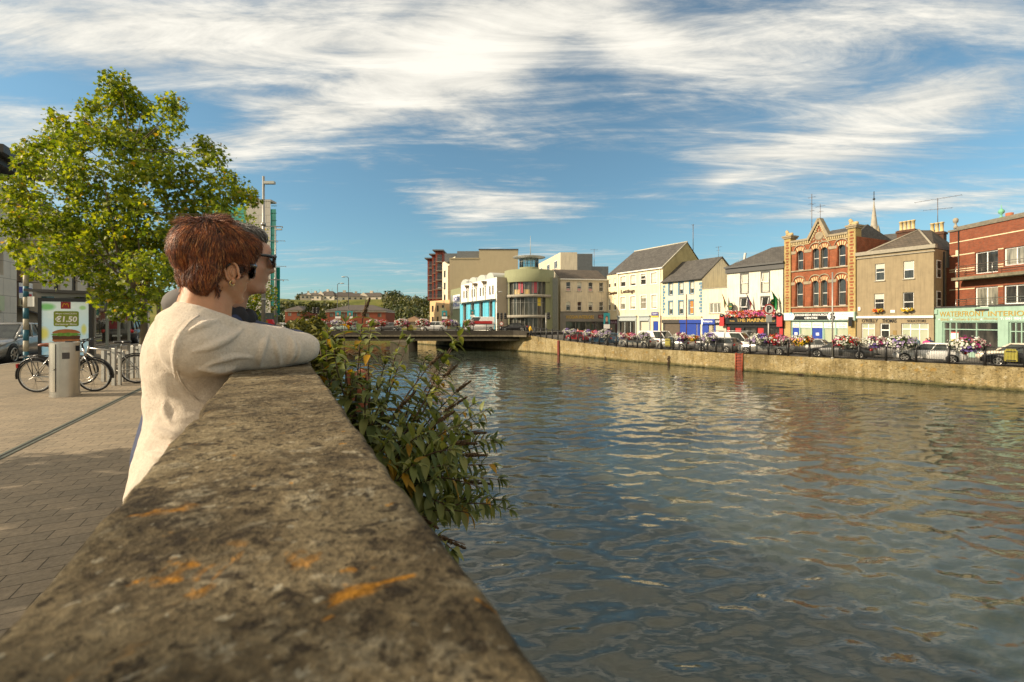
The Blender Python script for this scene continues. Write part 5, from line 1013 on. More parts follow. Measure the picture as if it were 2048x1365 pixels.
for k, (a_, b_, c_, d_) in enumerate(((38,566,47,597),(54,567,67,598))):
    r = pg.rect(T0,a_,b_,c_,d_,V-.8); f = thing('street_flag', ('white flag with a blue emblem, nearer the stone clad building','white flag with red and blue print, right of the striped post')[k], 'flag', (*(pg.A+pg.d*r[0]+pg.n*(V-.8)),r[1]), pg.ang, 'flags outside the cafe'); w_, h_ = r[2]-r[0], r[3]-r[1]
    q = MB(); n = 6
    for i in range(n): 
        o = lambda u: .06*math.sin(u*9+k); xa, xb = w_*i/n, w_*(i+1)/n; q.add([(xa,o(xa),0),(xb,o(xb),0),(xb,o(xb),h_),(xa,o(xa),h_)], [(0,1,2,3)])
        if 0 < i < 5:
            for za, zb_, m_ in (((.35,.75,1),) if k == 0 else ((.12,.3,2),(.55,.68,1))): q.add([(xa,o(xa)-.008,h_*za),(xb,o(xb)-.008,h_*za),(xb,o(xb)-.008,h_*zb_),(xa,o(xa)-.008,h_*zb_)], [(0,1,2,3)], m_)
    q.build('cloth', [white, M('flag blue', (.06,.08,.35)), M('flag red', (.5,.05,.05))], f); q = MB(); q.tube([(w_/2,.8,h_+.05),(w_/2,-.4,h_+.05)], .02, 6); q.build('bracket', dark, f)
ph = Fac(lw0+ld*3.2, lw0+ld*33, 0); W = ph.w; lb3 = ph.root('rendered_terrace_building', 'long beige rendered building with dark windows behind the plane tree and the bus shelter')
H = 8.6; hol = []; 
for k in range(9): hol += [(1.9+k*3.2, 3.6, 3.0+k*3.2, 5.3), (1.9+k*3.2, 6.2, 3.0+k*3.2, 7.7)]
hol += [(.8+k*4.6, .3, 4.6+k*4.6, 2.7) for k in range(6)]
q = MB(); wallholes(q,0,W,0,H,hol,0,.2); shell(q,W,10,H,.01); q.build('wall', M('taupe beige render', (.56,.50,.40), .9, .08, 1), lb3)
for k, w in enumerate(hol): window(lb3, w, gutter, gl_c if k > 17 else gl_a, .12, .07, False, 1, None, 'shop_window' if k > 17 else 'window')
q = MB(); q.box(0,-.25,2.75,W,-.002,3.3); q.build('fascia', M('dark teal fascia', (.03,.10,.11), .5, .1), lb3)
q = MB(); q.box(-.1,-.3,H,W+.1,.4,H+.3); q.build('parapet_coping', gutter, lb3)
# tall block with green glass
tb4 = thing('tall_clad_block', 'tall pale clad block with turquoise glass fins behind the lamp columns', 'building', (-59,90,0)); clad = brickmat('pale cladding grid', (.50,.47,.41), (.46,.44,.39), (.22,.21,.19), 1.6, 1.5, .03, .1, .12)
tg = M('turquoise glazing', (.03,.30,.24), .15, .25, .5, spec=.7); xX = lambda px, Y: (px-CX)/F*Y+59
H = HC+(644-403)/F*90; q = MB()
def wedge(q, p0, p1, Y0, Y1, z0, z1): q.slab([(xX(p0,Y0),Y0-90),(xX(p1,Y0),Y0-90),(xX(p1-1.5,Y1),Y1-90),(xX(p0,Y1),Y1-90)], z0, z1)
wedge(q,492,541,90,104,3.2,H); q.box(xX(486,90),-.05,H,xX(542,90),2.1,H+.35); q.build('wall', clad, tb4)
q = MB(); wedge(q,405,491.8,90.4,104,3.2,H-1.0); wedge(q,541.4,552,90.3,104,4.6,HC+(644-418)/F*90); wedge(q,552.2,560,96,106,2.8,HC+(644-535)/F*96); q.build('glass_fin', tg, tb4)
q = MB(); 
for k in range(14): z = 5.5+k*1.45; q.box(xX(541,90)+.03,.22,z,xX(551.5,90)+.05,.3,z+.1); q.box(xX(405,90),.32,z,xX(492,90)-.03,.4,z+.1)
q.build('glazing_bars', M('dark green bar', (.015,.12,.10)), tb4)
q = MB(); wedge(q,400,556,91,104,0,3.2); q.build('ground_storey', gl_c, tb4)
q = MB(); q.box(xX(500,90),.4,H+.35,xX(509,90),1.4,H+1.3); q.build('plant_box', lead, tb4)

# ================================================================== lamp columns along the near bank
def armed_column(px, Y, ytop, arms, lab, base=0):
    p = P(px,644,Y); t = thing('banner_column', lab, 'lamp post', (p.x,p.y,base), 0, 'steel columns along the near bank'); h = HC+(644-ytop)/F*Y-base
    q = MB(); q.tube([(0,0,0),(0,0,h*.5),(0,0,h*.52),(0,0,h)], [.105,.10,.075,.06], 12); 
    for z in (h*.28, h*.52, h*.72): q.tube([(0,0,z-.08),(0,0,z+.08)], .125, 12)
    q.build('pole', galv, t)
    for ya, dx in arms: z = HC+(644-ya)/F*Y-base; q = MB(); q.tube([(0,0,z),(dx,.1*dx,z)], .025, 6); q.tube([(dx*.97,.1*dx,z-.04),(dx,.1*dx,z-.04)], .04, 6); q.build('arm', galv, t)
    z = h-.35; q = MB(); q.box(.05,-.1,z-.08,.62,.1,z+.06); q.tube([(0,0,z),(.1,0,z)], .05, 6); q.build('lamp_head', M('pale grey metal', (.42,.43,.40)), t)
armed_column(527, 25, 353, ((400,-.4),(453,1.0),(482,-.55),(482,.75),(560,1.05)), 'nearest tall grey steel column with short banner arms beside the man')
armed_column(551, 45, 452, ((482,.9),(533,1.0),(560,1.2),(602,-.7)), 'second grey steel banner column, standing in front of the turquoise fin')
p = P(540,647,38); t = thing('lifebuoy_box', 'red lifebuoy housing on a post by the near bank wall', 'lifebuoy', (p.x,p.y,0)); q = MB(); q.tube([(0,0,0),(0,0,1.0)], .05, 8); q.build('post', dark, t)
q = MB(); q.prism([(-.3,.9),(.3,.9),(.34,1.3),(.22,1.62),(-.22,1.62),(-.34,1.3)],-.12,.12); q.build('housing', M('bright red plastic', (.50,.02,.03), .4, .05), t)
p = P(52,644,15.9); t = thing('striped_post', 'tall post with faded blue and white bands by the silver saloon', 'post', (p.x,p.y,0)); q = MB()
for k in range(8): q.tube([(0,0,k*.38),(0,0,(k+1)*.38)], .075, 12, k % 2)
q.build('pole', [M('faded blue paint', (.03,.14,.20), .6, .2, 6), M('worn cream paint', (.40,.36,.27), .7, .2, 8)], t); q = MB(); q.box(.08,-.03,1.95,.32,.0,2.3); q.build('small_plate', white, t)

# ================================================================== bus shelter with advertising panel
p = P(78,644,15.2); bs = thing('bus_shelter', 'glass bus shelter with dark flat roof and a lit food poster panel at its end', 'bus shelter', (p.x,p.y,0), math.atan2(-TD.y,-TD.x))
wp = 1.37; q = MB(); q.box(0,-.09,.12,.085,.09,2.22); q.box(wp-.085,-.09,.12,wp,.09,2.22); q.box(.085,-.09,2.10,wp-.085,.09,2.22); q.box(.085,-.09,.12,wp-.085,.09,.26); q.box(.1,-.05,0,.2,.05,.12); q.box(wp-.2,-.05,0,wp-.1,.05,.12); fr = q.build('panel_frame', blackp, bs)
def postermat():
    m, t, b, N = nodes('poster print'); L = t.links.new; co = N('ShaderNodeTexCoord').outputs['Object']; s = N('ShaderNodeSeparateXYZ'); L(co, s.inputs[0])
    n = tnoise(t, co, 3.2, 3, .5); c = ramp(t, s.outputs[2], [(.0, (.22,.42,.50)), (1.0, (.46,.58,.58))]); c = ramp(t, math_(t, 'MULTIPLY', s.outputs[2], .45), [(.1, (.20,.40,.52)), (.6, (.44,.58,.60)), (.9, (.55,.62,.55))])
    c = mixc(t, ramp(t, n, [(.5, (0,0,0)), (.75, (.7,)*3)]), c, (.68,.72,.62))
    def blob(x, z, rx, rz, col):
        d = math_(t, 'ADD', math_(t, 'POWER', math_(t, 'DIVIDE', math_(t, 'SUBTRACT', s.outputs[0], x), rx), 2), math_(t, 'POWER', math_(t, 'DIVIDE', math_(t, 'SUBTRACT', s.outputs[2], z), rz), 2)); return ramp(t, math_(t, 'ADD', d, math_(t, 'MULTIPLY', n, .4)), [(.35, (.85,)*3), (1.1, (0,0,0))]), col
    for a in ((.22,1.92,.28,.17,(.10,.38,.05)),(.12,1.02,.20,.30,(.55,.48,.03)),(1.15,1.15,.10,.25,(.45,.45,.04)),(1.12,1.9,.12,.1,(.25,.45,.12))): f, c2 = blob(*a); c = mixc(t, f, c, c2)
    L(c, b.inputs['Base Color']); b.inputs['Roughness'].default_value = .12; L(c, b.inputs['Emission Color']); b.inputs['Emission Strength'].default_value = .2; return m
q = MB(); q.quad((.085,-.05,.26),(wp-.085,-.05,.26),(wp-.085,-.05,2.10),(.085,-.05,2.10)); po = q.build('poster', postermat(), bs)
sgm = [M('poster red', (.30,.008,.008), .4, 0), M('poster gold', (.75,.42,.02), .4, 0), M('poster green', (.20,.25,.012), .4, 0), whitel, M('bun', (.36,.13,.035), .5, .25, 9), M('lettuce', (.12,.28,.03), .6, .4, 14), M('patty', (.09,.035,.012), .7, .3, 9)]
q = MB(); y = -.058; q.box(.56,y,1.86,.81,-.051,2.098,0)
for s_ in (-1,1): q.tube([(.685+s_*.0,y-.004,1.985),(.685+s_*.012,y-.004,2.02),(.685+s_*.035,y-.004,2.045),(.685+s_*.058,y-.004,2.025),(.685+s_*.072,y-.004,1.96),(.685+s_*.078,y-.004,1.91)], .011, 5, 1)
x0, x1, z0, z1, rr = .38, 1.02, 1.27, 1.78, .05; pts = []
for cx, cz, a0 in ((x1-rr,z0+rr,-90),(x1-rr,z1-rr,0),(x0+rr,z1-rr,90),(x0+rr,z0+rr,180)):
    for k in range(5): a_ = rad(a0+k*22.5); pts.append((cx+rr*math.cos(a_), cz+rr*math.sin(a_)))
q.prism(pts, y, -.051, 2); q.prism([(.65,1.27),(.70,1.22),(.75,1.27)], y, -.051, 2)
text(q,'Mayo CHICKEN',.43,1.66,.97,1.72,y-.001,3,.01,.15); text(q,'€1.50',.42,1.41,.98,1.62,y-.001,3,.03,.1); text(q,'Eurosaver Menu',.43,1.31,.97,1.37,y-.001,3,.01,.1); q.build('poster_print', sgm, po)
q = MB()
q.prism([(.70+.36*math.cos(math.pi*k/16), 1.03+.14*math.sin(math.pi*k/16)) for k in range(17)], y, -.051, 4)
q.prism([(.70+.37*math.cos(2*math.pi*k/22)*(1+.05*(k%2)), .99+.045*math.sin(2*math.pi*k/22)*(1+.5*(k%2))) for k in range(22)], y-.003, y, 5); q.prism([(.36,.80),(1.04,.80),(1.06,.95),(.34,.95)], y-.001, -.051, 6); q.prism([(.70+.36*math.cos(math.pi+math.pi*k/16), .82+.14*math.sin(math.pi+math.pi*k/16)) for k in range(17)], y-.002, -.051, 4); q.build('burger_picture', sgm, po)
q = MB(); q.add([(-.25,-.35,2.42),(1.75,-.35,2.36),(1.75,4.6,2.36),(-.25,4.6,2.42),(-.25,-.35,2.50),(1.75,-.35,2.46),(1.75,4.6,2.46),(-.25,4.6,2.50)], [(0,3,2,1),(4,5,6,7),(0,1,5,4),(1,2,6,5),(2,3,7,6),(3,0,4,7)]); q.build('roof', M('shelter roof', (.06,.058,.055), .4, .15, 3), bs)
q = MB()
for yy in (.15,1.5,2.9,4.3): q.box(wp-.04,yy-.04,0,wp+.04,yy+.04,2.36); q.box(-.1,yy-.03,2.28,wp,yy+.03,2.38)
q.box(wp-.03,.15,.48,wp+.03,4.3,.53); q.box(wp-.03,.15,2.2,wp+.03,4.3,2.26); q.build('posts', galv, bs); q = MB(); q.quad((wp,.19,.53),(wp,4.26,.53),(wp,4.26,2.2),(wp,.19,2.2)); q.build('glass_screen', clearglass('shelter glass', (.72,.78,.74)), bs)
q = MB(); q.box(.85,1.0,.5,1.2,4.0,.55); q.build('bench', M('dark timber', (.07,.045,.03), .6, .2, 5), bs)
# ================================================================== litter bin, bicycle stands
p = P(130,644,8.73); lb = thing('litter_bin', 'oval stainless steel litter bin with a small dark sticker in front of the bicycles', 'litter bin', (p.x,p.y,0), rad(-20))
q = MB(); rx, ry = .255, .20
def oval(q, z0, z1, a0, a1, g, m=0, n=24, cap=False):
    pts = [(math.cos(rad(lerp(a0,a1,k/n)))*(rx+g), math.sin(rad(lerp(a0,a1,k/n)))*(ry+g)) for k in range(n+1)]
    for (xa,ya),(xb,yb) in zip(pts[:-1],pts[1:]): q.add([(xa,ya,z0),(xb,yb,z0),(xb,yb,z1),(xa,ya,z1)], [(0,1,2,3)], m, True)
    if cap: q.poly([(x,y_,z1) for x, y_ in pts[:-1]], m)
oval(q,.02,1.02,0,360,0,0,40,True); q.build('body', steel, lb); q = MB(); oval(q,.0,.045,0,360,.008,0,40); oval(q,1.0,1.03,0,360,.006,0,40); q.build('rim_band', steel, lb)
q = MB(); oval(q,.10,1.0,246,292,.010,0,12); d = q.build('door', M('bright steel', (.66,.63,.57), .22, .08, 5, metal=.9), lb); q = MB(); c = Vector((math.cos(rad(288))*.27,math.sin(rad(288))*.215,.52)); q.ell(c,.012,.012,.012,0,8); q.build('lock', dark, d)
q = MB(); oval(q,.86,.965,372,400,.004,0,8); q.build('slot', M('bin opening', (.005,.005,.005), .9, 0), lb); q = MB(); oval(q,.72,.84,318,346,.005,0,5); q.build('sticker', M('dark sticker', (.05,.045,.045), .5, .6, 40), lb); q = MB(); oval(q,.89,.94,318,346,.004,0,5); q.build('faded_label', M('faded label', (.42,.40,.37), .6, .1), lb)
stl = ('pair of flat steel cycle posts nearest the litter bin','taller flat steel cycle post beside the front wheel','steel cycle post behind the black saddle','flat steel cycle post at the right, next to the woman','steel cycle post half hidden behind the frames')
for k, (px, yb, yt) in enumerate(((207,764,700),(228,772,697),(265,757,692),(281,757,690),(245,764,702))):
    Y = F*HC/(yb-HY); p = P(px,644,Y); t = thing('cycle_post', stl[k], 'cycle stand', (p.x,p.y,0), rad(-18)); h = HC+(644-yt)/F*Y
    q = MB(); q.box(-.055,-.02,0,.055,.02,h); q.build('upright', galv, t, bevel=.006); q = MB(); q.box(-.045,.1,.0,.045,.13,h-.02); q.box(-.02,.02,h-.12,.02,.1,h-.08); q.build('upright', galv, t)

# ================================================================== bicycles
rubber = M('tyre rubber', (.012,.012,.012), .8, .2, 20); alloy = M('alloy', (.50,.49,.46), .3, .08, 9, metal=.85)
def bicycle(x, y, ang, lab, fcol, saddlem, rack, lean=0):
    t = thing('bicycle', lab, 'bicycle', (x,y,0), ang, 'bicycles at the steel posts'); t.rotation_euler = (rad(lean),0,ang); R = .335; rear, front = Vector((-.53,0,R)), Vector((.53,0,R))
    for c in (rear, front):
        q = MB(); pts = [c+Vector((math.cos(2*math.pi*k/40)*(R-.018),0,math.sin(2*math.pi*k/40)*(R-.018))) for k in range(41)]; q.tube(pts, .019, 8); w = q.build('wheel', rubber, t)
        q = MB(); pts = [c+(p_-c)*.93 for p_ in pts]; q.tube(pts, .011, 6); q.tube([c+Vector((0,-.04,0)),c+Vector((0,.04,0))], .02, 8); q.build('rim', alloy, w)
        q = MB()
        for k in range(24): a_ = 2*math.pi*k/24; q.tube([c+Vector((0,.025*(-1)**k,0)), c+Vector((math.cos(a_+.3*(-1)**(k//2))*R*.9,0,math.sin(a_+.3*(-1)**(k//2))*R*.9))], .0022, 3, caps=False)
        q.build('spokes', alloy, w)
        if rack or c is rear: q = MB(); a0, a1 = (20,190) if c is rear else (-10,150); q.tube([c+Vector((math.cos(rad(lerp(a0,a1,k/14)))*(R+.025),0,math.sin(rad(lerp(a0,a1,k/14)))*(R+.025))) for k in range(15)], .017, 6); q.build('mudguard', blackp, t)
    bb, st, hd0, hd1 = Vector((-.08,0,.29)), Vector((-.24,0,.80)), Vector((.40,0,.72)), Vector((.36,0,.88)); q = MB()
    for a, b, r in ((bb,st,.017),(bb,hd0,.022),(st+(bb-st)*.12,hd1+(hd0-hd1)*.3,.019),(hd0-(hd1-hd0)*.1,hd1,.022)): q.tube([a,b], r, 8)
    for s_ in (-.045,.045): o = Vector((0,s_,0)); q.tube([rear+o,bb+o*.6], .010, 6); q.tube([rear+o,st+(bb-st)*.1+o*.4], .009, 6)
    q.build('frame', fcol, t); q = MB()
    for s_ in (-.05,.05): q.tube([hd0+Vector((0,s_*.6,0)),(hd0+front)/2+Vector((.02,s_,.04)),front+Vector((0,s_,0))], [.018,.015,.011], 8)
    q.tube([hd1,hd1+Vector((-.02,0,.09)),hd1+Vector((.04,0,.15))], .015, 8); q.build('fork', blackp, t)
    b = hd1+Vector((.04,0,.15)); q = MB(); q.tube([b+Vector((-.10,-.30,.02)),b+Vector((-.02,-.2,.01)),b+Vector((0,0,0)),b+Vector((-.02,.2,.01)),b+Vector((-.10,.30,.02))], .013, 8)
    for s_ in (-1,1): q.tube([b+Vector((-.03,s_*.2,.01)),b+Vector((-.12,s_*.31,.02))], .018, 8); q.tube([b+Vector((0,s_*.17,.0)),b+Vector((.07,s_*.2,-.03)),b+Vector((.03,s_*.27,-.05))], .007, 5)
    q.build('handlebar', blackp, t)
    q = MB(); q.tube([st,st+Vector((-.03,0,.14))], .014, 8); q.build('seat_post', alloy, t); s0 = st+Vector((-.04,0,.16)); q = MB(); q.cap(s0+Vector((.16,0,.0)), s0+Vector((-.03,0,0)), .022, .045); q.ell(s0+Vector((-.08,0,.0)),.09,.085,.035); o = link('saddle', remesh(q,.012,4,[saddlem],'saddle'), t)
    q = MB(); q.lathe([(.02,-.01),(.09,-.01),(.09,.01),(.02,.01)], n=20); q2 = MB(); q2.merge(q, Matrix.Translation(bb+Vector((0,-.06,0))) @ Matrix.Rotation(rad(90),4,'X')); q2.tube([bb+Vector((0,-.075,0)),bb+Vector((.10,-.085,-.13))], .011, 6); q2.tube([bb+Vector((0,.075,0)),bb+Vector((-.10,.085,.13))], .011, 6); q2.box(bb.x+.06,-.18,bb.z-.15,bb.x+.14,-.09,bb.z-.125); q2.box(bb.x-.14,.09,bb.z+.125,bb.x-.06,.18,bb.z+.15); q2.tube([bb+Vector((0,-.06,.085)),rear+Vector((0,-.05,.04))], .006, 4); q2.tube([bb+Vector((0,-.06,-.085)),rear+Vector((.03,-.05,-.10)),rear+Vector((0,-.05,-.04))], .006, 4); q2.build('crankset', dark, t)
    if rack:
        q = MB(); top = .74
        for s_ in (-.06,.06): q.tube([(-.32,s_,top),(-.72,s_,top)], .008, 5); q.tube([(-.55,s_,top),(rear.x,s_*1.1,rear.z)], .007, 5); q.tube([(-.68,s_,top),(rear.x,s_*1.1,rear.z)], .007, 5)
        for k in range(5): q.tube([(-.34-.09*k,-.06,top),(-.34-.09*k,.06,top)], .006, 4)
        q.build('rear_rack', blackp, t); q = MB(); q.box(-.86,-.03,.50,-.83,.03,.58); q.build('reflector', redp, t)
p0, p1 = P(68,644,9.15), P(196,644,9.28); ang = math.atan2(p1.y-p0.y, p1.x-p0.x); bicycle((p0.x+p1.x)/2, (p0.y+p1.y)/2, ang, 'silver and black bicycle with rear rack and brown saddle behind the litter bin', alloy, M('brown saddle leather', (.20,.06,.025), .45, .15), True, 4)
p0, p1 = P(176,644,10.3), P(262,644,10.5); bicycle((p0.x+p1.x)/2, (p0.y+p1.y)/2, math.atan2(p0.y-p1.y, p0.x-p1.x), 'grey bicycle facing left with black saddle between the steel posts', M('dull silver paint', (.33,.32,.29), .35, .1, metal=.5), blackp, False, -4)

# ================================================================== bridge
br = thing('road_bridge', 'low concrete road bridge with dark beams crossing the river', 'bridge', (-18,79,0)); cb2 = M('stained bridge concrete', (.16,.135,.09), .9, .35, 1.2, .3, 12, streak=.45); dkb = M('dark bridge beam', (.045,.038,.028), .9, .35, 1.5, .2, 20, streak=.4)
fl = [(-58,71.2),(-3,71),(0.2,70.6),(2.2,69.3)]; o_ = Vector((-18,79))
def bl(pts, z0, z1, back): return [(x+18,y-79) for x, y in pts]+[(x+18,y-79+back) for x, y in reversed(pts)]
q = MB(); q.slab(bl(fl,0,0,17), HC-2.25, DECK-.0); q.build('deck', M('bridge asphalt', (.10,.09,.08), .9, .2), br)
q = MB(); q.slab(bl([(x,y-.35) for x, y in fl],0,0,.5), HC-2.05, HC-1.36); q.build('parapet_beam', dkb, br); q = MB(); q.slab(bl([(x,y-.5) for x, y in fl],0,0,.8), HC-2.3, HC-2.05); q.build('lip', cb2, br)
q = MB()
for k in range(9): q.box(-42,-8+k*1.95,HC-2.92,21,-7.2+k*1.95,HC-2.251)
q.build('beams', dkb, br); q = MB(); q.box(-42,-8.1,HC-2.98,20.5,-7.75,HC-2.66); q.build('edge_beam', cb2, br)
q = MB(); q.box(-.2,-11.0,WATER-1,2.55,-4.5,HC-2.92); q.build('pier', cb2, br)
# ================================================================== lamps, signals and signs across the river
def street_lamp(px, Y, ytop, base, lab, side=1, r=.07):
    p = P(px,644,Y); t = thing('street_lamp', lab, 'street lamp', (p.x,p.y,base), 0, 'street lamps by the bridge'); h = HC+(644-ytop)/F*Y-base
    q = MB(); q.tube([(0,0,0),(0,0,1.1),(0,0,1.15),(0,0,h-.25),(side*.15,0,h-.05),(side*.6,0,h)], [r*1.5,r*1.5,r,r*.8,r*.7,r*.6], 8); q.build('pole', dark, t); q = MB(); q.ell((side*.85,0,h-.02),.38,.16,.10); q.build('lamp_head', M('pale grey metal', (.42,.43,.40)), t)
street_lamp(697, 78, 554, DECK, 'tallest black street lamp before the hillside houses, head turned left', -1)
street_lamp(675, 82, 567, DECK, 'shorter black street lamp before the hillside, head turned right', 1)
street_lamp(888, 88, 576, DECK, 'thin black street lamp in front of the apricot ground storey', -1, .05)
street_lamp(945, 80, 564, DECK, 'black street lamp before the turquoise panels of the vaulted shop', -1, .06)
street_lamp(991, 77, 584, DECK, 'short black street lamp between the white shop and the round tower', 1, .05)
def signals(px, Y, ytop, base, lab, heads=2, polem=None):
    p = P(px,644,Y); t = thing('traffic_light', lab, 'traffic light', (p.x,p.y,base), 0, 'traffic lights at the bridge junction'); h = HC+(644-ytop)/F*Y-base
    q = MB(); q.tube([(0,0,0),(0,0,h-.1)], .06, 8); q.build('pole', polem or dark, t)
    for k in range(heads):
        x = (k-(heads-1)/2)*.62+(.35 if heads == 1 else 0); q = MB(); q.box(x-.19,-.16,h-1.05,x+.19,.12,h); hd = q.build('signal_head', blackp, t, bevel=.03); q = MB()
        for j in range(3): z = h-.19-j*.33; q.lathe([(.0,0),(.12,0),(.13,.14)], (0,0,0), 10); 
        q = MB()
        for j in range(3): z = h-.19-j*.33; q.tube([(x,-.16,z),(x,-.30,z)], .13, 10)
        q.build('visors', dark, hd)
signals(632, 74, 615, DECK, 'black traffic signals before the red brick flats at the left end of the bridge')
signals(1003, 75, 626, DECK, 'cluster of three black signal heads by the round tower', 3); signals(1092, 66.5, 625, HC-2.3, 'single black signal head on a pale pole right of the round tower', 1, galv)
p = P(1003,650,75); t = thing('speed_sign', 'small round red-edged sign under the cluster of signals', 'road sign', (p.x,p.y-.2,HC-.02)); q = MB(); q.lathe([(0,0),(.3,0)],n=20); 
q = MB(); q.prism([(.33*math.cos(2*math.pi*k/20),-.3+.33*math.sin(2*math.pi*k/20)) for k in range(20)],-.03,0,0); q.prism([(.24*math.cos(2*math.pi*k/20),-.3+.24*math.sin(2*math.pi*k/20)) for k in range(20)],-.035,-.031,1); q.build('disc', [redp, white], t)
p, d_, n_ = quay(1537, .25); t = thing('parking_sign', 'round red and white parking sign on a grey pole in front of the pub', 'road sign', p, math.atan2(-p.x*0, 1)); h = HC+(644-628)/F*p.y-p.z
q = MB(); q.tube([(0,0,0),(0,0,h)], .06, 8); q.build('pole', galv, t); z = h+.42; k_ = .48; q = MB()
q.prism([(k_*math.cos(2*math.pi*k/24),z+k_*math.sin(2*math.pi*k/24)) for k in range(24)],-.09,-.061,0); q.prism([(k_*.78*math.cos(2*math.pi*k/24),z+k_*.78*math.sin(2*math.pi*k/24)) for k in range(24)],-.097,-.091,1); text(q,'P',-.19,z-.29,.21,z+.29,-.098,2,.04); q.box(-.26,-.09,h-.75,.26,-.061,h-.1,3); q.build('sign_face', [redp, white, blackp, M('pale grey metal', (.42,.43,.40))], t)
for px, yt, mt, lab, off in ((1222,632,M('rust brown pole', (.10,.035,.02), .7, .3, 8),'rusty brown pole behind the rail beside the silver hatchback',.3),(1373,589,M('rust brown pole', (.10,.035,.02)),'tall rusty brown pole in front of the blue-trimmed house',.3),(1665,545,galv,'very tall thin grey pole in front of the pointed gable building',.1)):
    px = {1222:1322}.get(px, px); p, d_, n_ = quay(px, off); h = HC+(644-yt)/F*p.y-p.z; q = MB(); q.tube([(0,0,0),(0,0,h)], .055, 8); q.lathe([(0,.0),(.12,0),(.12,.05),(.06,.12)], n=8); q.build('tall_pole', mt, None, label=lab, cat='pole', loc=p)
for k, (px, py, Y, hw, hh, lab) in enumerate(((676,630,76,.46,.62,'portrait election poster on the shorter lamp before the red brick flats'),(700,630,76,.46,.62,'portrait election poster on the taller lamp before the red brick flats'),(889,630,84,.5,.75,'small portrait poster in front of the apricot ground storey'),(945,627,79,.4,.6,'small portrait poster against the turquoise panels'),(1213.5,642,61,.42,1.05,'green and white portrait poster by the beige shop'))):
    p = P(px,py,Y); t = thing('election_poster', lab, 'poster', p, 0, 'election posters on poles'); q = MB(); q.box(-hw,-.02,-hh,hw,.02,hh,0); q.box(-hw,-.024,-hh,hw,-.02,-hh*.45,1); q.build('board', [M('teal poster', (.02,.24,.26)), white], t); q = MB(); q.box(-hw*.55,-.03,-hh*.42,hw*.55,-.0245,-hh*.1,0); q.ell((0,-.027,hh*.2),hw*.36,.004,hh*.36,1,12); q.ell((0,-.026,hh*.42),hw*.4,.003,hh*.25,0,12); q.build('portrait', [M('portrait dark', (.05,.03,.03)), M('portrait skin', (.45,.24,.15))], t)
    if k == 4: q = MB(); q.tube([(0,.06,-5.0),(0,.06,hh)], .05, 8); q.build('pole', galv, t)

# ================================================================== beyond the bridge: brick flats, bungalow, hillside houses
def hiproof(q, x0, y0, x1, y1, z, h, o=.4):
    x0 -= o; x1 += o; y0 -= o; y1 += o; k = min(x1-x0, y1-y0)/2; long_x = (x1-x0) > (y1-y0)
    a, b = (Vector((x0+k,(y0+y1)/2,z+h)), Vector((x1-k,(y0+y1)/2,z+h))) if long_x else (Vector(((x0+x1)/2,y0+k,z+h)), Vector(((x0+x1)/2,y1-k,z+h)))
    c = [Vector((x0,y0,z)),Vector((x1,y0,z)),Vector((x1,y1,z)),Vector((x0,y1,z))]
    if long_x: q.poly([c[0],c[1],b,a]); q.poly([c[1],c[2],b]); q.poly([c[2],c[3],a,b]); q.poly([c[3],c[0],a])
    else: q.poly([c[0],c[1],a]); q.poly([c[1],c[2],b,a]); q.poly([c[2],c[3],b]); q.poly([c[3],c[0],a,b])
tile = M('dark hill roof', (.075,.062,.052), .9, .2, .8); hbk = brickmat('hard red brick', (.30,.065,.03), (.25,.055,.025), (.2,.12,.08), .3, .1, .01, .1, .15)
for lab, pa, pb, Y, ye, yr, name in (('long red brick two-storey flats with grey hipped roof beyond the bridge',651,771,140,621,610,'brick_flats'),('short red brick flats with grey hipped roof behind the yellow-green tree',570,606,150,620,612,'brick_flats')):
    xa, xb = (pa-CX)/F*Y, (pb-CX)/F*Y; t = thing(name, lab, 'building', (xa,Y,DECK-.1), 0, 'red brick flats beyond the bridge'); w_ = xb-xa; he = HC+(HY-ye)/F*Y-DECK; nw = max(2, int(w_/3.2)); hol = [(w_*(k+.5)/nw-.6, z, w_*(k+.5)/nw+.6, z+1.2) for k in range(nw) for z in (.9, he-2.0)]
    q = MB(); wallholes(q,0,w_,0,he-.5,hol,0,.15); shell(q,w_,11,he,.01); q.build('wall', hbk, t); q = MB(); q.box(-.1,-.1,he-.5,w_+.1,11,he); q.build('white_band', M('off white band', (.55,.50,.42)), t)
    for h in hol: window(t, h, gutter, gl_b, .08, .08, False, 1)
    q = MB(); hiproof(q,0,0,w_,11,he,HC+(HY-yr)/F*(Y+6)-DECK-he); q.build('roof', tile, t)
Y = 120; xa, xb = (806-CX)/F*Y, (843-CX)/F*Y; t = thing('bungalow', 'small bungalow with brown hipped roof behind the white estate car on the bridge', 'house', (xa,Y,DECK-.1)); he = HC+(HY-643)/F*Y-DECK; q = MB(); q.box(0,0,0,xb-xa,7,he); q.build('wall', M('bungalow render', (.45,.38,.28)), t); q = MB(); hiproof(q,0,0,xb-xa,7,he,HC+(HY-632)/F*(Y+3)-DECK-he); q.build('roof', M('brown tile', (.21,.13,.07), .9, .15, 1), t); 
for x in (1,3): q = MB(); q.box(x,-.06,1.0,x+1,-.002,he-.3); q.build('window', gl_a, t)
hc = [((.45,.40,.32),'grey'),((.50,.44,.36),'cream'),((.55,.50,.42),'white')]
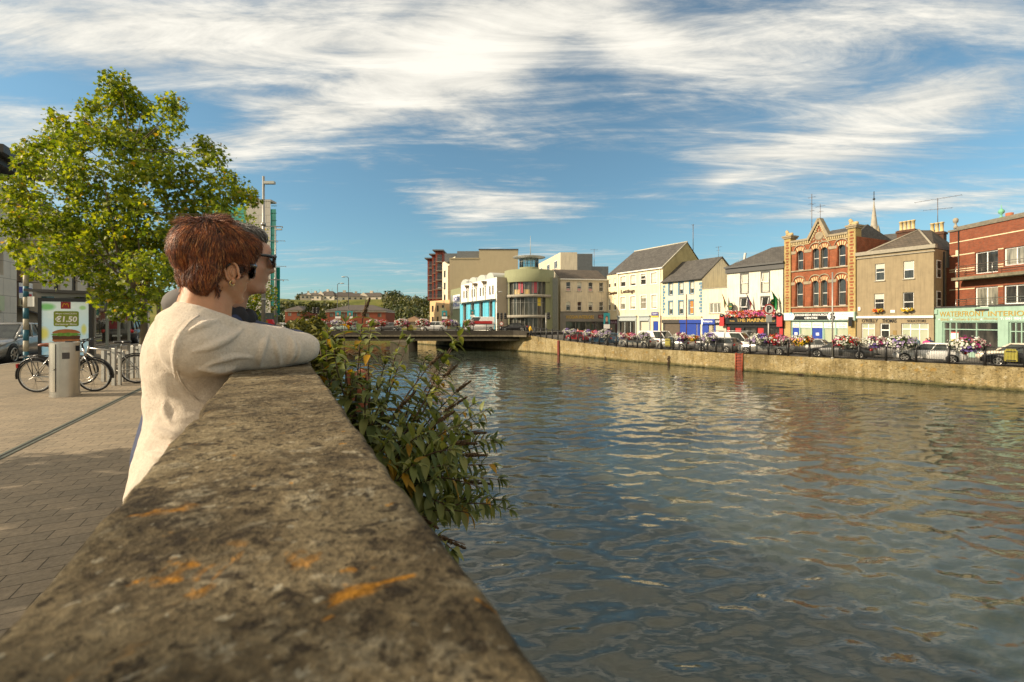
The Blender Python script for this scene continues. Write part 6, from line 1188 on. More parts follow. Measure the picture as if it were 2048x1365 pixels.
for px, w_, ye, yr, ci, gx, lab in ((614,9,591,587,0,0,'leftmost hillside house, half hidden by bushes'),(626,12,592,585,1,1,'pale hillside house with gable and chimney, second from the left'),(651,13,592,582,2,1,'steep-roofed white hillside house left of the tall street lamp'),(688,16,594,584,2,0,'long white hillside house directly behind the tall street lamp'),(711,12,593.5,586,0,0,'grey-brown hillside house right of the tall street lamp'),(740,18,595,585,1,1,'cream gabled hillside house with dark roof in the middle of the ridge'),(770,14,598,588,0,1,'grey hillside house at the right end of the ridge')):
    Y = 305; x = (px-CX)/F*Y; z = hillh(x, Y)-.4; t = thing('hillside_house', lab, 'house', (x,Y,z), rad(-12 if gx else 6), 'houses along the hill ridge'); h0 = HC+(HY-ye)/F*Y-z; h0 = max(2.6, h0); h1 = max(1.8, HC+(HY-yr)/F*Y-z-h0)
    wm = M('house '+hc[ci][1], hc[ci][0], .9, .08, .5); q = MB(); q.box(-w_/2,0,0,w_/2,7,h0)
    if gx: q.prism([(-w_/2,h0),(-w_/2+w_*.45,h0),(-w_/2+w_*.22,h0+h1)],-.02,.2)
    q.build('wall', wm, t); q = MB(); hiproof(q,-w_/2,0,w_/2,7,h0,h1); q.build('roof', tile, t); q = MB(); q.box(-w_*.1,3,h0,w_*.02,4,h0+h1+1.2); q.build('chimney', wm, t)
    for k in range(3): xx = w_*(-.36+.3*k); q = MB(); q.box(xx,-.08,h0-1.9,xx+1.3,-.003,h0-.7); q.build('window', gl_a, t)
    mast(t, (w_*.2,3.5,h0+h1*.5), 3.4, ((3.3,1.2,.2,3),), .05)
# ================================================================== vehicles
def paint(name, col, metal=.0): return M(name, col, .28, .04, 1.5, metal=metal, coat=.6)
carglass = glassmat('car glass', (.02,.026,.026), .03, (.05,.06,.055), 1.5); rimm = M('wheel rim', (.50,.49,.46), .3, .05, 9, metal=.8); plast = M('black plastic', (.02,.02,.02), .6, .1, 6); lampg = M('headlamp glass', (.55,.55,.52), .1, .05, metal=.3); tail = M('tail lamp', (.45,.012,.012), .15, .1)
SHAPES = {  # length, width, height, belt profile (share of length from the tail, share of height), roof: tail-base, tail-top, front-top, front-base
 'hatch': (4.2,1.76,1.48, ((0,.42),(.015,.60),(.05,.66),(.3,.645),(.60,.62),(.68,.60),(.85,.54),(.95,.47),(1,.36)), (.02,.12,.56,.74)),
 'saloon': (4.7,1.80,1.45, ((0,.44),(.015,.60),(.05,.665),(.18,.68),(.4,.655),(.62,.63),(.70,.60),(.86,.55),(.95,.48),(1,.38)), (.13,.27,.56,.74)),
 'estate': (4.6,1.78,1.50, ((0,.42),(.012,.60),(.04,.64),(.3,.63),(.60,.62),(.70,.59),(.86,.54),(.95,.47),(1,.36)), (.02,.08,.56,.74)),
 'suv': (4.5,1.84,1.66, ((0,.44),(.012,.58),(.04,.62),(.3,.61),(.60,.60),(.68,.59),(.86,.55),(.96,.48),(1,.38)), (.02,.09,.58,.73)),
 'van': (4.9,1.92,1.95, ((0,.46),(.01,.54),(.02,.55),(.4,.55),(.70,.54),(.76,.52),(.9,.44),(.97,.38),(1,.30)), (.005,.015,.66,.80)),
 'bigvan': (5.9,2.05,2.5, ((0,.46),(.01,.50),(.02,.50),(.4,.50),(.76,.48),(.80,.46),(.92,.40),(.98,.34),(1,.26)), (.005,.012,.70,.84))}
def car(shape, pmat, loc, d, lab, name='parked_car', cat='car', group='cars parked along the far quay', scale=1.0, plate=True):
    L, Wd, H, prof, roof = SHAPES[shape]; t = thing(name, lab, cat, loc, math.atan2(d.y, d.x), group); t.scale = (scale,)*3
    q = MB(); st = []; hw = Wd/2; van = 'van' in shape
    for fx, fz in prof:
        e = min(fx, 1-fx); w = hw*(1-.22*max(0, 1-e/.10)**2); x = (fx-.5)*L; zt = fz*H; zb = .20+.12*max(0, 1-e/.05)
        half = [(w*.86,zb),(w*.975,zb+.10),(w,lerp(zb,zt,.5)),(w*.985,zt-.07),(w*.93,zt-.005),(w*.55,zt+.022),(0,zt+.03)]
        st.append([(x,y,z) for y, z in half]+[(x,-y,z) for y, z in reversed(half[:-1])])
    n = len(st[0]); vs = [p for s in st for p in s]; fs = [(i*n+j,(i+1)*n+j,(i+1)*n+j+1,i*n+j+1) for i in range(len(st)-1) for j in range(n-1)]+[((i+1)*n,i*n,i*n+n-1,(i+1)*n+n-1) for i in range(len(st)-1)]
    fs += [tuple(range(n)), tuple(range(len(vs)-1,len(vs)-n-1,-1))]; q.add(vs, fs, 0, True)
    rb, rt, ft, fb = [(f-.5)*L for f in roof]; zb = H*(.60 if not van else .53); b2, t2 = hw*.93, hw*(.80 if not van else .86); zr = H-.09
    ring = lambda x0, x1, w, z, c=.10: [(x0,-w+c,z),(x0+c,-w,z),(x1-c,-w,z),(x1,-w+c,z),(x1,w-c,z),(x1-c,w,z),(x0+c,w,z),(x0,w-c,z)]
    rr = [ring(rt-.02,ft+.03,t2+.012,zr), ring(rt+.02,ft-.02,t2-.02,zr+.05), ring(rt+.20,ft-.22,t2-.18,H-.005,.16)]; vs = [p for r in rr for p in r]; fs = [(i*8+j,i*8+(j+1)%8,(i+1)*8+(j+1)%8,(i+1)*8+j) for i in range(2) for j in range(8)]+[tuple(range(16,24)), tuple(range(7,-1,-1))]; q.add(vs, fs, 0, True)
    for s in (-1, 1):
        for (xa, xb, r) in ((rb,rt,.06),(fb,ft,.045)): q.tube([(xa,s*b2,zb),(xb,s*t2,zr+.02)], r, 6)
        for f_ in ((.36,) if van else (.30,.60)): x = lerp(rb,fb,f_); xt = lerp(rt,ft,f_); q.tube([(x,s*(b2+.0),zb),(xt,s*(t2+.005),zr+.02)], .035, 6)
        if van: e0, e1 = lerp(rb,fb,.02), lerp(rb,fb,.66); q.add([(e0,s*(b2+.02),zb-.05),(e1,s*(b2+.02),zb-.05),(lerp(rt,ft,.66),s*(t2+.02),zr+.02),(lerp(rt,ft,.02),s*(t2+.02),zr+.02)], [(0,1,2,3)] if s < 0 else [(3,2,1,0)])
        q.ell((fb-.12,s*(b2+.10),zb+.08),.07,.09,.06,0,10)
    if van: q.add([(rb-.01,-b2,zb-.05),(rb-.01,b2,zb-.05),(rt-.02,t2,zr),(rt-.02,-t2,zr)], [(3,2,1,0)])
    q.build('body', pmat, t)
    g = MB(); r0, r1 = ring(rb+.01,fb-.02,b2-.01,zb-.03), ring(rt+.01,ft,t2-.005,zr+.01); g.add(r0+r1, [(j,(j+1)%8,8+(j+1)%8,8+j) for j in range(8)], 0); g.build('windows', carglass, t)
    wr = .31 if L < 4.6 else .33
    for fx in (.185, .81):
        for s in (-1, 1):
            x = (fx-.5)*L; a = MB(); a.tube([(x,s*(hw-.25),wr+.01),(x,s*(hw+.004),wr+.01)], wr*1.17, 20); a.build('wheel_arch', plast, t)
            a = MB(); a.tube([(x,s*(hw-.22),wr),(x,s*(hw-.03),wr),(x,s*(hw+.012),wr)], [wr,wr,wr*.93], 24); w = a.build('wheel', rubber, t); a = MB(); a.tube([(x,s*(hw+.0),wr),(x,s*(hw+.016),wr)], wr*.62, 20, 1)
            for k in range(5): aa = 2*math.pi*k/5; c = Vector((x,s*(hw+.02),wr)); u = Vector((math.cos(aa),0,math.sin(aa))); a.obox(c+u*wr*.36, u*wr*.32, Vector((0,.008,0)), Vector((-math.sin(aa),0,math.cos(aa)))*wr*.10, 0)
            a.tube([c+Vector((math.cos(2*math.pi*k/20),0,math.sin(2*math.pi*k/20)))*wr*.66 for k in range(21)], .022, 5, 0); a.build('rim', [rimm, plast], w)
    zf, zq = prof[-2][1]*H, prof[2][1]*H
    for s in (-1, 1):
        a = MB(); a.ell(((.945-.5)*L,s*hw*.76,zf+.0),.16,.17,.085,0,12); a.build('headlight', lampg, t)
        a = MB(); a.ell(((.02-.5)*L+.03,s*hw*.80,zq-.16),.12,.15,.14 if not van else .24,0,12); a.build('tail_light', tail, t)
    a = MB(); a.box(-.5*L-.012,-.26,.52,-.5*L+.03,.26,.63); a.box(.5*L-.04,-.26,.36,.5*L+.012,.26,.46); a.build('number_plate', white, t)
    a = MB(); a.box(.5*L-.06,-.5,.26,.5*L+.008,.5,.34); a.box((.3-.5)*L,-hw-.004,.22,(.7-.5)*L,hw+.004,.30); a.build('lower_trim', plast, t)
    return t
def along(px, off, shape, pm, lab, flip=False, scale=1.0, **kw):
    p, d, n = quay(px, off); return car(shape, pm, p, -d if flip else d, lab, scale=scale, **kw)
silver, dsil, grey, blk, wt = paint('silver paint', (.46,.45,.42), .5), paint('dark silver paint', (.20,.195,.185), .5), paint('grey paint', (.12,.12,.118), .4), paint('black car paint', (.012,.012,.014)), paint('white car paint', (.72,.71,.68))
along(2062, 1.7, 'saloon', blk, 'black saloon nearest the right edge behind the yellow lifebuoy box')
along(2032, 5.6, 'hatch', paint('pale beige paint', (.60,.53,.42)), 'pale beige car passing in front of the green shop window', name='parked_car')
along(1858, 1.7, 'hatch', paint('bright silver paint', (.74,.73,.70), .15), 'bright silver hatchback in front of the rendered solicitors building')
along(1764, 4.6, 'hatch', dsil, 'dark grey hatchback partly hidden between two flower baskets before the solicitors door')
along(1680, 1.7, 'saloon', grey, 'dark grey saloon in front of the teal shopfront of the Victorian brick building')
along(1606, 4.2, 'hatch', silver, 'small silver hatchback between the silver off-roader and the dark grey saloon')
along(1531, 1.7, 'suv', silver, 'silver off-roader in front of the black and red pub')
along(1470, 5.2, 'van', wt, 'white van with a ladder on its roof in front of the pub', flip=True, name='parked_van', cat='van')
p, d, n = quay(1466, 5.2); ld_ = thing('roof_ladder', 'long aluminium ladder carried on the white van roof before the pub', 'ladder', p+Vector((0,0,2.08)), math.atan2(d.y,d.x)); q = MB()
for s in (-.22,.22): q.tube([(-2.2,s,0),(2.2,s,0)], .03, 6)
for k in range(14): q.tube([(-2.1+k*.32,-.22,0),(-2.1+k*.32,.22,0)], .018, 5)
for x in (-1.2,1.2): q.box(x-.03,-.7,-.12,x+.03,.7,-.04)
q.build('rails_and_rungs', alloy, ld_)
along(1436, 1.7, 'hatch', dsil, 'dark silver hatchback left of the orange quay ladder'); along(1394, 4.4, 'hatch', blk, 'black hatchback half hidden behind the yellow flower basket')
along(1350, 1.7, 'hatch', silver, 'silver hatchback behind the left yellow lifebuoy box'); along(1318, 5.0, 'van', wt, 'plain white van in front of the grey shop bays of the corner building', flip=True, name='parked_van', cat='van')
along(1276, 1.7, 'saloon', paint('warm silver paint', (.44,.42,.36), .4), 'warm silver saloon beside the white van at the corner building')
along(1208, 1.9, 'hatch', paint('petrol blue paint', (.02,.10,.19), .2), 'dark blue hatchback behind white and lilac flower baskets'); along(1190, 4.6, 'hatch', paint('mid blue paint', (.03,.16,.28), .2), 'lighter blue hatchback next to the red car'); along(1158, 2.0, 'hatch', paint('red car paint', (.42,.012,.02)), 'small red car before the beige shop fascia')
def onbridge(px, Y, shape, pm, lab, right, **kw): x = (px-CX)/F*Y; return car(shape, pm, Vector((x,Y,DECK+.004)), Vector((1 if right else -1, .0)), lab, group='vehicles on the bridge', **kw)
onbridge(688, 79, 'hatch', paint('white green paint', (.40,.50,.42)), 'white and green car at the left end of the bridge behind the bush', False); onbridge(777, 77, 'hatch', grey, 'dark grey hatchback crossing the bridge left of the yellow box', False); onbridge(868, 80, 'suv', wt, 'white off-roader crossing the middle of the bridge', False)
bv = onbridge(960, 79.5, 'bigvan', wt, 'large white delivery van with a red and black side stripe on the bridge', False, name='parked_van', cat='van')
q = MB(); q.box(-2.2,1.035,1.30,1.2,1.06,1.75,0); q.box(-2.2,1.036,1.22,1.2,1.062,1.30,1); text(q,'sale',-2,1.4,1,1.66,-1.065,2) if False else None; q.build('side_stripe', [redp, blackp], bv)
onbridge(1027, 76, 'saloon', blk, 'black saloon leaving the bridge in front of the round tower', False); onbridge(562, 78, 'saloon', wt, 'white car behind the red lifebuoy housing', False)
bmw = car('saloon', paint('cool silver paint', (.34,.34,.335), .5), Vector((*(NB(24.2,9.55).xy),-.105)), -SD, 'silver saloon with five-spoke wheels cut by the left edge of the picture', group='cars on the near road', scale=1.04)
car('suv', blk, Vector((*(NB(42,9.9).xy),-.105)), SD, 'black off-roader seen from behind with one red brake light beyond the bus shelter', group='cars on the near road'); car('hatch', dsil, Vector((*(NB(33,11.6).xy),-.105)), -SD, 'dark car behind the silver saloon, only its roof showing', group='cars on the near road')

# ================================================================== quay railing
pxs = [1052,1060.5,1070,1081.5,1093,1104.5,1116,1128,1141,1155,1169,1184,1199,1215,1232.5,1247.6,1254.5,1275,1297.5,1322,1346,1373,1402,1432,1465,1500,1537,1576,1619,1666,1718,1772,1832,1898,1970,2050,2140]
rg = thing('quay_railing', 'black iron railing with square posts along the top of the far quay wall', 'railing', quay(1666, .2)[0]); inv = Matrix.Translation(-rg.location); pp = [quay(px, .2)[0] for px in pxs if px not in (1247.6,)]
for a, b in zip(pp[:-1], pp[1:]):
    q = MB(); q.cyl((a.x-rg.location.x,a.y-rg.location.y), .085, a.z-rg.location.z, a.z-rg.location.z+1.42, 8); q.lathe([(.085,0),(.05,.05),(0,.07)], (a.x-rg.location.x,a.y-rg.location.y,a.z-rg.location.z+1.42), 8); q.build('post', dark, rg)
    q = MB(); A, B = a-rg.location, b-rg.location; up = Vector((0,0,1)); L_ = (B-A).length; q.tube([A+up*1.32,B+up*1.32], .035, 6); q.tube([A+up*.14,B+up*.14], .03, 6); nb = max(4, int(L_/.125))
    for k in range(1, nb): c = lerp(A,B,k/nb); q.tube([c+up*.14,c+up*1.32], .013, 4, sm=False, caps=False)
    q.build('baluster_panel', dark, rg)
rb2 = thing('bridge_railing', 'thin black railing along the near side of the bridge', 'railing', (-18,71.1,HC-1.36)); 
q = MB(); xs_ = [-27+2.05*k for k in range(24)]
for x in xs_: q2 = MB(); q2.tube([(x,0,0),(x,0,1.02)], .05, 6); q2.build('post', dark, rb2)
for z in (1.0,.55,.12): q.tube([(xs_[0],0,z),(xs_[-1],0,z)], .028, 5)
q.build('rails', dark, rb2)
# ================================================================== flower baskets on the railings
PET = {'white': (.80,.76,.66), 'purple': (.22,.14,.42), 'lilac': (.46,.36,.56), 'pink': (.60,.18,.34), 'magenta': (.42,.03,.20), 'red': (.50,.02,.03), 'yellow': (.75,.48,.02), 'orange': (.70,.18,.02), 'rose': (.68,.30,.35)}
fol = leafmat('basket leaves', (.02,.04,.008), (.05,.09,.015), (.11,.16,.03), None, .3)
def heap(cols, rx, ry, rz, n, seed, ps=.055):
    R = random.Random(seed); fl, lf = MB(), MB(); keys = [c for c, _ in cols]
    cen = [(R.uniform(-1,1), R.uniform(-.8,1), c) for c, w in cols for _ in range(w)]
    for i in range(n):
        t_ = R.uniform(0, 2*math.pi); u = R.uniform(-1, 1); d = Vector((math.cos(t_)*(1-u*u)**.5, math.sin(t_)*(1-u*u)**.5, u)); k = R.uniform(.84,1.14)*(1+.30*noise.noise(d*1.9+Vector((seed,0,0)))+.16*noise.noise(d*5+Vector((0,seed,0)))); p = Vector((d.x*rx*k, d.y*ry*k, d.z*rz*k*(.85 if d.z > 0 else 1+.35*noise.noise(Vector((d.x*3,seed,2))))))
        nn = (d+Vector((R.uniform(-.5,.5),R.uniform(-.5,.5),R.uniform(-.2,.5)))).normalized(); a = nn.orthogonal().normalized(); b = nn.cross(a); w_ = R.uniform(0,6); a, b = a*math.cos(w_)+b*math.sin(w_), b*math.cos(w_)-a*math.sin(w_)
        if R.random() < .28:
            s = R.uniform(.05,.09); lf.add([p-a*s*.5,p+b*s,p+a*s*.5,p-b*s],[(0,1,2,3)])
        else:
            m = min(range(len(cen)), key=lambda j: (cen[j][0]-d.x)**2+(cen[j][1]-d.z)**2+R.uniform(0,.55)); s = ps*R.uniform(.7,1.3); c = keys.index(cen[m][2])
            fl.add([p+nn*.01]+[p+(a*math.cos(2*math.pi*j/5)+b*math.sin(2*math.pi*j/5))*s+nn*.022 for j in range(5)], [(0,j+1,(j+1)%5+1) for j in range(5)], c)
    return fl.mesh('petals', [flowermat('petal '+c, PET[c]) for c in keys]), lf.mesh('leaves', [fol])
core = M('basket core', (.025,.035,.012), .9, .3, 9)
KINDS = {'wp': (('white',7),('purple',3),('lilac',2)), 'wr': (('white',7),('red',3),('pink',2)), 'yo': (('yellow',3),('orange',2),('white',4),('rose',2)), 'mix': (('white',7),('magenta',3),('purple',2),('rose',3)), 'lw': (('lilac',4),('purple',1),('white',7)), 'rp': (('red',4),('pink',3),('white',3),('orange',1))}
HM = {k: heap(v, .70, .42, .42, 700, 5+i) for i, (k, v) in enumerate(KINDS.items())}
def basket(p, ang, kind, s, lab, group='flower baskets on the quay railing'):
    t = thing('flower_basket', lab, 'flower basket', p, ang, group); t.scale = (s,)*3; link('blossoms', HM[kind][0], t); link('leaves', HM[kind][1], t); q = MB(); q.ell((0,0,-.02),.52,.32,.34,0,10); q.build('moss_core', core, t); q = MB(); q.box(-.5,-.2,-.32,.5,.2,-.12); q.build('trough', blackp, t)
for px, kind, s, lab in ((1935,'mix',1.28,'huge basket of white, magenta and purple petunias over the tail of the bright silver hatchback'),(1800,'lw',1.35,'wide lilac and white basket left of the bright silver hatchback'),(1748,'mix',1.12,'purple, pink and white basket before the solicitors door'),(1691,'wr',1.22,'white and red basket above the boot of the dark grey saloon'),(1602.7,'yo',1.12,'yellow, orange and white basket before the blue shop door'),(1555,'rp',1.15,'red and pink basket with yellow tops right of the parking sign'),(1517.7,'wp',1.2,'white and purple basket left of the parking sign'),(1417,'wp',1.15,'purple and white basket before the blue betting shop'),(1386.5,'yo',.8,'small bright yellow basket before the blue shutter'),(1361,'mix',1.1,'purple and pink basket right of the left yellow lifebuoy box'),(1287,'lw',1.05,'lilac basket at the tail of the warm silver saloon'),(1262,'rp',.9,'pinkish red basket above the warm silver saloon door'),(1245,'mix',.8,'mixed basket above the bonnet of the warm silver saloon'),(1208.5,'lw',1.2,'wide white and lilac basket over the dark blue hatchback'),(1191,'rp',1.0,'orange red basket between the two blue cars'),(1175,'wp',.95,'white and purple basket at the tail of the red car'),(1145.5,'lw',.85,'white basket over the middle of the red car'),(1133,'wp',.85,'leftmost white and purple basket on the quay railing')):
    p, d, n = quay(px, .15); basket(p+Vector((0,0,1.50 if s > 1 else 1.42)), math.atan2(d.y,d.x), kind, s*(1.0 if px > 1300 else 1.05), lab)
for px, kind, s, lab in ((615,'lw',1.3,'dim lilac basket at the far left of the bridge railing'),(643,'rp',1.35,'red and white basket below the left traffic signals'),(673,'lw',1.3,'lilac basket below the first portrait poster'),(698,'rp',1.2,'orange red basket below the second portrait poster'),(746,'wr',1.4,'white basket above the dark grey hatchback on the bridge'),(765,'rp',1.2,'pink basket beside the white one on the bridge'),(804,'wr',1.6,'large red and white basket left of the yellow box on the bridge'),(846,'wr',1.6,'large red and white basket at the bonnet of the white off-roader'),(894,'rp',1.2,'deep red basket at the tail of the white off-roader'),(906,'wp',1.2,'pale basket beside the walkers on the bridge'),(938,'wr',1.3,'red and white basket before the delivery van')):
    p = P(px,645,71); basket(Vector((p.x,71.05,HC-.16)), 0, kind, s, lab, 'flower baskets on the bridge railing')
fm = heap((('magenta',6),('red',5),('pink',5),('orange',4),('white',3)), 1, 1, 1, 10, 77)
# the window box along the pub sign and the boxes on the solicitors' sills
def trough(root, x0, x1, z, y, n, cols, h, seed, name='window_box'):
    R = random.Random(seed); keys = list(cols); fl, lf = MB(), MB()
    for i in range(n):
        x = R.uniform(x0,x1); zz = z+h*(R.uniform(-1,1)*(.75+.4*noise.noise(Vector((x*1.3,seed,0))))); yy = y-R.uniform(.0,.45); nn = Vector((R.uniform(-.6,.6),-1,R.uniform(-.3,.8))).normalized(); a = nn.orthogonal().normalized(); b = nn.cross(a); p = Vector((x,yy,zz))
        if R.random() < .3: s = R.uniform(.06,.11); lf.add([p-a*s*.5,p+b*s,p+a*s*.5,p-b*s],[(0,1,2,3)])
        else:
            c = int((noise.noise(Vector((x*1.1,zz*1.6,seed)))*.9+.5+R.uniform(-.18,.18))*len(keys)); c = max(0,min(len(keys)-1,c)); s = R.uniform(.05,.095); fl.add([p]+[p+(a*math.cos(2*math.pi*j/5)+b*math.sin(2*math.pi*j/5))*s for j in range(5)], [(0,j+1,(j+1)%5+1) for j in range(5)], c)
    q = MB(); q.box(x0+.05,y-.18,z-h*.4,x1-.05,y+.05,z+h*.15); w = q.build(name, core, root); fl.build('blossoms', [flowermat('petal '+c, PET[c]) for c in keys], w); lf.build('leaves', fol, w)
trough(mb_, .25, mf.w-.8, zs1+.42, -.45, 2300, ('magenta','pink','rose','red','orange','magenta','white'), .55, 3)
for w, c in zip(of.A and [of.rect(K8,157,675,221,795), of.rect(K8,343,667,414,790)], (('orange','red','yellow'),('yellow','white','orange'))): trough(ob, w[0]+.02, w[2]-.02, w[1]+.16, -.05, 160, c, .16, 9)
# flags on the pub
for k, (pa, pb, cols, lab) in enumerate((((92,790),(135,890),((.62,.22,.03),(.5,.45,.35),(.05,.25,.08)),'green, white and orange flag on a slanted pole at the left end of the pub'),((275,785),(335,900),((.06,.07,.28),(.45,.40,.40),(.45,.03,.05)),'blue, white and red flag over the middle of the pub flower box'),((465,765),(540,865),((.01,.22,.05),(.01,.20,.05),(.02,.26,.06)),'plain green flag at the right end of the pub'))):
    xb, zb = mf.pt(*K7(*pb)); xa, za = mf.pt(*K7(*pa), -.9); base = mf.A+mf.d*xb; t = thing('pub_flag', lab, 'flag', (base.x,base.y,mf.base+zb), mf.ang, 'flags on the pub'); tip = Vector((xa-xb,-.9,za-zb)); q = MB(); q.tube([(0,-.01,0),tip], .035, 6); q.build('flagstaff', dark, t)
    q = MB(); h_ = 1.9 if k else 1.5
    for j in range(12):
        for i in range(3):
            f = lambda u, v: tip*(.92-.55*u*(1-.3*v))+Vector((.10*math.sin(u*9+v*3)+.18*v,-.10*math.cos(u*8+v*2),-h_*v)); q.add([f(i/3,j/12),f((i+1)/3,j/12),f((i+1)/3,(j+1)/12),f(i/3,(j+1)/12)], [(0,1,2,3)], i, True)
    q.build('cloth', [M('flag cloth %d%d' % (k,i), c, .8, .1) for i, c in enumerate(cols)], t)
for k, (a_, b_, lab) in enumerate(((158,885,'round green sign on a bracket at the left end of the pub'),(482,858,'round dark sign behind the green flag on the pub'))):
    x, z = mf.pt(*K7(a_,b_), -.5); b = mf.A+mf.d*x+mf.n*(-.5); t = thing('round_sign', lab, 'sign', (b.x,b.y,mf.base+z), mf.ang+rad(-25 if k == 0 else 70), 'round pub signs'); q = MB(); c = [(.46*math.cos(2*math.pi*j/24),.5*math.sin(2*math.pi*j/24)) for j in range(24)]; q.prism(c,-.05,.05,0); q.prism([(x_*.8,z_*.8) for x_, z_ in c],-.06,-.051,1); q.box(-.3,-.068,-.06,.3,-.061,.06,2); q.tube([(0,0,.45),(0,.5,.5)],.025,6,0); q.build('disc', [blackp, M('pub sign green', (.05,.13,.06)), gold], t)
# ladder, fender post, chains, lifebuoy boxes
p, d, n = quay(1478, -.06); t = thing('quay_ladder', 'orange steel ladder down the quay wall left of the flower basket', 'ladder', p, math.atan2(-d.y,-d.x)); q = MB(); om = M('orange rust paint', (.27,.05,.016), .7, .4, 6)
for s in (-.30,.30): q.tube([(s,.25,.06),(s,.0,.06),(s,-.02,WATER-p.z-.3)], .06, 6)
for k in range(8): z = .0-k*.27; q.tube([(-.30,0,z),(.30,0,z)], .035, 6)
q.build('rails_and_rungs', om, t); panel(t, 'backing_plate', M('dark red plate', (.16,.03,.015), .7, .3, 4), -.24, WATER-p.z, .24, -.02, .03, .055)
p, d, n = quay(1117, -.08); q = MB(); q.box(-.19,-.1,WATER-p.z-.4,.19,.14,.0); q.build('fender_post', M('oxide red post', (.15,.022,.014), .8, .45, 3), None, label='rusty red fender post on the quay wall below the beige shop', cat='post', loc=p, rz=math.atan2(-d.y,-d.x), bevel=.03)
for px, z0, lab in ((1337,-.75,'mooring chain hanging on the quay wall below the left lifebuoy box'),(1210,-1.5,'small mooring ring low on the quay wall below the blue cars'),(1600,-1.6,'curved mooring hook low on the quay wall below the yellow basket')):
    p, d, n = quay(px, -.08); q = MB()
    for k in range(4 if px == 1337 else 2):
        c = Vector((.05*(-1)**k,0,z0-.22*k)); q.tube([c+Vector((math.cos(2*math.pi*j/12)*(.09 if px != 1600 else .3),.02*(k%2),math.sin(2*math.pi*j/12)*.14)) for j in range(13 if px != 1600 else 9)], .035, 6)
    q.build('mooring_chain', M('rusted iron', (.05,.028,.018), .9, .3, 9), None, label=lab, cat='mooring chain', loc=p, rz=math.atan2(-d.y,-d.x))
yb = M('yellow box plastic', (.38,.33,.05), .5, .15, 4)
for px, lab in ((1336,'yellow lifebuoy box on the rail in front of the silver hatchback'),(2022,'yellow lifebuoy box on the rail in front of the black saloon')):
    p, d, n = quay(px, .42); t = thing('lifebuoy_box', lab, 'lifebuoy', p+Vector((0,0,.38)), math.atan2(-d.y,-d.x), 'yellow lifebuoy boxes on the railing'); q = MB(); q.prism([(-.32,0),(.32,0),(.32,.68),(.21,.86),(-.21,.86),(-.32,.68)],-.12,.06); q.build('box', yb, t, bevel=.03); q = MB()
    for z in (.08,.66): q.box(-.22,-.138,z-.03,.22,-.121,z+.03)
    q.build('catches', dark, t)
p = P(820,652,71.3); t = thing('grit_box', 'dull yellow domed box on the bridge between two red and white baskets', 'grit box', (p.x,71.4,HC-1.36)); q = MB(); q.prism([(-.48,0),(.48,0),(.48,.62),(.34,.85),(-.34,.85),(-.48,.62)],-.25,.25); q.build('box', yb, t, bevel=.06); q = MB(); q.tube([(0,0,.8),(0,0,1.0)],.06,6); q.build('knob', yb, t)

# ================================================================== people across the water
skin = M('skin', (.50,.26,.16), .5, .1, 12); hairm = {k: M('hair '+k, c, .6, .2, 20) for k, c in (('dark',(.03,.02,.015)),('grey',(.25,.23,.2)),('brown',(.10,.05,.025)))}
def walker(loc, ang, lab, top, legs, hair='dark', h=1.7, stride=.0, lean=0, group='people across the river'):
    t = thing('person', lab, 'person', loc, ang, group); k = h/1.7; q = MB(); V_ = lambda x, y, z: Vector((x+lean*z,y,z))*k
    hip, sh = .88, 1.40; f = stride
    foot = [(f*.30,.10,.05),(-f*.30,-.10,.05)]; knee = [(f*.20+.03,.10,.47),(-f*.10+.03,-.10,.47)]
    q.cap(V_(0,0,hip+.02),V_(0,0,1.08),.13*k,.125*k); q.cap(V_(0,0,1.08),V_(0,0,1.36),.125*k,.14*k); q.ell(V_(0,0,1.34),.10*k,.19*k,.11*k); q.cap(V_(0,0,1.42),V_(.01,0,1.50),.055*k,.05*k); q.ell(V_(.01,0,1.58),.095*k,.078*k,.115*k); q.ell(V_(.10,0,1.565),.02*k,.015*k,.02*k)
    for s in (0,1): y = (.09,-.09)[s]; q.cap(V_(0,y,hip),V_(*knee[s]),.095*k,.06*k); q.cap(V_(*knee[s]),V_(*foot[s]),.06*k,.042*k); q.cap(V_(*foot[s]),V_(foot[s][0]+.15,foot[s][1],.035),.042*k,.035*k)
    for s in (-1,1): e = V_(-f*s*.10,s*.25,1.10); w_ = V_(.10+f*s*-.12,s*.24,.86); q.cap(V_(0,s*.20,1.38),e,.055*k,.043*k); q.cap(e,w_,.042*k,.03*k); q.ell(w_+Vector((.02,0,-.06))*k,.035*k,.02*k,.06*k)
    link('body', remesh(q, .028, 4, [skin], 'body'), t)
    q = MB(); q.cap(V_(0,0,.86),V_(0,0,1.10),.155*k,.145*k); q.cap(V_(0,0,1.10),V_(0,0,1.38),.145*k,.155*k); q.ell(V_(0,0,1.36),.12*k,.22*k,.12*k)
    for s in (-1,1): e = V_(-f*s*.10,s*.25,1.10); w_ = V_(.10+f*s*-.12,s*.24,.90); q.cap(V_(0,s*.20,1.38),e,.07*k,.058*k); q.cap(e,w_,.057*k,.046*k)
    link('jacket', remesh(q, .03, 4, [top], 'jacket'), t)
    q = MB()
    for s in (0,1): y = (.09,-.09)[s]; q.cap(V_(0,y,hip),V_(*knee[s]),.108*k,.074*k); q.cap(V_(*knee[s]),V_(foot[s][0],foot[s][1],.10),.074*k,.06*k)
    q.ell(V_(0,0,hip+.02),.13*k,.17*k,.12*k); link('trousers', remesh(q, .03, 4, [legs], 'trousers'), t)
    q = MB(); q.ell(V_(-.02,0,1.63),.10*k,.09*k,.09*k); q.ell(V_(-.05,0,1.58),.075*k,.085*k,.10*k); link('hair', remesh(q, .025, 3, [hairm[hair]], 'hair'), t)
cl = lambda n, c: M('cloth '+n, c, .9, .15, 8)
def at(px, off): return quay(px, off)[0]
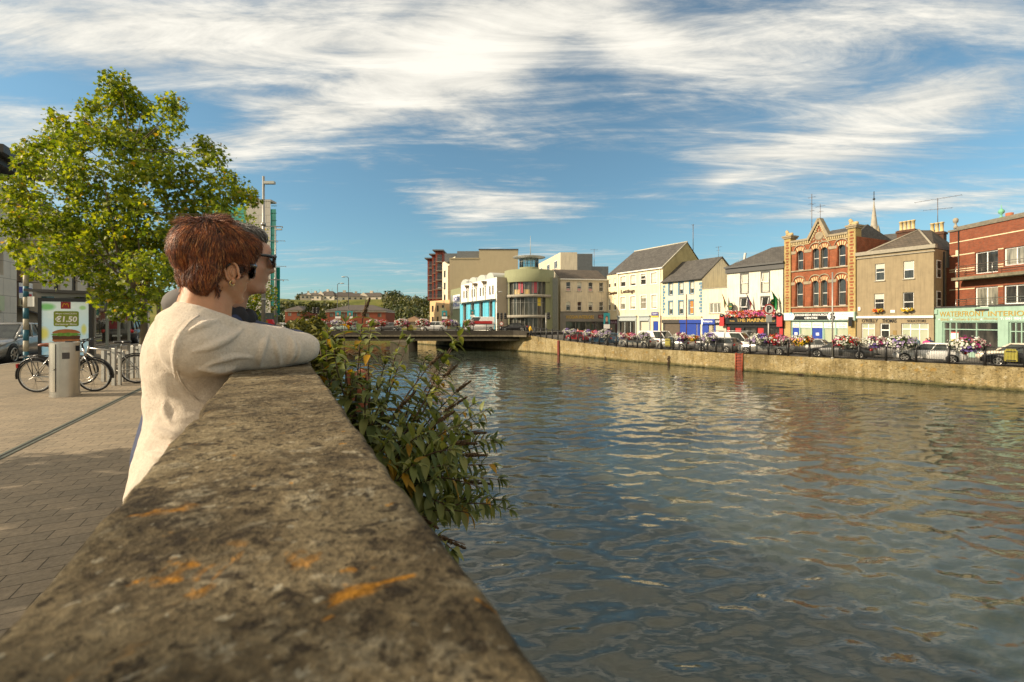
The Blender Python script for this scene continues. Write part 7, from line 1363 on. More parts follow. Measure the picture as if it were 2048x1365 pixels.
walker(at(1853,6.6), rad(200), 'person in a bright pink top walking past the solicitors building', cl('pink',(.60,.05,.20)), cl('dark',(.03,.03,.035)), 'dark', 1.66, .8); walker(at(1859,7.3), rad(210), 'person in a navy jacket walking beside the one in pink', cl('navy',(.025,.035,.09)), cl('dark',(.03,.03,.035)), 'dark', 1.72, .7); walker(at(1832,7.5), rad(20), 'person in a blue-grey jacket by the wide solicitors window', cl('blue grey',(.14,.22,.26)), cl('dark',(.03,.03,.035)), 'grey', 1.74, .5)
walker(P(1061,669,67.5)-Vector((0,0,.35)), rad(20), 'person in a yellow jacket and dark trousers walking off the bridge', cl('yellow',(.62,.38,.03)), cl('dark',(.03,.03,.035)), 'brown', 1.72, 1.1, -.02)
for px, a, lab in ((914,10,'person in dark clothes walking on the bridge beside the white off-roader'),(927,180,'second dark-clothed person on the bridge in front of the delivery van')): walker(Vector(((px-CX)/F*73.2,73.2,DECK)), rad(a), lab, cl('black',(.02,.02,.022)), cl('dark',(.03,.03,.035)), 'dark', 1.78, .8)
walker(at(1223,9), rad(230), 'person in a black jacket and white shirt by the plum shop', cl('black',(.02,.02,.022)), cl('dark',(.03,.03,.035)), 'dark', 1.75, .3); walker(at(1156,2.9), rad(190), 'person in a pale pink top behind the red car', cl('pale pink',(.62,.35,.33)), cl('dark',(.03,.03,.035)), 'brown', 1.68, .3)
walker(at(1260,5.2), rad(200), 'person in an orange top in front of the grey shop bays', cl('orange',(.55,.25,.08)), cl('blue',(.05,.08,.18)), 'brown', 1.68, .4); walker(at(1130,3.2), rad(10), 'person in a light blue top behind the leftmost quay basket', cl('light blue',(.25,.42,.55)), cl('dark',(.03,.03,.035)), 'dark', 1.7, .4)
# ================================================================== trees
bark = M('plane bark', (.12,.095,.06), .9, .35, 6, .5, 30); lt = Vector((1,1,1))
PLANE = [(0,0),(.10,.10),(.42,.08),(.28,.25),(.48,.50),(.20,.48),(0,.95),(-.20,.48),(-.48,.50),(-.28,.25),(-.42,.08),(-.10,.10)]
def leaf(mb, p, nrm, up, s, shape, m=0, fold=.16):
    a = up-nrm*up.dot(nrm); a = a.normalized() if a.length > 1e-4 else nrm.orthogonal().normalized(); b = a.cross(nrm)
    mb.add([p+(b*x+a*y)*s+nrm*(fold*abs(x)*s-.12*y*y*s) for x, y in shape], [tuple(range(len(shape)))], m)
def plane_tree(name, lab, base, blobs, Y, nleaf, ls, lm, trunk_r, fork, seed, depth=1.0, cat='tree', group=None, thr=.10, shape=PLANE, squash=1.0):
    """blobs: (column, row, radius) read off the photograph; they stand round the trunk at different distances."""
    R = random.Random(seed); t = thing(name, lab, cat, base, 0, group); bl = []
    for px, py, r in blobs:
        k = R.uniform(-1,1)*depth; c = P(px,py,Y+k*1.9); bl.append((c, r/F*Y*squash))
    b = Vector(base); br = MB(); f = P(*fork, b.y); n_ = max(3, 4)
    br.tube([b-Vector((0,0,.1)), b+Vector((0,0,.25)), lerp(b,f,.5)+Vector((.03,0,0)), f], [trunk_r*1.3, trunk_r, trunk_r*.9, trunk_r*.75], 10)
    tr = br.build('trunk', bark, t); tr.matrix_parent_inverse = Matrix.Translation(-b)
    br = MB(); tips = []
    big = sorted(bl, key=lambda q: -q[1])[:9]
    for c, r in big:
        j = Vector((R.uniform(-.25,.25),R.uniform(-.25,.25),R.uniform(-.1,.2))); mid = lerp(f,c,.5)+Vector((0,0,-.12*(c-f).length))+j; L0 = (c-f).length; br.tube([f-Vector((0,0,.15)),lerp(f,mid,.5)+j*.3,mid,c], [trunk_r*.45,trunk_r*.36,trunk_r*.25,trunk_r*.08], 7); tips += [(mid,trunk_r*.2),(lerp(mid,c,.6),trunk_r*.15),(c,trunk_r*.08)]
    for c, r in bl:
        q, rr = min(tips, key=lambda z: (z[0]-c).length)
        br.tube([q,lerp(q,c,.5)+Vector((R.uniform(-.12,.12),R.uniform(-.12,.12),R.uniform(-.12,.05))),c], [max(.013,rr*.6),.012,.007], 5)
        for k in range(3): e = c+Vector((R.gauss(0,1),R.gauss(0,1),R.gauss(.3,1))).normalized()*r*.62; m = lerp(c,e,.5)+Vector((R.uniform(-.07,.07),R.uniform(-.07,.07),R.uniform(-.1,.1))); br.tube([c,m,e], [.009,.007,.003], 4)
    o = br.build('limbs', bark, t); o.matrix_parent_inverse = Matrix.Translation(-b)
    lf = MB(); tot = sum(r**2 for c, r in bl)
    for c, r in bl:
        for i in range(int(nleaf*r*r/tot)):
            d = Vector((R.gauss(0,1),R.gauss(0,1),R.gauss(0,1))).normalized(); p = c+d*r*(R.random()**.42)*R.uniform(.85,1.14)
            if noise.noise(p*(.95/max(.3,ls*6))+Vector((seed,3,1)))+.5*noise.noise(p*2.3) < -thr: continue
            nrm = (d*.5+Vector((R.gauss(0,.6),R.gauss(0,.6),R.gauss(.35,.6)))).normalized(); up = (Vector((R.gauss(0,.7),R.gauss(0,.7),-.8))+d*.4).normalized(); leaf(lf, p, nrm, up, ls*R.uniform(.6,1.25), shape)
    o = lf.build('crown', lm, t); o.matrix_parent_inverse = Matrix.Translation(-b); return t
plm = leafmat('plane leaves', (.05,.092,.008), (.145,.215,.013), (.28,.32,.02), (.40,.26,.025), .5)
B1 = [(240,168,34),(225,185,30),(262,205,34),(222,215,36),(285,215,28),(250,245,45),(345,212,26),(330,245,34),(300,265,40),(370,205,12),(180,215,26),(165,238,22),(190,255,30),(130,252,34),(105,235,18),(120,280,30),(165,285,40),(210,290,46),(260,300,50),(310,310,46),(355,300,24),(75,290,26),(50,300,22),(60,330,26),(100,330,36),(150,340,46),(205,350,52),(262,362,54),(320,360,48),(372,345,44),(405,290,22),(420,310,34),(440,340,36),(470,360,26),(485,385,26),(455,385,40),(410,390,44),(510,400,16),(30,370,26),(18,400,26),(60,390,40),(110,395,46),(160,400,50),(215,415,54),(270,425,54),(325,425,50),(375,425,46),(430,425,40),(470,430,30),(490,460,18),(20,445,34),(60,450,44),(110,455,48),(165,465,52),(225,478,54),(285,485,54),(340,480,46),(25,485,24),(70,500,36),(120,510,42),(175,525,44),(230,535,48),(290,545,46),(335,540,36),(60,530,24),(105,550,28),(150,560,28),(200,580,34),(250,590,36),(300,592,30),(325,585,24),(170,600,18),(60,552,14),(185,622,14),(235,625,18),(285,625,20),(175,610,12)]
T1 = P(285,644,16.4); T1.z = 0
plane_tree('plane_tree', 'large yellow-green plane tree behind the bus shelter and the woman', T1, B1, 16.0, 36000, .158, plm, .125, (288,590), 5, .85, thr=.14)
T2 = P(318,644,24.0); T2.z = 0
plane_tree('plane_tree', 'second plane tree with a thinner trunk behind the first, showing beside the man', T2, [(300,540,40),(340,560,40),(320,500,50),(360,510,40),(380,560,34),(285,580,26)], 24.0, 2600, .15, plm, .11, (316,585), 8, .6)
T3 = P(505,644,30); T3.z = 0
plane_tree('plane_tree', 'small plane tree between the man and the steel column', T3, [(500,470,34),(515,530,26),(530,580,24),(525,612,28),(505,600,34),(540,600,14),(500,640,20),(520,645,16),(480,560,40)], 30.0, 3600, .17, plm, .10, (507,625), 12, .5)
T4 = P(627,655,100); T4.z = DECK
OV = [(0,0),(.3,.3),(.3,.65),(0,1),(-.3,.65),(-.3,.3)]
plane_tree('young_tree', 'yellow-green tree in front of the red brick flats beyond the bridge', T4, [(628,618,17),(612,628,14),(640,632,13),(625,640,16),(648,640,8),(606,642,8),(628,610,10)], 100.0, 2400, .42, leafmat('young tree leaves', (.035,.05,.01), (.085,.10,.016), (.15,.15,.022), None, .3), .16, (628,648), 14, .3, shape=OV)
SH = Vector((-9.5,3.1,0))                                        # stands left of the picture; its shade falls across the paving
def shade_tree():
    R = random.Random(3); t = thing('plane_tree', 'low plane tree left of the picture shading the near paving', 'tree', SH); br = MB(); br.tube([(0,0,0),(0,0,2.4)], [.12,.09], 8); br.build('trunk', bark, t); lf = MB()
    for c, r, n in ((Vector((0,-.9,3.5)),1.05,1700),(Vector((.3,-1.9,3.1)),.8,900),(Vector((-.6,.2,3.0)),.8,800),(Vector((.2,-.4,4.2)),.6,500),(Vector((0,-5.2,6.0)),.85,620)):
        for i in range(n):
            d = Vector((R.gauss(0,1),R.gauss(0,1),R.gauss(0,1))).normalized(); p = c+d*r*R.random()**.4; leaf(lf, p, Vector((R.gauss(0,1),R.gauss(0,1),R.gauss(.3,1))).normalized(), Vector((R.gauss(0,1),R.gauss(0,1),-1)).normalized(), .17, PLANE)
    lf.build('crown', plm, t)
    br = MB()
    for c in (Vector((0,-.9,3.5)),Vector((.3,-1.9,3.1)),Vector((-.6,.2,3.0)),Vector((0,-5.2,6.0))): br.tube([(0,0,2.2),c*.6+Vector((0,0,1)),c], [.07,.05,.02], 6)
    br.build('limbs', bark, t)
shade_tree()
# ------------------------------------------------------------------ hillside woodland
def wood():
    R = random.Random(21); q = MB(); spots = []
    for i in range(150):                                      # in front of and between the hill houses, thick to the right
        px = R.uniform(545,692) if i < 75 else R.uniform(775,875); Y = R.uniform(205,252) if i < 75 else R.uniform(205,290); spots.append((px,Y,R.uniform(2.2,3.8) if i < 75 else R.uniform(2.6,5.0)))
    for i in range(30): spots.append((R.uniform(690,790), R.uniform(205,225), R.uniform(1.5,3.0)))
    for i in range(22): spots.append((R.uniform(800,880), R.uniform(180,215), R.uniform(4,6.5)))
    for i in range(16): spots.append((R.uniform(560,690), R.uniform(188,215), R.uniform(3,4.5)))
    for px in (600,605,640,668,686,700): spots.append((px, 318, R.uniform(3,4.6)))
    for i in range(10): spots.append((R.uniform(535,600), R.uniform(160,190), R.uniform(3,4.5)))
    for px, Y, r in spots:
        X = (px-CX)/F*Y; z = hillh(X,Y)+r*.55; tone = R.choice((0,0,1,1,2)); c = Vector((X,Y,z))
        for i in range(int(150*r/3.5)):
            d = Vector((R.gauss(0,1),R.gauss(0,1),R.gauss(0,1))).normalized(); k = r*(R.random()**.35)*(1+.25*noise.noise(d*2+c)); p = c+Vector((d.x*k,d.y*k,d.z*k*.95)); n = (d+Vector((R.gauss(0,.5),R.gauss(0,.5),R.gauss(0,.5)))).normalized(); leaf(q, p, n, Vector((R.gauss(0,1),R.gauss(0,1),R.gauss(0,1))).normalized(), R.uniform(.8,1.6), OV, tone)
    q.build('woodland', [leafmat('wood leaves dark', (.012,.022,.006), (.03,.045,.010), (.055,.07,.015), None, .15), leafmat('wood leaves', (.03,.04,.008), (.06,.075,.014), (.10,.11,.02), None, .15), leafmat('wood leaves olive', (.045,.05,.01), (.085,.09,.018), (.13,.12,.03), None, .15)], label='dense mixed green woodland covering the hillside beyond the town', cat='woodland', kind='stuff')
wood()

# ================================================================== the buddleia on the river side of the parapet
BUD = [(0,0),(.10,.12),(.155,.32),(.14,.55),(.075,.80),(0,1),(-.075,.80),(-.14,.55),(-.155,.32),(-.10,.12)]
def bladed(mb, p, a, nrm, s, droop, R):                                   # long arching leaf, two halves along a bent midrib
    n = 5; b = a.cross(nrm).normalized(); prev = None; c = p.copy(); d = a.copy(); seg = s/n; wprof = (.02,.15,.185,.15,.085,.004); vs = []
    for i in range(n+1):
        w = wprof[i]*s; nn = b.cross(d).normalized(); vs += [c-b*w+nn*w*.35, c, c+b*w+nn*w*.35]; d = (d+Vector((0,0,-droop/n))).normalized(); c = c+d*seg
    mb.add(vs, [f for i in range(n) for f in ((i*3,i*3+1,i*3+4,i*3+3),(i*3+1,i*3+2,i*3+5,i*3+4))], 0, True)
def buddleia():
    R = random.Random(44); root = Vector((-.98,2.45,.05)); t = thing('buddleia_bush', 'straggling buddleia bush with brown seed spikes and some yellow leaves, growing over the parapet', 'bush', root)
    st, lg, ly, sk = MB(), MB(), MB(), MB()
    tips = [  # column, row, distance, tip: 0 leaves, 1 brown spike, density
        (732,600,2.35,1,1.0),(742,655,2.30,0,1),(815,690,2.5,0,1),(800,680,2.55,0,1),(930,655,2.7,0,1),(905,690,2.65,0,.9),(880,705,2.55,1,.9),(690,645,2.6,0,1),(655,660,2.7,0,1),(668,700,2.2,0,1),
        (640,690,2.6,0,1.1),(850,720,2.6,0,1),(905,730,2.6,1,1),(935,760,2.7,1,1),(925,790,2.55,1,1),(945,810,2.8,0,1),(960,845,2.7,0,1.1),(975,820,2.75,0,1),(900,820,2.3,1,1.1),(965,860,2.5,1,1.1),
        (985,880,2.7,0,1.2),(1000,885,2.8,0,1),(965,905,2.35,1,1.2),(985,930,2.6,0,1.2),(940,880,2.2,1,1.2),(1005,1000,2.55,0,1.2),(1020,1020,2.6,0,1.1),(985,1010,2.4,0,1.2),(960,975,2.2,0,1.2),(950,1030,2.3,0,1.2),
        (890,1010,2.1,0,1.2),(870,960,2.1,0,1.2),(905,900,2.0,0,1.2),(845,870,2.1,0,1.2),(830,930,2.0,0,1.2),(800,850,2.1,0,1.2),(780,880,2.0,0,1.2),(760,810,2.1,0,1.2),(735,770,2.1,0,1.1),(705,760,2.3,0,1.2),(690,720,2.3,0,1.2),
        (720,700,2.4,0,1),(860,790,2.4,0,1.1),(820,780,2.4,1,1.1),(770,730,2.4,0,1),(785,770,2.6,0,1),(910,950,2.5,0,1.2),(930,1000,2.5,0,1.2),(870,1050,2.1,1,.9),(930,1090,2.0,1,.7),(905,1100,1.9,0,.6),(980,960,2.7,1,1.1),(955,930,2.8,0,1.1),
        (880,860,2.6,0,1.2),(850,1000,2.3,0,1.1),(810,990,2.2,0,1.1),(840,830,2.7,0,1.1),(700,800,2.5,0,1.2),(740,850,2.5,0,1.2),(660,760,2.5,0,1.2),(890,930,2.2,0,1.1),(1000,960,2.6,0,1),(920,850,2.4,0,1.1)]
    for px, py, Y, kind, dens in tips:
        e = P(px,py,Y); s0 = root+Vector((R.uniform(-.08,.15),R.uniform(-.2,.25),R.uniform(-.05,.25))); L_ = (e-s0).length; out = Vector((.3,0,.55)) if e.z > .75 else Vector((.45,-.05,.55)); c1 = s0+out*L_*.45+Vector((R.uniform(-.06,.06),R.uniform(-.06,.06),0)); c2 = lerp(s0,e,.7)+Vector((-.02,0,.16*L_*(1 if e.z < .9 else .25)))
        bez = lambda u: s0*(1-u)**3+c1*3*u*(1-u)**2+c2*3*u*u*(1-u)+e*u**3
        n = 16; pts = [bez(k/n) for k in range(n+1)]; st.tube(pts, [lerp(.009,.0022,k/n) for k in range(n+1)], 5)
        u = .30; j = 0; spike = .10+.05*R.random() if kind else 0; ue = 1-(spike/L_ if kind else 0)
        while u < ue:
            p = bez(u); tg = (bez(min(1,u+.02))-bez(u-.02)).normalized(); side = tg.cross(Vector((math.cos(j*1.57),math.sin(j*1.57),.2))).normalized(); big = (.60+.40*math.sin(math.pi*min(1,(u-.2)/.8)))*.118*R.uniform(.75,1.25)
            for sg in (-1,1):
                if R.random() > .93: continue
                a = (side*sg+tg*.55+Vector((0,0,R.uniform(-.25,.2)))).normalized(); yl = R.random() < (.10 if px < 880 else .05); bladed(ly if yl else lg, p, a, Vector((0,0,1))+side*.3*R.uniform(-1,1), big, R.uniform(.5,1.5), R)
                if R.random() < .45: a2 = (side*sg*.7+tg+Vector((0,0,.2))).normalized(); bladed(lg, p, a2, Vector((0,0,1)), big*.45, .6, R)
            u += R.uniform(.037,.062)/max(.35,L_)/dens; j += 1
        tg = (bez(1)-bez(.95)).normalized()
        if kind:
            b0 = bez(ue); dr = (tg+Vector((.15,0,-.12))).normalized(); tip = b0+dr*spike; sk.tube([b0,lerp(b0,tip,.5),tip], [.004,.003,.002], 5)
            for k in range(150): v = R.random(); d = Vector((R.gauss(0,1),R.gauss(0,1),R.gauss(0,1))); d = (d-dr*d.dot(dr)).normalized(); c = lerp(b0,tip,v)+d*(.013*(1-v*.75))*R.uniform(.5,1.1); q = R.uniform(.003,.006); x = d.cross(dr)*q; sk.add([c-x,c+dr*q*1.5,c+x,c-dr*q+d*q],[(0,1,2,3)])
        else:
            for k in range(6): a = (tg+Vector((R.gauss(0,.5),R.gauss(0,.5),R.gauss(.05,.4)))).normalized(); bladed(lg, e, a, Vector((0,0,1))+Vector((R.gauss(0,.3),0,0)), R.uniform(.035,.075), R.uniform(.3,1.4), R)
    gm = leafmat('buddleia leaves', (.06,.088,.022), (.13,.165,.042), (.25,.265,.09), None, .38); ym = leafmat('buddleia yellow leaves', (.20,.13,.012), (.36,.20,.012), (.42,.24,.02), None, .35)
    for nm, q, m in (('stems', st, M('buddleia stem', (.085,.05,.03), .8, .3, 20)), ('leaves', lg, gm), ('yellow_leaves', ly, ym), ('seed_spikes', sk, M('seed spike brown', (.075,.045,.018), .9, .4, 60))):
        o = q.build(nm, m, t); o.matrix_parent_inverse = Matrix.Translation(-root)
buddleia()
def small_bush(lab, base, blobs, Y, n, s, lm, seed):
    R = random.Random(seed); t = thing('shrub', lab, 'bush', base); lf, st = MB(), MB(); b = Vector(base)
    for px, py, r in blobs:
        c = P(px,py,Y+R.uniform(-.3,.3)); rr = r/F*Y; st.tube([(0,0,0),(c-b)*.6+Vector((.05,0,0)),c-b], [.02,.012,.004], 5)
        for i in range(n): d = Vector((R.gauss(0,1),R.gauss(0,1),R.gauss(0,1))).normalized(); p = c-b+d*rr*R.random()**.4; leaf(lf, p, (d+Vector((R.gauss(0,.6),R.gauss(0,.6),R.gauss(.3,.5)))).normalized(), Vector((R.gauss(0,1),R.gauss(0,1),R.gauss(.2,.8))).normalized(), s*R.uniform(.6,1.2), BUD, 0)
    st.build('stems', M('buddleia stem', (.085,.05,.03)), t); lf.build('leaves', lm, t)
ygm = leafmat('shrub yellow green leaves', (.05,.055,.01), (.11,.115,.018), (.19,.17,.028), None, .35)
q_ = P(628,644,7.0); small_bush('yellow-green shrub growing from the near quay wall beyond the elbow', (q_.x+.1,7.0,-1.2), [(598,660,16),(615,668,20),(640,680,24),(625,700,26),(655,705,22),(648,730,26),(670,730,18),(630,650,12),(665,690,14),(640,760,30),(665,770,26)], 7.0, 230, .12, ygm, 31)
q_ = P(590,644,60); small_bush('dark green shrubs at the left end of the bridge', (q_.x,60.,DECK-1.5), [(590,650,10),(602,648,9),(580,652,9),(612,655,9),(625,656,8)], 60.0, 170, .6, leafmat('wood leaves', (.03,.04,.008), (.06,.075,.014), (.10,.11,.02), None, .15), 37)
# rusty mooring post behind the bush
b = P(722,820,3.3); t = thing('mooring_post', 'rust red steel mooring post with a rounded top behind the buddleia', 'post', (b.x,3.3,WATER)); h = HC+(644-738)/F*3.3-WATER
q = MB(); q.box(-.055,-.05,0,.055,.05,h-.06); q.tube([(0,-.05,h-.06),(0,.05,h-.06)], .055, 14); q.box(-.10,-.035,0,-.065,.035,h-.02); q.build('post', M('rust red steel', (.24,.075,.035), .75, .35, 12, .2, 60), t)
q = MB(); q.tube([(-.16,-.055,.5),(.0,-.055,.55),(.1,-.055,.5)], .02, 6); q.tube([(-.08,0,h-.3),(.05,.02,h-.3)], .02, 6); q.build('bolts', M('rusted iron', (.05,.028,.018)), t)
# ================================================================== the couple leaning on the parapet
NW, WD = Vector((.8899,.4562,0)), Vector((-.4562,.8899,0)); UP = Vector((0,0,1))       # towards the river, along the wall
AX = (NW, WD, UP)
def knit():
    m, t, b, N = nodes('oatmeal knit'); L = t.links.new; co = N('ShaderNodeTexCoord').outputs['Object']
    n = tnoise(t, co, 150, 5, .75); n2 = tnoise(t, co, 9, 4, .6); w = tnoise(t, co, 420, 3, .7, stretch=(1,1,.45))
    c = ramp(t, n, [(.30, (.58,.49,.385)), (.5, (.70,.60,.485)), (.70, (.80,.70,.575))]); c = mixc(t, 1, c, ramp(t, n2, [(.3, (.95,)*3), (.7, (1.03,)*3)]), 'MULTIPLY'); L(c, b.inputs['Base Color'])
    b.inputs['Roughness'].default_value = .95; b.inputs['Specular IOR Level'].default_value = .1; b.inputs['Sheen Weight'].default_value = .35; b.inputs['Sheen Roughness'].default_value = .5
    bumpn(t, b, math_(t, 'ADD', math_(t, 'MULTIPLY', w, 1.0), math_(t, 'MULTIPLY', n, 1.2)), .9, .004); return m
def skinmat(name, col, red):
    m, t, b, N = nodes(name); L = t.links.new; co = N('ShaderNodeTexCoord').outputs['Object']
    c = ramp(t, tnoise(t, co, 22, 5, .6), [(.3, [q*.82 for q in col]), (.7, col)]); c = mixc(t, ramp(t, tnoise(t, co, 70, 3), [(.55, (0,0,0)), (.75, (.5,)*3)]), c, red); L(c, b.inputs['Base Color'])
    b.inputs['Roughness'].default_value = .48; b.inputs['Subsurface Weight'].default_value = .12; b.inputs['Subsurface Radius'].default_value = (.012,.005,.003); b.inputs['Subsurface Scale'].default_value = .5; b.inputs['Specular IOR Level'].default_value = .4
    bumpn(t, b, tnoise(t, co, 240, 3), .12, .002); return m
def strandmat(name, stops, rough=.38):
    m, t, b, N = nodes(name); L = t.links.new; g = N('ShaderNodeNewGeometry'); co = N('ShaderNodeTexCoord').outputs['Object']; L(mixc(t, 1, ramp(t, g.outputs['Random Per Island'], stops), ramp(t, tnoise(t, co, 42, 3, .6), [(.32, (.42,)*3), (.66, (1.45,)*3)]), 'MULTIPLY'), b.inputs['Base Color']); b.inputs['Roughness'].default_value = rough; b.inputs['Specular IOR Level'].default_value = .32; b.inputs['Sheen Weight'].default_value = .15; return m
def frame(ang, pitch=0):
    f = Vector((math.cos(ang)*math.cos(pitch), math.sin(ang)*math.cos(pitch), math.sin(pitch))); r = f.cross(UP).normalized(); u = r.cross(f); return f, r, u
def hand(q, wrist, fd, up, s=1.0, side=1):
    """Palm, four unequal fingers bent over the stone and a thumb leaving the side of the palm."""
    r = fd.cross(up).normalized()*side; pc = wrist+fd*.045*s; q.ell(pc,.048*s,.040*s,.014*s,0,12,(fd,r,up)); q.cap(wrist-fd*.03*s,pc,.026*s,.024*s)
    for k, (o, l) in enumerate(((-.028,.066),(-.010,.076),(.010,.071),(.027,.056))):
        a = wrist+fd*.085*s+r*o*s; b = a+(fd*.5*l-up*.006+r*o*.1)*s; c = b+(fd*.3*l-up*.014)*s; d = c+(fd*.18*l-up*.016)*s; q.cap(a,b,.0095*s,.0088*s,0,8,3); q.cap(b,c,.0088*s,.008*s,0,8,3); q.cap(c,d,.008*s,.0068*s,0,8,3)
    a = wrist+fd*.03*s-r*.032*s; b = a+(fd*.028-r*.022-up*.004)*s; q.cap(a,b,.012*s,.010*s,0,8,3); q.cap(b,b+(fd*.03-r*.006-up*.006)*s,.010*s,.008*s,0,8,3)
def head(q, c, ang, pitch, s=1.0, jaw=1.0, female=True):
    f, r, u = frame(ang, pitch); A_ = (f, r, u); at = lambda x, y, z: c+(f*x+r*y+u*z)*s
    q.ell(at(-.012,0,.028),.098*s,.078*s,.098*s,0,24,A_); q.ell(at(.022,0,-.025),.073*s,.066*s,.088*s,0,20,A_); q.ell(at(.040,0,-.078),.044*s*jaw,.045*s,.036*s,0,16,A_)
    for sd in (-1,1):
        q.ell(at(.052,sd*.036,-.022),.030*s,.026*s,.026*s,0,14,A_); q.cap(at(-.008,sd*.058,-.052),at(.055,sd*.024,-.092),.017*s,.018*s); q.ell(at(.074,sd*.030,.022),.014*s,.020*s,.009*s,0,12,A_); q.ell(at(.069,sd*.031,.008),.0115*s,.0125*s,.010*s,0,12,A_)
    q.ell(at(.078,0,.040),.020*s,.045*s,.030*s,0,14,A_)
    q.cap(at(.085,0,.016),at(.104,0,-.020),.0095*s,.0125*s); q.ell(at(.103,0,-.023),.0145*s,.0155*s,.011*s,0,12,A_)
    for sd in (-1,1): q.ell(at(.092,sd*.012,-.027),.010*s,.009*s,.008*s,0,10,A_)
    q.ell(at(.087,0,-.050),.012*s,.023*s,.0065*s,0,12,A_); q.ell(at(.085,0,-.061),.012*s,.020*s,.0075*s,0,12,A_); q.ell(at(.078,0,-.094),.017*s,.020*s,.015*s,0,12,A_)
    return f, r, u, at
def ear(q, at, f, r, u, s, sd):
    c = at(-.004, sd*.078, -.016); o = r*sd; ax = (f*.88+o*.40).normalized(); n = 18; rim = []
    for k in range(n+1):
        w = rad(-70+300*k/n); x, z = math.cos(w)*.0185, math.sin(w)*.031; x += .004*(1 if z > 0 else -.3); rim.append(c-ax*x*s*-1*-1+u*z*s+o*(.007+.006*(x < 0))*s)
    q.tube(rim, [.0042*s]*(n+1), 8); q.ell(c+o*.004*s,.016*s,.005*s,.028*s,0,14,(ax,ax.cross(u),u)); q.ell(c-u*.030*s+ax*.006*s+o*.006*s,.0085*s,.006*s,.0105*s,0,10,(ax,ax.cross(u),u))
    q.tube([c+u*.018*s+o*.009*s-ax*.0*s, c-ax*.007*s+o*.0105*s, c-u*.014*s+o*.009*s], .0030*s, 6); return c
def glasses(parent, at, f, r, u, s, mat_f, mat_l, wrap=.7, h=.021, name='sunglasses'):
    q = MB(); l = MB()
    for sd in (-1,1):
        pts = [];  
        for k in range(21):
            w = 2*math.pi*k/20; e = .5; x = math.copysign(abs(math.cos(w))**e, math.cos(w))*.030; z = math.copysign(abs(math.sin(w))**e, math.sin(w))*h*(1 if math.sin(w) > 0 else 1.05); y = sd*(.035+x); pts.append(at(.108-.030*wrap*max(0, abs(y)-.02)/.045, y, .008+z))
        q.tube(pts, .0028*s, 6); c = at(.108-.030*wrap*.012/.045, sd*.035, .008); l.add([c+f*.003*s]+pts[:-1], [(0,k+1,(k+1)%20+1) for k in range(20)], 0, True)
        q.tube([at(.110-.030*wrap,sd*.066,.018),at(.082-.03*wrap,sd*.0745,.018),at(.02,sd*.0815,.014),at(-.005,sd*.0835,.016),at(-.024,sd*.083,-.004)], [.0052*s,.0058*s,.0048*s,.0032*s,.0025*s], 6)
    q.tube([at(.108,-.008,.014),at(.112,0,.018),at(.108,.008,.014)], .0026*s, 6); g = q.build(name, mat_f, parent); l.build('lenses', mat_l, g); return g
def hair(parent, capm, locks, root_fn, n, seed, length, rad_, core_, mat_, lift=.004, flick=.0, name='hair'):
    """A hair mass: cap surface plus many tapered locks that follow it away from the crown."""
    R = random.Random(seed); bm_v = [v.co.copy() for v in capm.vertices]; bv = BVHTree.FromPolygons(bm_v, [tuple(p.vertices) for p in capm.polygons]); polys = [p for p in capm.polygons]; ar = [p.area for p in polys]; q = MB()
    ch = R.choices(polys, ar, k=n)
    for p in ch:
        pos = Vector(p.center); nr = Vector(p.normal); r = root_fn(pos, nr, R)
        if r is None: continue
        d, L_, lf, rs = r; k = 6; pts = [pos-nr*.002]; cur = pos.copy(); step = L_/k; dd = d
        for i in range(k):
            cur = cur+dd*step; hit = bv.find_nearest(cur)
            if hit[0] is not None:
                nr2 = hit[1]; u_ = (i+1)/k; want = hit[0]+nr2*(lift*(.4+1.2*R.random())+lf*u_*u_); cur = lerp(cur, want, .8); dd = (dd-nr2*dd.dot(nr2)*.8+Vector((R.gauss(0,.06),R.gauss(0,.06),R.gauss(0,.06)))).normalized()
            pts.append(cur.copy())
        w = rad_*R.uniform(.6,1.3)*rs; q.tube(pts, [w*.8,w,w,w*.9,w*.7,w*.4,w*.08], 4, 0, True, False)
    h = link(name, capm, parent); q.build('locks', mat_, h); return h
obj_inv = lambda o, base: setattr(o, 'matrix_parent_inverse', Matrix.Translation(-Vector(base)))
def settle(root):
    b = root.location.copy()
    for ch in list(root.children): ch.matrix_parent_inverse = Matrix.Translation(-b)

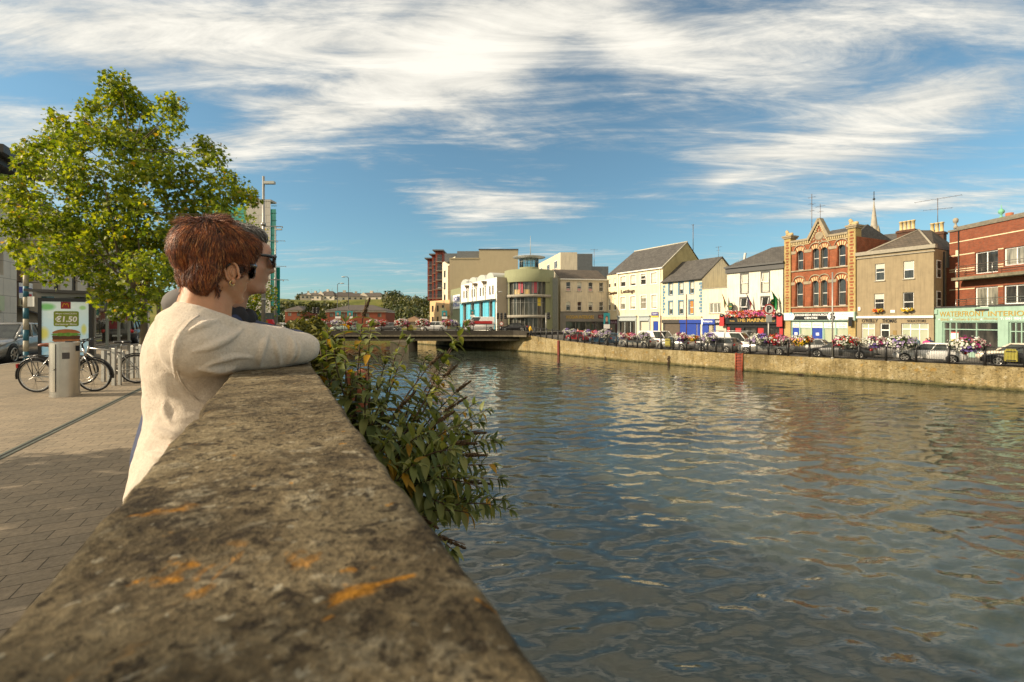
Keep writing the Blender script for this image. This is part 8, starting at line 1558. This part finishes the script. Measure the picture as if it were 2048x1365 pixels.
def woman():
    base = Vector((-.93,1.17,0)); t = thing('person', 'woman with short auburn hair, sunglasses and oatmeal cardigan leaning her arm on the parapet', 'person', base, 0, None)
    sk = skinmat('woman skin', (.50,.25,.135), (.46,.15,.08)); kn = knit(); hc = P(434,538,1.30); s = .88; ang = rad(64)
    q = MB(); f, r, u, at = head(q, hc, ang, rad(-3), s)
    neck0, neck1 = P(404,645,1.27), P(420,560,1.29); q.cap(neck0,neck1,.070,.060); q.cap(P(392,665,1.25),P(398,640,1.27),.085,.07)
    sh = P(392,692,1.22); el = P(603,697,1.505); q.cap(sh,lerp(sh,el,.5),.058,.05); q.cap(lerp(sh,el,.5),el,.05,.04)
    wr = P(520,700,1.70); wr.z = PTOP+.035; fo = lerp(el,wr,.5); q.cap(el,fo,.040,.036); q.cap(fo,wr,.036,.026); hand(q, wr, (wr-el).normalized(), UP, .95, 1)
    sh2 = sh+WD*.34-NW*.02; el2 = sh2+NW*.20+WD*.06; el2.z = PTOP+.05; q.cap(sh2,el2,.056,.042); wr2 = el2-WD*.06-NW*.03; wr2.z = PTOP+.04; q.cap(el2,wr2,.04,.027); hand(q, wr2, (wr2-el2).normalized(), UP, .95, -1)
    ch = P(371,725,1.25)+WD*.13; q.ell(ch,.095,.17,.16,0,18,AX); wa = P(374,860,1.2)+WD*.12; q.cap(ch,wa,.11,.10); hp = P(369,960,1.15)+WD*.11; q.ell(hp,.11,.175,.12,0,18,AX); q.cap(wa,hp,.10,.12)
    for k in (-1,1): a = hp+WD*.085*k; q.cap(a,Vector((a.x,a.y,.48)),.088,.058); q.cap(Vector((a.x,a.y,.48)),Vector((a.x-.01,a.y,.09)),.056,.042); q.cap(Vector((a.x-.03,a.y,.05)),Vector((a.x,a.y,.04))+NW*.15,.042,.034)
    body = link('body', remesh(q, .0055, 5, [sk], 'body'), t)
    q = MB(); ear(q, at, f, r, u, .84, -1); q.build('ear', sk, body); q = MB(); c_ear = ear(q, at, f, r, u, .84, 1); q.build('ear', sk, body)
    q = MB(); e0 = c_ear-u*.031+r*.009; q.tube([e0+(f*math.cos(w*.35)-u*math.sin(w*.35))*.0065 for w in range(19)], .0016, 6); q.build('earring', M('gold earring', (.6,.4,.15), .2, 0, metal=1), t)
    glasses(t, at, f, r, u, 1.0, M('black acetate', (.012,.010,.010), .12, 0, coat=.5), M('dark lens', (.012,.012,.014), .04, 0), .75, .024)
    # hair mass measured against the head: full crown, tapered nape, side-swept fringe
    q = MB(); A_ = (f, r, u)
    q.ell(P(429,500,1.30),.100,.090,.082,0,26,A_); q.ell(P(402,489,1.275),.062,.074,.068,0,22,A_); q.ell(P(391,503,1.275),.044,.058,.064,0,20,A_); q.ell(P(408,542,1.28),.048,.060,.050,0,20,A_); q.ell(P(411,564,1.275),.042,.052,.030,0,18,A_)
    q.ell(at(.055,.014,.078),.048,.070,.045,0,20,A_); q.ell(at(.046,.060,.060),.032,.024,.042,0,16,A_); q.ell(at(.026,.070,.014),.019,.014,.036,0,14,A_); q.ell(P(428,456,1.30),.052,.048,.028,0,14,A_); q.ell(at(.02,-.062,.02),.06,.028,.07,0,16,A_)
    q.ell(at(-.026,0,.050),.092,.082,.080,0,24,A_); q.ell(at(-.058,0,-.022),.036,.056,.050,0,20,A_); q.ell(at(-.058,.046,-.020),.034,.034,.045,0,16,A_); q.ell(at(-.026,.064,.030),.034,.024,.040,0,16,A_); q.ell(at(-.066,.040,-.052),.032,.030,.032,0,14,A_)
    capm = remesh(q, .006, 8, [strandmat('auburn roots', [(0,(.035,.010,.004)),(1,(.05,.014,.005))], .6)], 'hair'); whorl = P(414,458,1.285)
    hm = strandmat('auburn locks', [(0,(.035,.009,.003)),(.35,(.11,.026,.007)),(.70,(.23,.060,.013)),(.90,(.38,.125,.028)),(1,(.50,.24,.08))], .48)
    earp = c_ear
    def fn(p, n_, R):
        dv = p-whorl; d = dv-n_*dv.dot(n_); ds = dv.length; d = d.normalized() if d.length > 1e-4 else f
        d = (d+u*(-.45 if ds > .05 else -.05)+f*(.25 if (p-hc).dot(f) > .03 else -.05)).normalized(); d = (d-n_*d.dot(n_)).normalized(); L_ = R.uniform(.030,.065); cl_ = noise.noise_vector(p*30+Vector((3,1,7))); lf = R.uniform(0,.006)+max(0,cl_.x)*.016; d = (d+cl_*.48+(r*-.15 if p.z > hc.z+.05 else r*0)).normalized()
        if (p-earp).length < .040 and (p-earp).dot(f) > -.02: return None
        if abs((p-earp).dot(f)) < .030 and -.02 < (p-earp).dot(u) < .075 and (p-earp).dot(r) > -.03: L_ = min(L_, max(.012, (p-earp).dot(u)-.022)); lf = .002
        if ds < .045: lf = R.uniform(.004,.03); L_ *= .8
        if p.z < hc.z-.06: L_ *= .55; lf = R.uniform(0,.006); d = (d-u*.6+r*.15).normalized()
        return d, L_, lf, 1.0
    h = hair(t, capm, None, fn, 17000, 5, .06, .00085, None, hm, .0038)
    q = MB(); R = random.Random(9)
    for k in range(620):                                       # the tuft that stands up at the crown, and stray ends
        a = whorl+f*R.uniform(-.02,.07)+r*R.uniform(-.035,.035)+u*R.uniform(-.010,.010); d = (u*R.uniform(.5,1.2)+f*R.uniform(-.6,.9)+r*R.gauss(0,.4)).normalized(); L_ = R.uniform(.018,.040); q.tube([a,a+d*L_*.5+f*.004,a+d*L_+f*R.uniform(-.006,.018)-u*.002], [.0009,.0007,.0001], 3, 0, True, False)
    for k in range(110):                                       # nape wisps
        a = P(R.uniform(366,446),R.uniform(568,582),1.255)+r*.0; a = a-Vector((0,R.uniform(-.0,.02),0)); d = (-u+r*R.gauss(.1,.3)-f*R.uniform(-.3,.5)).normalized(); q.tube([a,a+d*.014,a+d*R.uniform(.022,.034)], [.0018,.0012,.0002], 3, 0, True, False)
    q.build('loose_hair', hm, h)
    # cardigan
    q = MB(); 
    q.ell(ch+NW*-.004,.116,.195,.17,0,24,AX); q.cap(ch,wa,.125,.118); q.cap(wa,hp,.118,.138); q.ell(hp-UP*.05,.140,.20,.17,0,20,AX); q.ell(hp-UP*.22,.148,.205,.12,0,20,AX)
    q.cap(P(384,662,1.245),P(395,690,1.22),.080,.088); q.cap(P(388,640,1.285),P(394,664,1.25),.062,.082); q.ell(P(360,643,1.27),.058,.07,.045,0,16,AX)
    m1, m2 = lerp(sh,el,.38), lerp(sh,el,.72); q.cap(sh,m1,.084,.076); q.cap(m1,m2,.076,.068); q.cap(m2,el,.068,.054); q.ell(el+NW*.004,.055,.052,.050,0,16,AX); q.cap(el,lerp(el,wr,.8),.052,.044); q.cap(sh2,el2,.080,.055); q.cap(el2,lerp(el2,wr2,.8),.054,.044); q.cap(sh,sh2,.085,.085); q.ell(P(470,668,1.30),.075,.05,.04,0,14,AX)
    for k in range(44):                                        # soft stand-up collar round the neck
        w = rad(15+k*7.6); c = lerp(neck0,neck1,.20)+f*.016+r*.006; ra, rb_ = .074, .078; p = c+f*math.cos(w)*ra+r*math.sin(w)*rb_-UP*(.026*(1+math.cos(w))+.010*(1+math.sin(w)))+UP*.016; q.ell(p,.018,.018,.028,0,10)
    folds = [((384,704),(446,692),(492,652),.008),((505,716),(450,706),(398,742),.007),((520,735),(515,700),(540,665),.008),((575,730),(592,700),(578,672),.010),((585,728),(606,705),(590,678),.009),((560,732),(556,702),(545,672),.007),((470,735),(440,742),(395,738),.010),((372,650),(344,690),(352,760),.006),((352,760),(372,800),(420,815),.005),((440,640),(400,650),(372,668),.007),((300,850),(322,872),(372,880),.008),((290,905),(330,925),(380,915),.008),((305,960),(315,990),(312,1020),.010),((345,960),(350,995),(350,1030),.010),((330,800),(325,830),(345,850),.006)]
    skin_ = remesh(q, .0065, 10, [kn], 'cardigan'); vv = [v.co.copy() for v in skin_.vertices]; bv = BVHTree.FromPolygons(vv, [tuple(p.vertices) for p in skin_.polygons]); eye = Vector((0,0,HC))
    q2 = MB(); q2.add(vv, [tuple(p.vertices) for p in skin_.polygons], 0, True)
    for a, b, c, rr in folds:
        pts = []
        for i in range(13):
            w = i/12; px = a[0]*(1-w)**2+2*b[0]*w*(1-w)+c[0]*w*w; py = a[1]*(1-w)**2+2*b[1]*w*(1-w)+c[1]*w*w; d = (P(px,py,1)-eye).normalized(); hit = bv.ray_cast(eye, d)
            if hit[0] is not None and hit[0].y < 1.75 and (not pts or (hit[0]-pts[-1]).length < .08): pts.append(hit[0]+hit[1]*rr*.15)
        if len(pts) > 3: k = len(pts)-1; q2.tube(pts, [1.35*rr*(.2+.8*math.sin(math.pi*i/k)) for i in range(k+1)], 10)
    me = remesh(q2, .0042, 2, [kn], 'cardigan')
    nrm_ = [n.vector.copy() for n in me.vertex_normals]; cs = [v.co.copy() for v in me.vertices]; fl = []
    for c_, n_ in zip(cs, nrm_): fl += list(c_+n_*(noise.noise(c_*16)*.0035+noise.noise(c_*38)*.0018))
    me.vertices.foreach_set('co', fl)
    cd = link('cardigan', me, t)
    q = MB(); pts = []                                         # armhole seam
    for px, py in ((398,632),(380,645),(366,662),(356,685),(352,710),(355,740),(364,765),(380,788),(402,806)):
        hit = bv.ray_cast(eye, (P(px,py,1)-eye).normalized())
        if hit[0] is not None: pts.append(hit[0]+hit[1]*.0022)
    q.tube(pts, .0022, 6); q.build('seam', kn, cd)
    q = MB()
    for k in (-1,1): a = hp+WD*.085*k; q.cap(a-UP*.05,Vector((a.x,a.y,.48)),.105,.075); q.cap(Vector((a.x,a.y,.48)),Vector((a.x-.01,a.y,.10)),.074,.062)
    link('trousers', remesh(q, .012, 4, [M('navy trousers', (.018,.02,.035), .9, .15, 9)], 'trousers'), t)
    q = MB()
    for k in (-1,1): a = hp+WD*.085*k; q.cap(Vector((a.x-.04,a.y,.055)),Vector((a.x,a.y,.045))+NW*.16,.055,.045)
    link('shoes', remesh(q, .012, 3, [M('dark shoe', (.02,.017,.015), .5, .1)], 'shoes'), t); settle(t)
woman()
def man():
    base = Vector((-1.22,1.68,0)); t = thing('person', 'man with grey cropped hair, sunglasses and navy jacket leaning on the parapet beyond the woman', 'person', base)
    sk = skinmat('man skin', (.46,.25,.16), (.42,.15,.10)); hc = P(476,520,1.62); ang = rad(41); nv = M('navy jacket', (.018,.028,.075), .75, .2, 5, .2, 60); q = MB(); f, r, u, at = head(q, hc, ang, rad(-4), 1.06, 1.1)
    neck0, neck1 = P(440,630,1.62), P(458,575,1.62); q.cap(neck0,neck1,.075,.068); sh = P(432,668,1.60); el = sh+NW*.24+WD*.02; el.z = PTOP+.05; q.cap(sh,el,.06,.045); wr = el+NW*.02+WD*.22; wr.z = PTOP+.04; q.cap(el,wr,.042,.03); hand(q, wr, (wr-el).normalized(), UP, 1.05, 1)
    sh2 = sh+WD*.38; el2 = sh2+NW*.22; el2.z = PTOP+.05; q.cap(sh2,el2,.06,.045); wr2 = el2-WD*.18+NW*.05; wr2.z = PTOP+.06; q.cap(el2,wr2,.042,.03); hand(q, wr2, (wr2-el2).normalized(), UP, 1.05, -1)
    ch = P(400,720,1.64)+WD*.18; hp = P(352,930,1.60)+WD*.12; q.ell(ch,.11,.19,.17,0,18,AX); q.cap(ch,hp,.12,.13); 
    for k in (-1,1): a = hp+WD*.09*k; q.cap(a,Vector((a.x,a.y,.50)),.095,.062); q.cap(Vector((a.x,a.y,.5)),Vector((a.x,a.y,.09)),.06,.045); q.cap(Vector((a.x-.03,a.y,.05)),Vector((a.x,a.y,.04))+NW*.17,.045,.036)
    body = link('body', remesh(q, .007, 5, [sk], 'body'), t); 
    for k in (-1,1): q = MB(); ear(q, at, f, r, u, 1.1, k); q.build('ear', sk, body)
    glasses(t, at, f, r, u, 1.06, M('black acetate', (.012,.010,.010)), M('dark lens', (.012,.012,.014)), .35, .020)
    q = MB(); A_ = (f, r, u); q.ell(at(-.030,0,.040),.098,.090,.092,0,22,A_); q.ell(at(.02,0,.085),.066,.068,.038,0,18,A_); q.ell(at(-.05,0,-.02),.062,.074,.06,0,18,A_); q.ell(at(.012,.066,.02),.03,.017,.035,0,12,A_)
    capm = remesh(q, .007, 6, [M('grey hair roots', (.10,.09,.08), .8, .2)], 'hair'); wh = at(-.04,0,.13)
    hair(t, capm, None, lambda p, n_, R: ((((p-wh)-n_*(p-wh).dot(n_)).normalized()+f*.2), R.uniform(.015,.03), R.uniform(0,.004), 1), 1900, 8, .02, .0016, None, strandmat('grey locks', [(0,(.06,.05,.045)),(.6,(.17,.155,.14)),(1,(.40,.38,.34))], .45), .003)
    q = MB(); q.ell(ch,.135,.215,.19,0,22,AX); q.cap(ch,hp,.15,.155); q.ell(hp-UP*.06,.150,.19,.14,0,18,AX); q.cap(sh,el,.082,.062); q.cap(el,lerp(el,wr,.85),.06,.05); q.cap(sh2,el2,.082,.062); q.cap(el2,lerp(el2,wr2,.85),.06,.05); q.cap(sh,sh2,.095,.095); q.cap(P(418,650,1.64),P(448,655,1.58),.085,.075); q.ell(P(392,655,1.66),.10,.13,.09,0,16,AX)
    jk = link('jacket', remesh(q, .009, 8, [nv], 'jacket'), t)
    q = MB()
    for k in range(14): w = rad(-20+k*27); c = lerp(neck0,neck1,.12); q.ell(c+f*math.cos(w)*.092+r*math.sin(w)*.092-UP*(.012*(1+math.cos(w))),.026,.026,.042,0,10)
    link('collar', remesh(q, .007, 4, [M('dark collar', (.010,.010,.013), .8, .15)], 'collar'), t)
    q = MB(); q.ell(P(372,608,1.68),.075,.10,.060,0,16,AX); q.ell(P(398,615,1.66),.07,.09,.05,0,16,AX); link('hood', remesh(q, .009, 6, [M('grey hood', (.12,.11,.105), .9, .1, 8)], 'hood'), t)
    q = MB()
    for k in (-1,1): a = hp+WD*.09*k; q.cap(a,Vector((a.x,a.y,.50)),.115,.08); q.cap(Vector((a.x,a.y,.5)),Vector((a.x,a.y,.10)),.08,.066)
    link('trousers', remesh(q, .012, 4, [M('charcoal trousers', (.03,.03,.034), .9, .15)], 'trousers'), t); q = MB()
    for k in (-1,1): a = hp+WD*.09*k; q.cap(Vector((a.x-.05,a.y,.06)),Vector((a.x,a.y,.05))+NW*.19,.058,.048)
    link('shoes', remesh(q, .012, 3, [M('dark shoe', (.02,.017,.015))], 'shoes'), t); settle(t)
man()
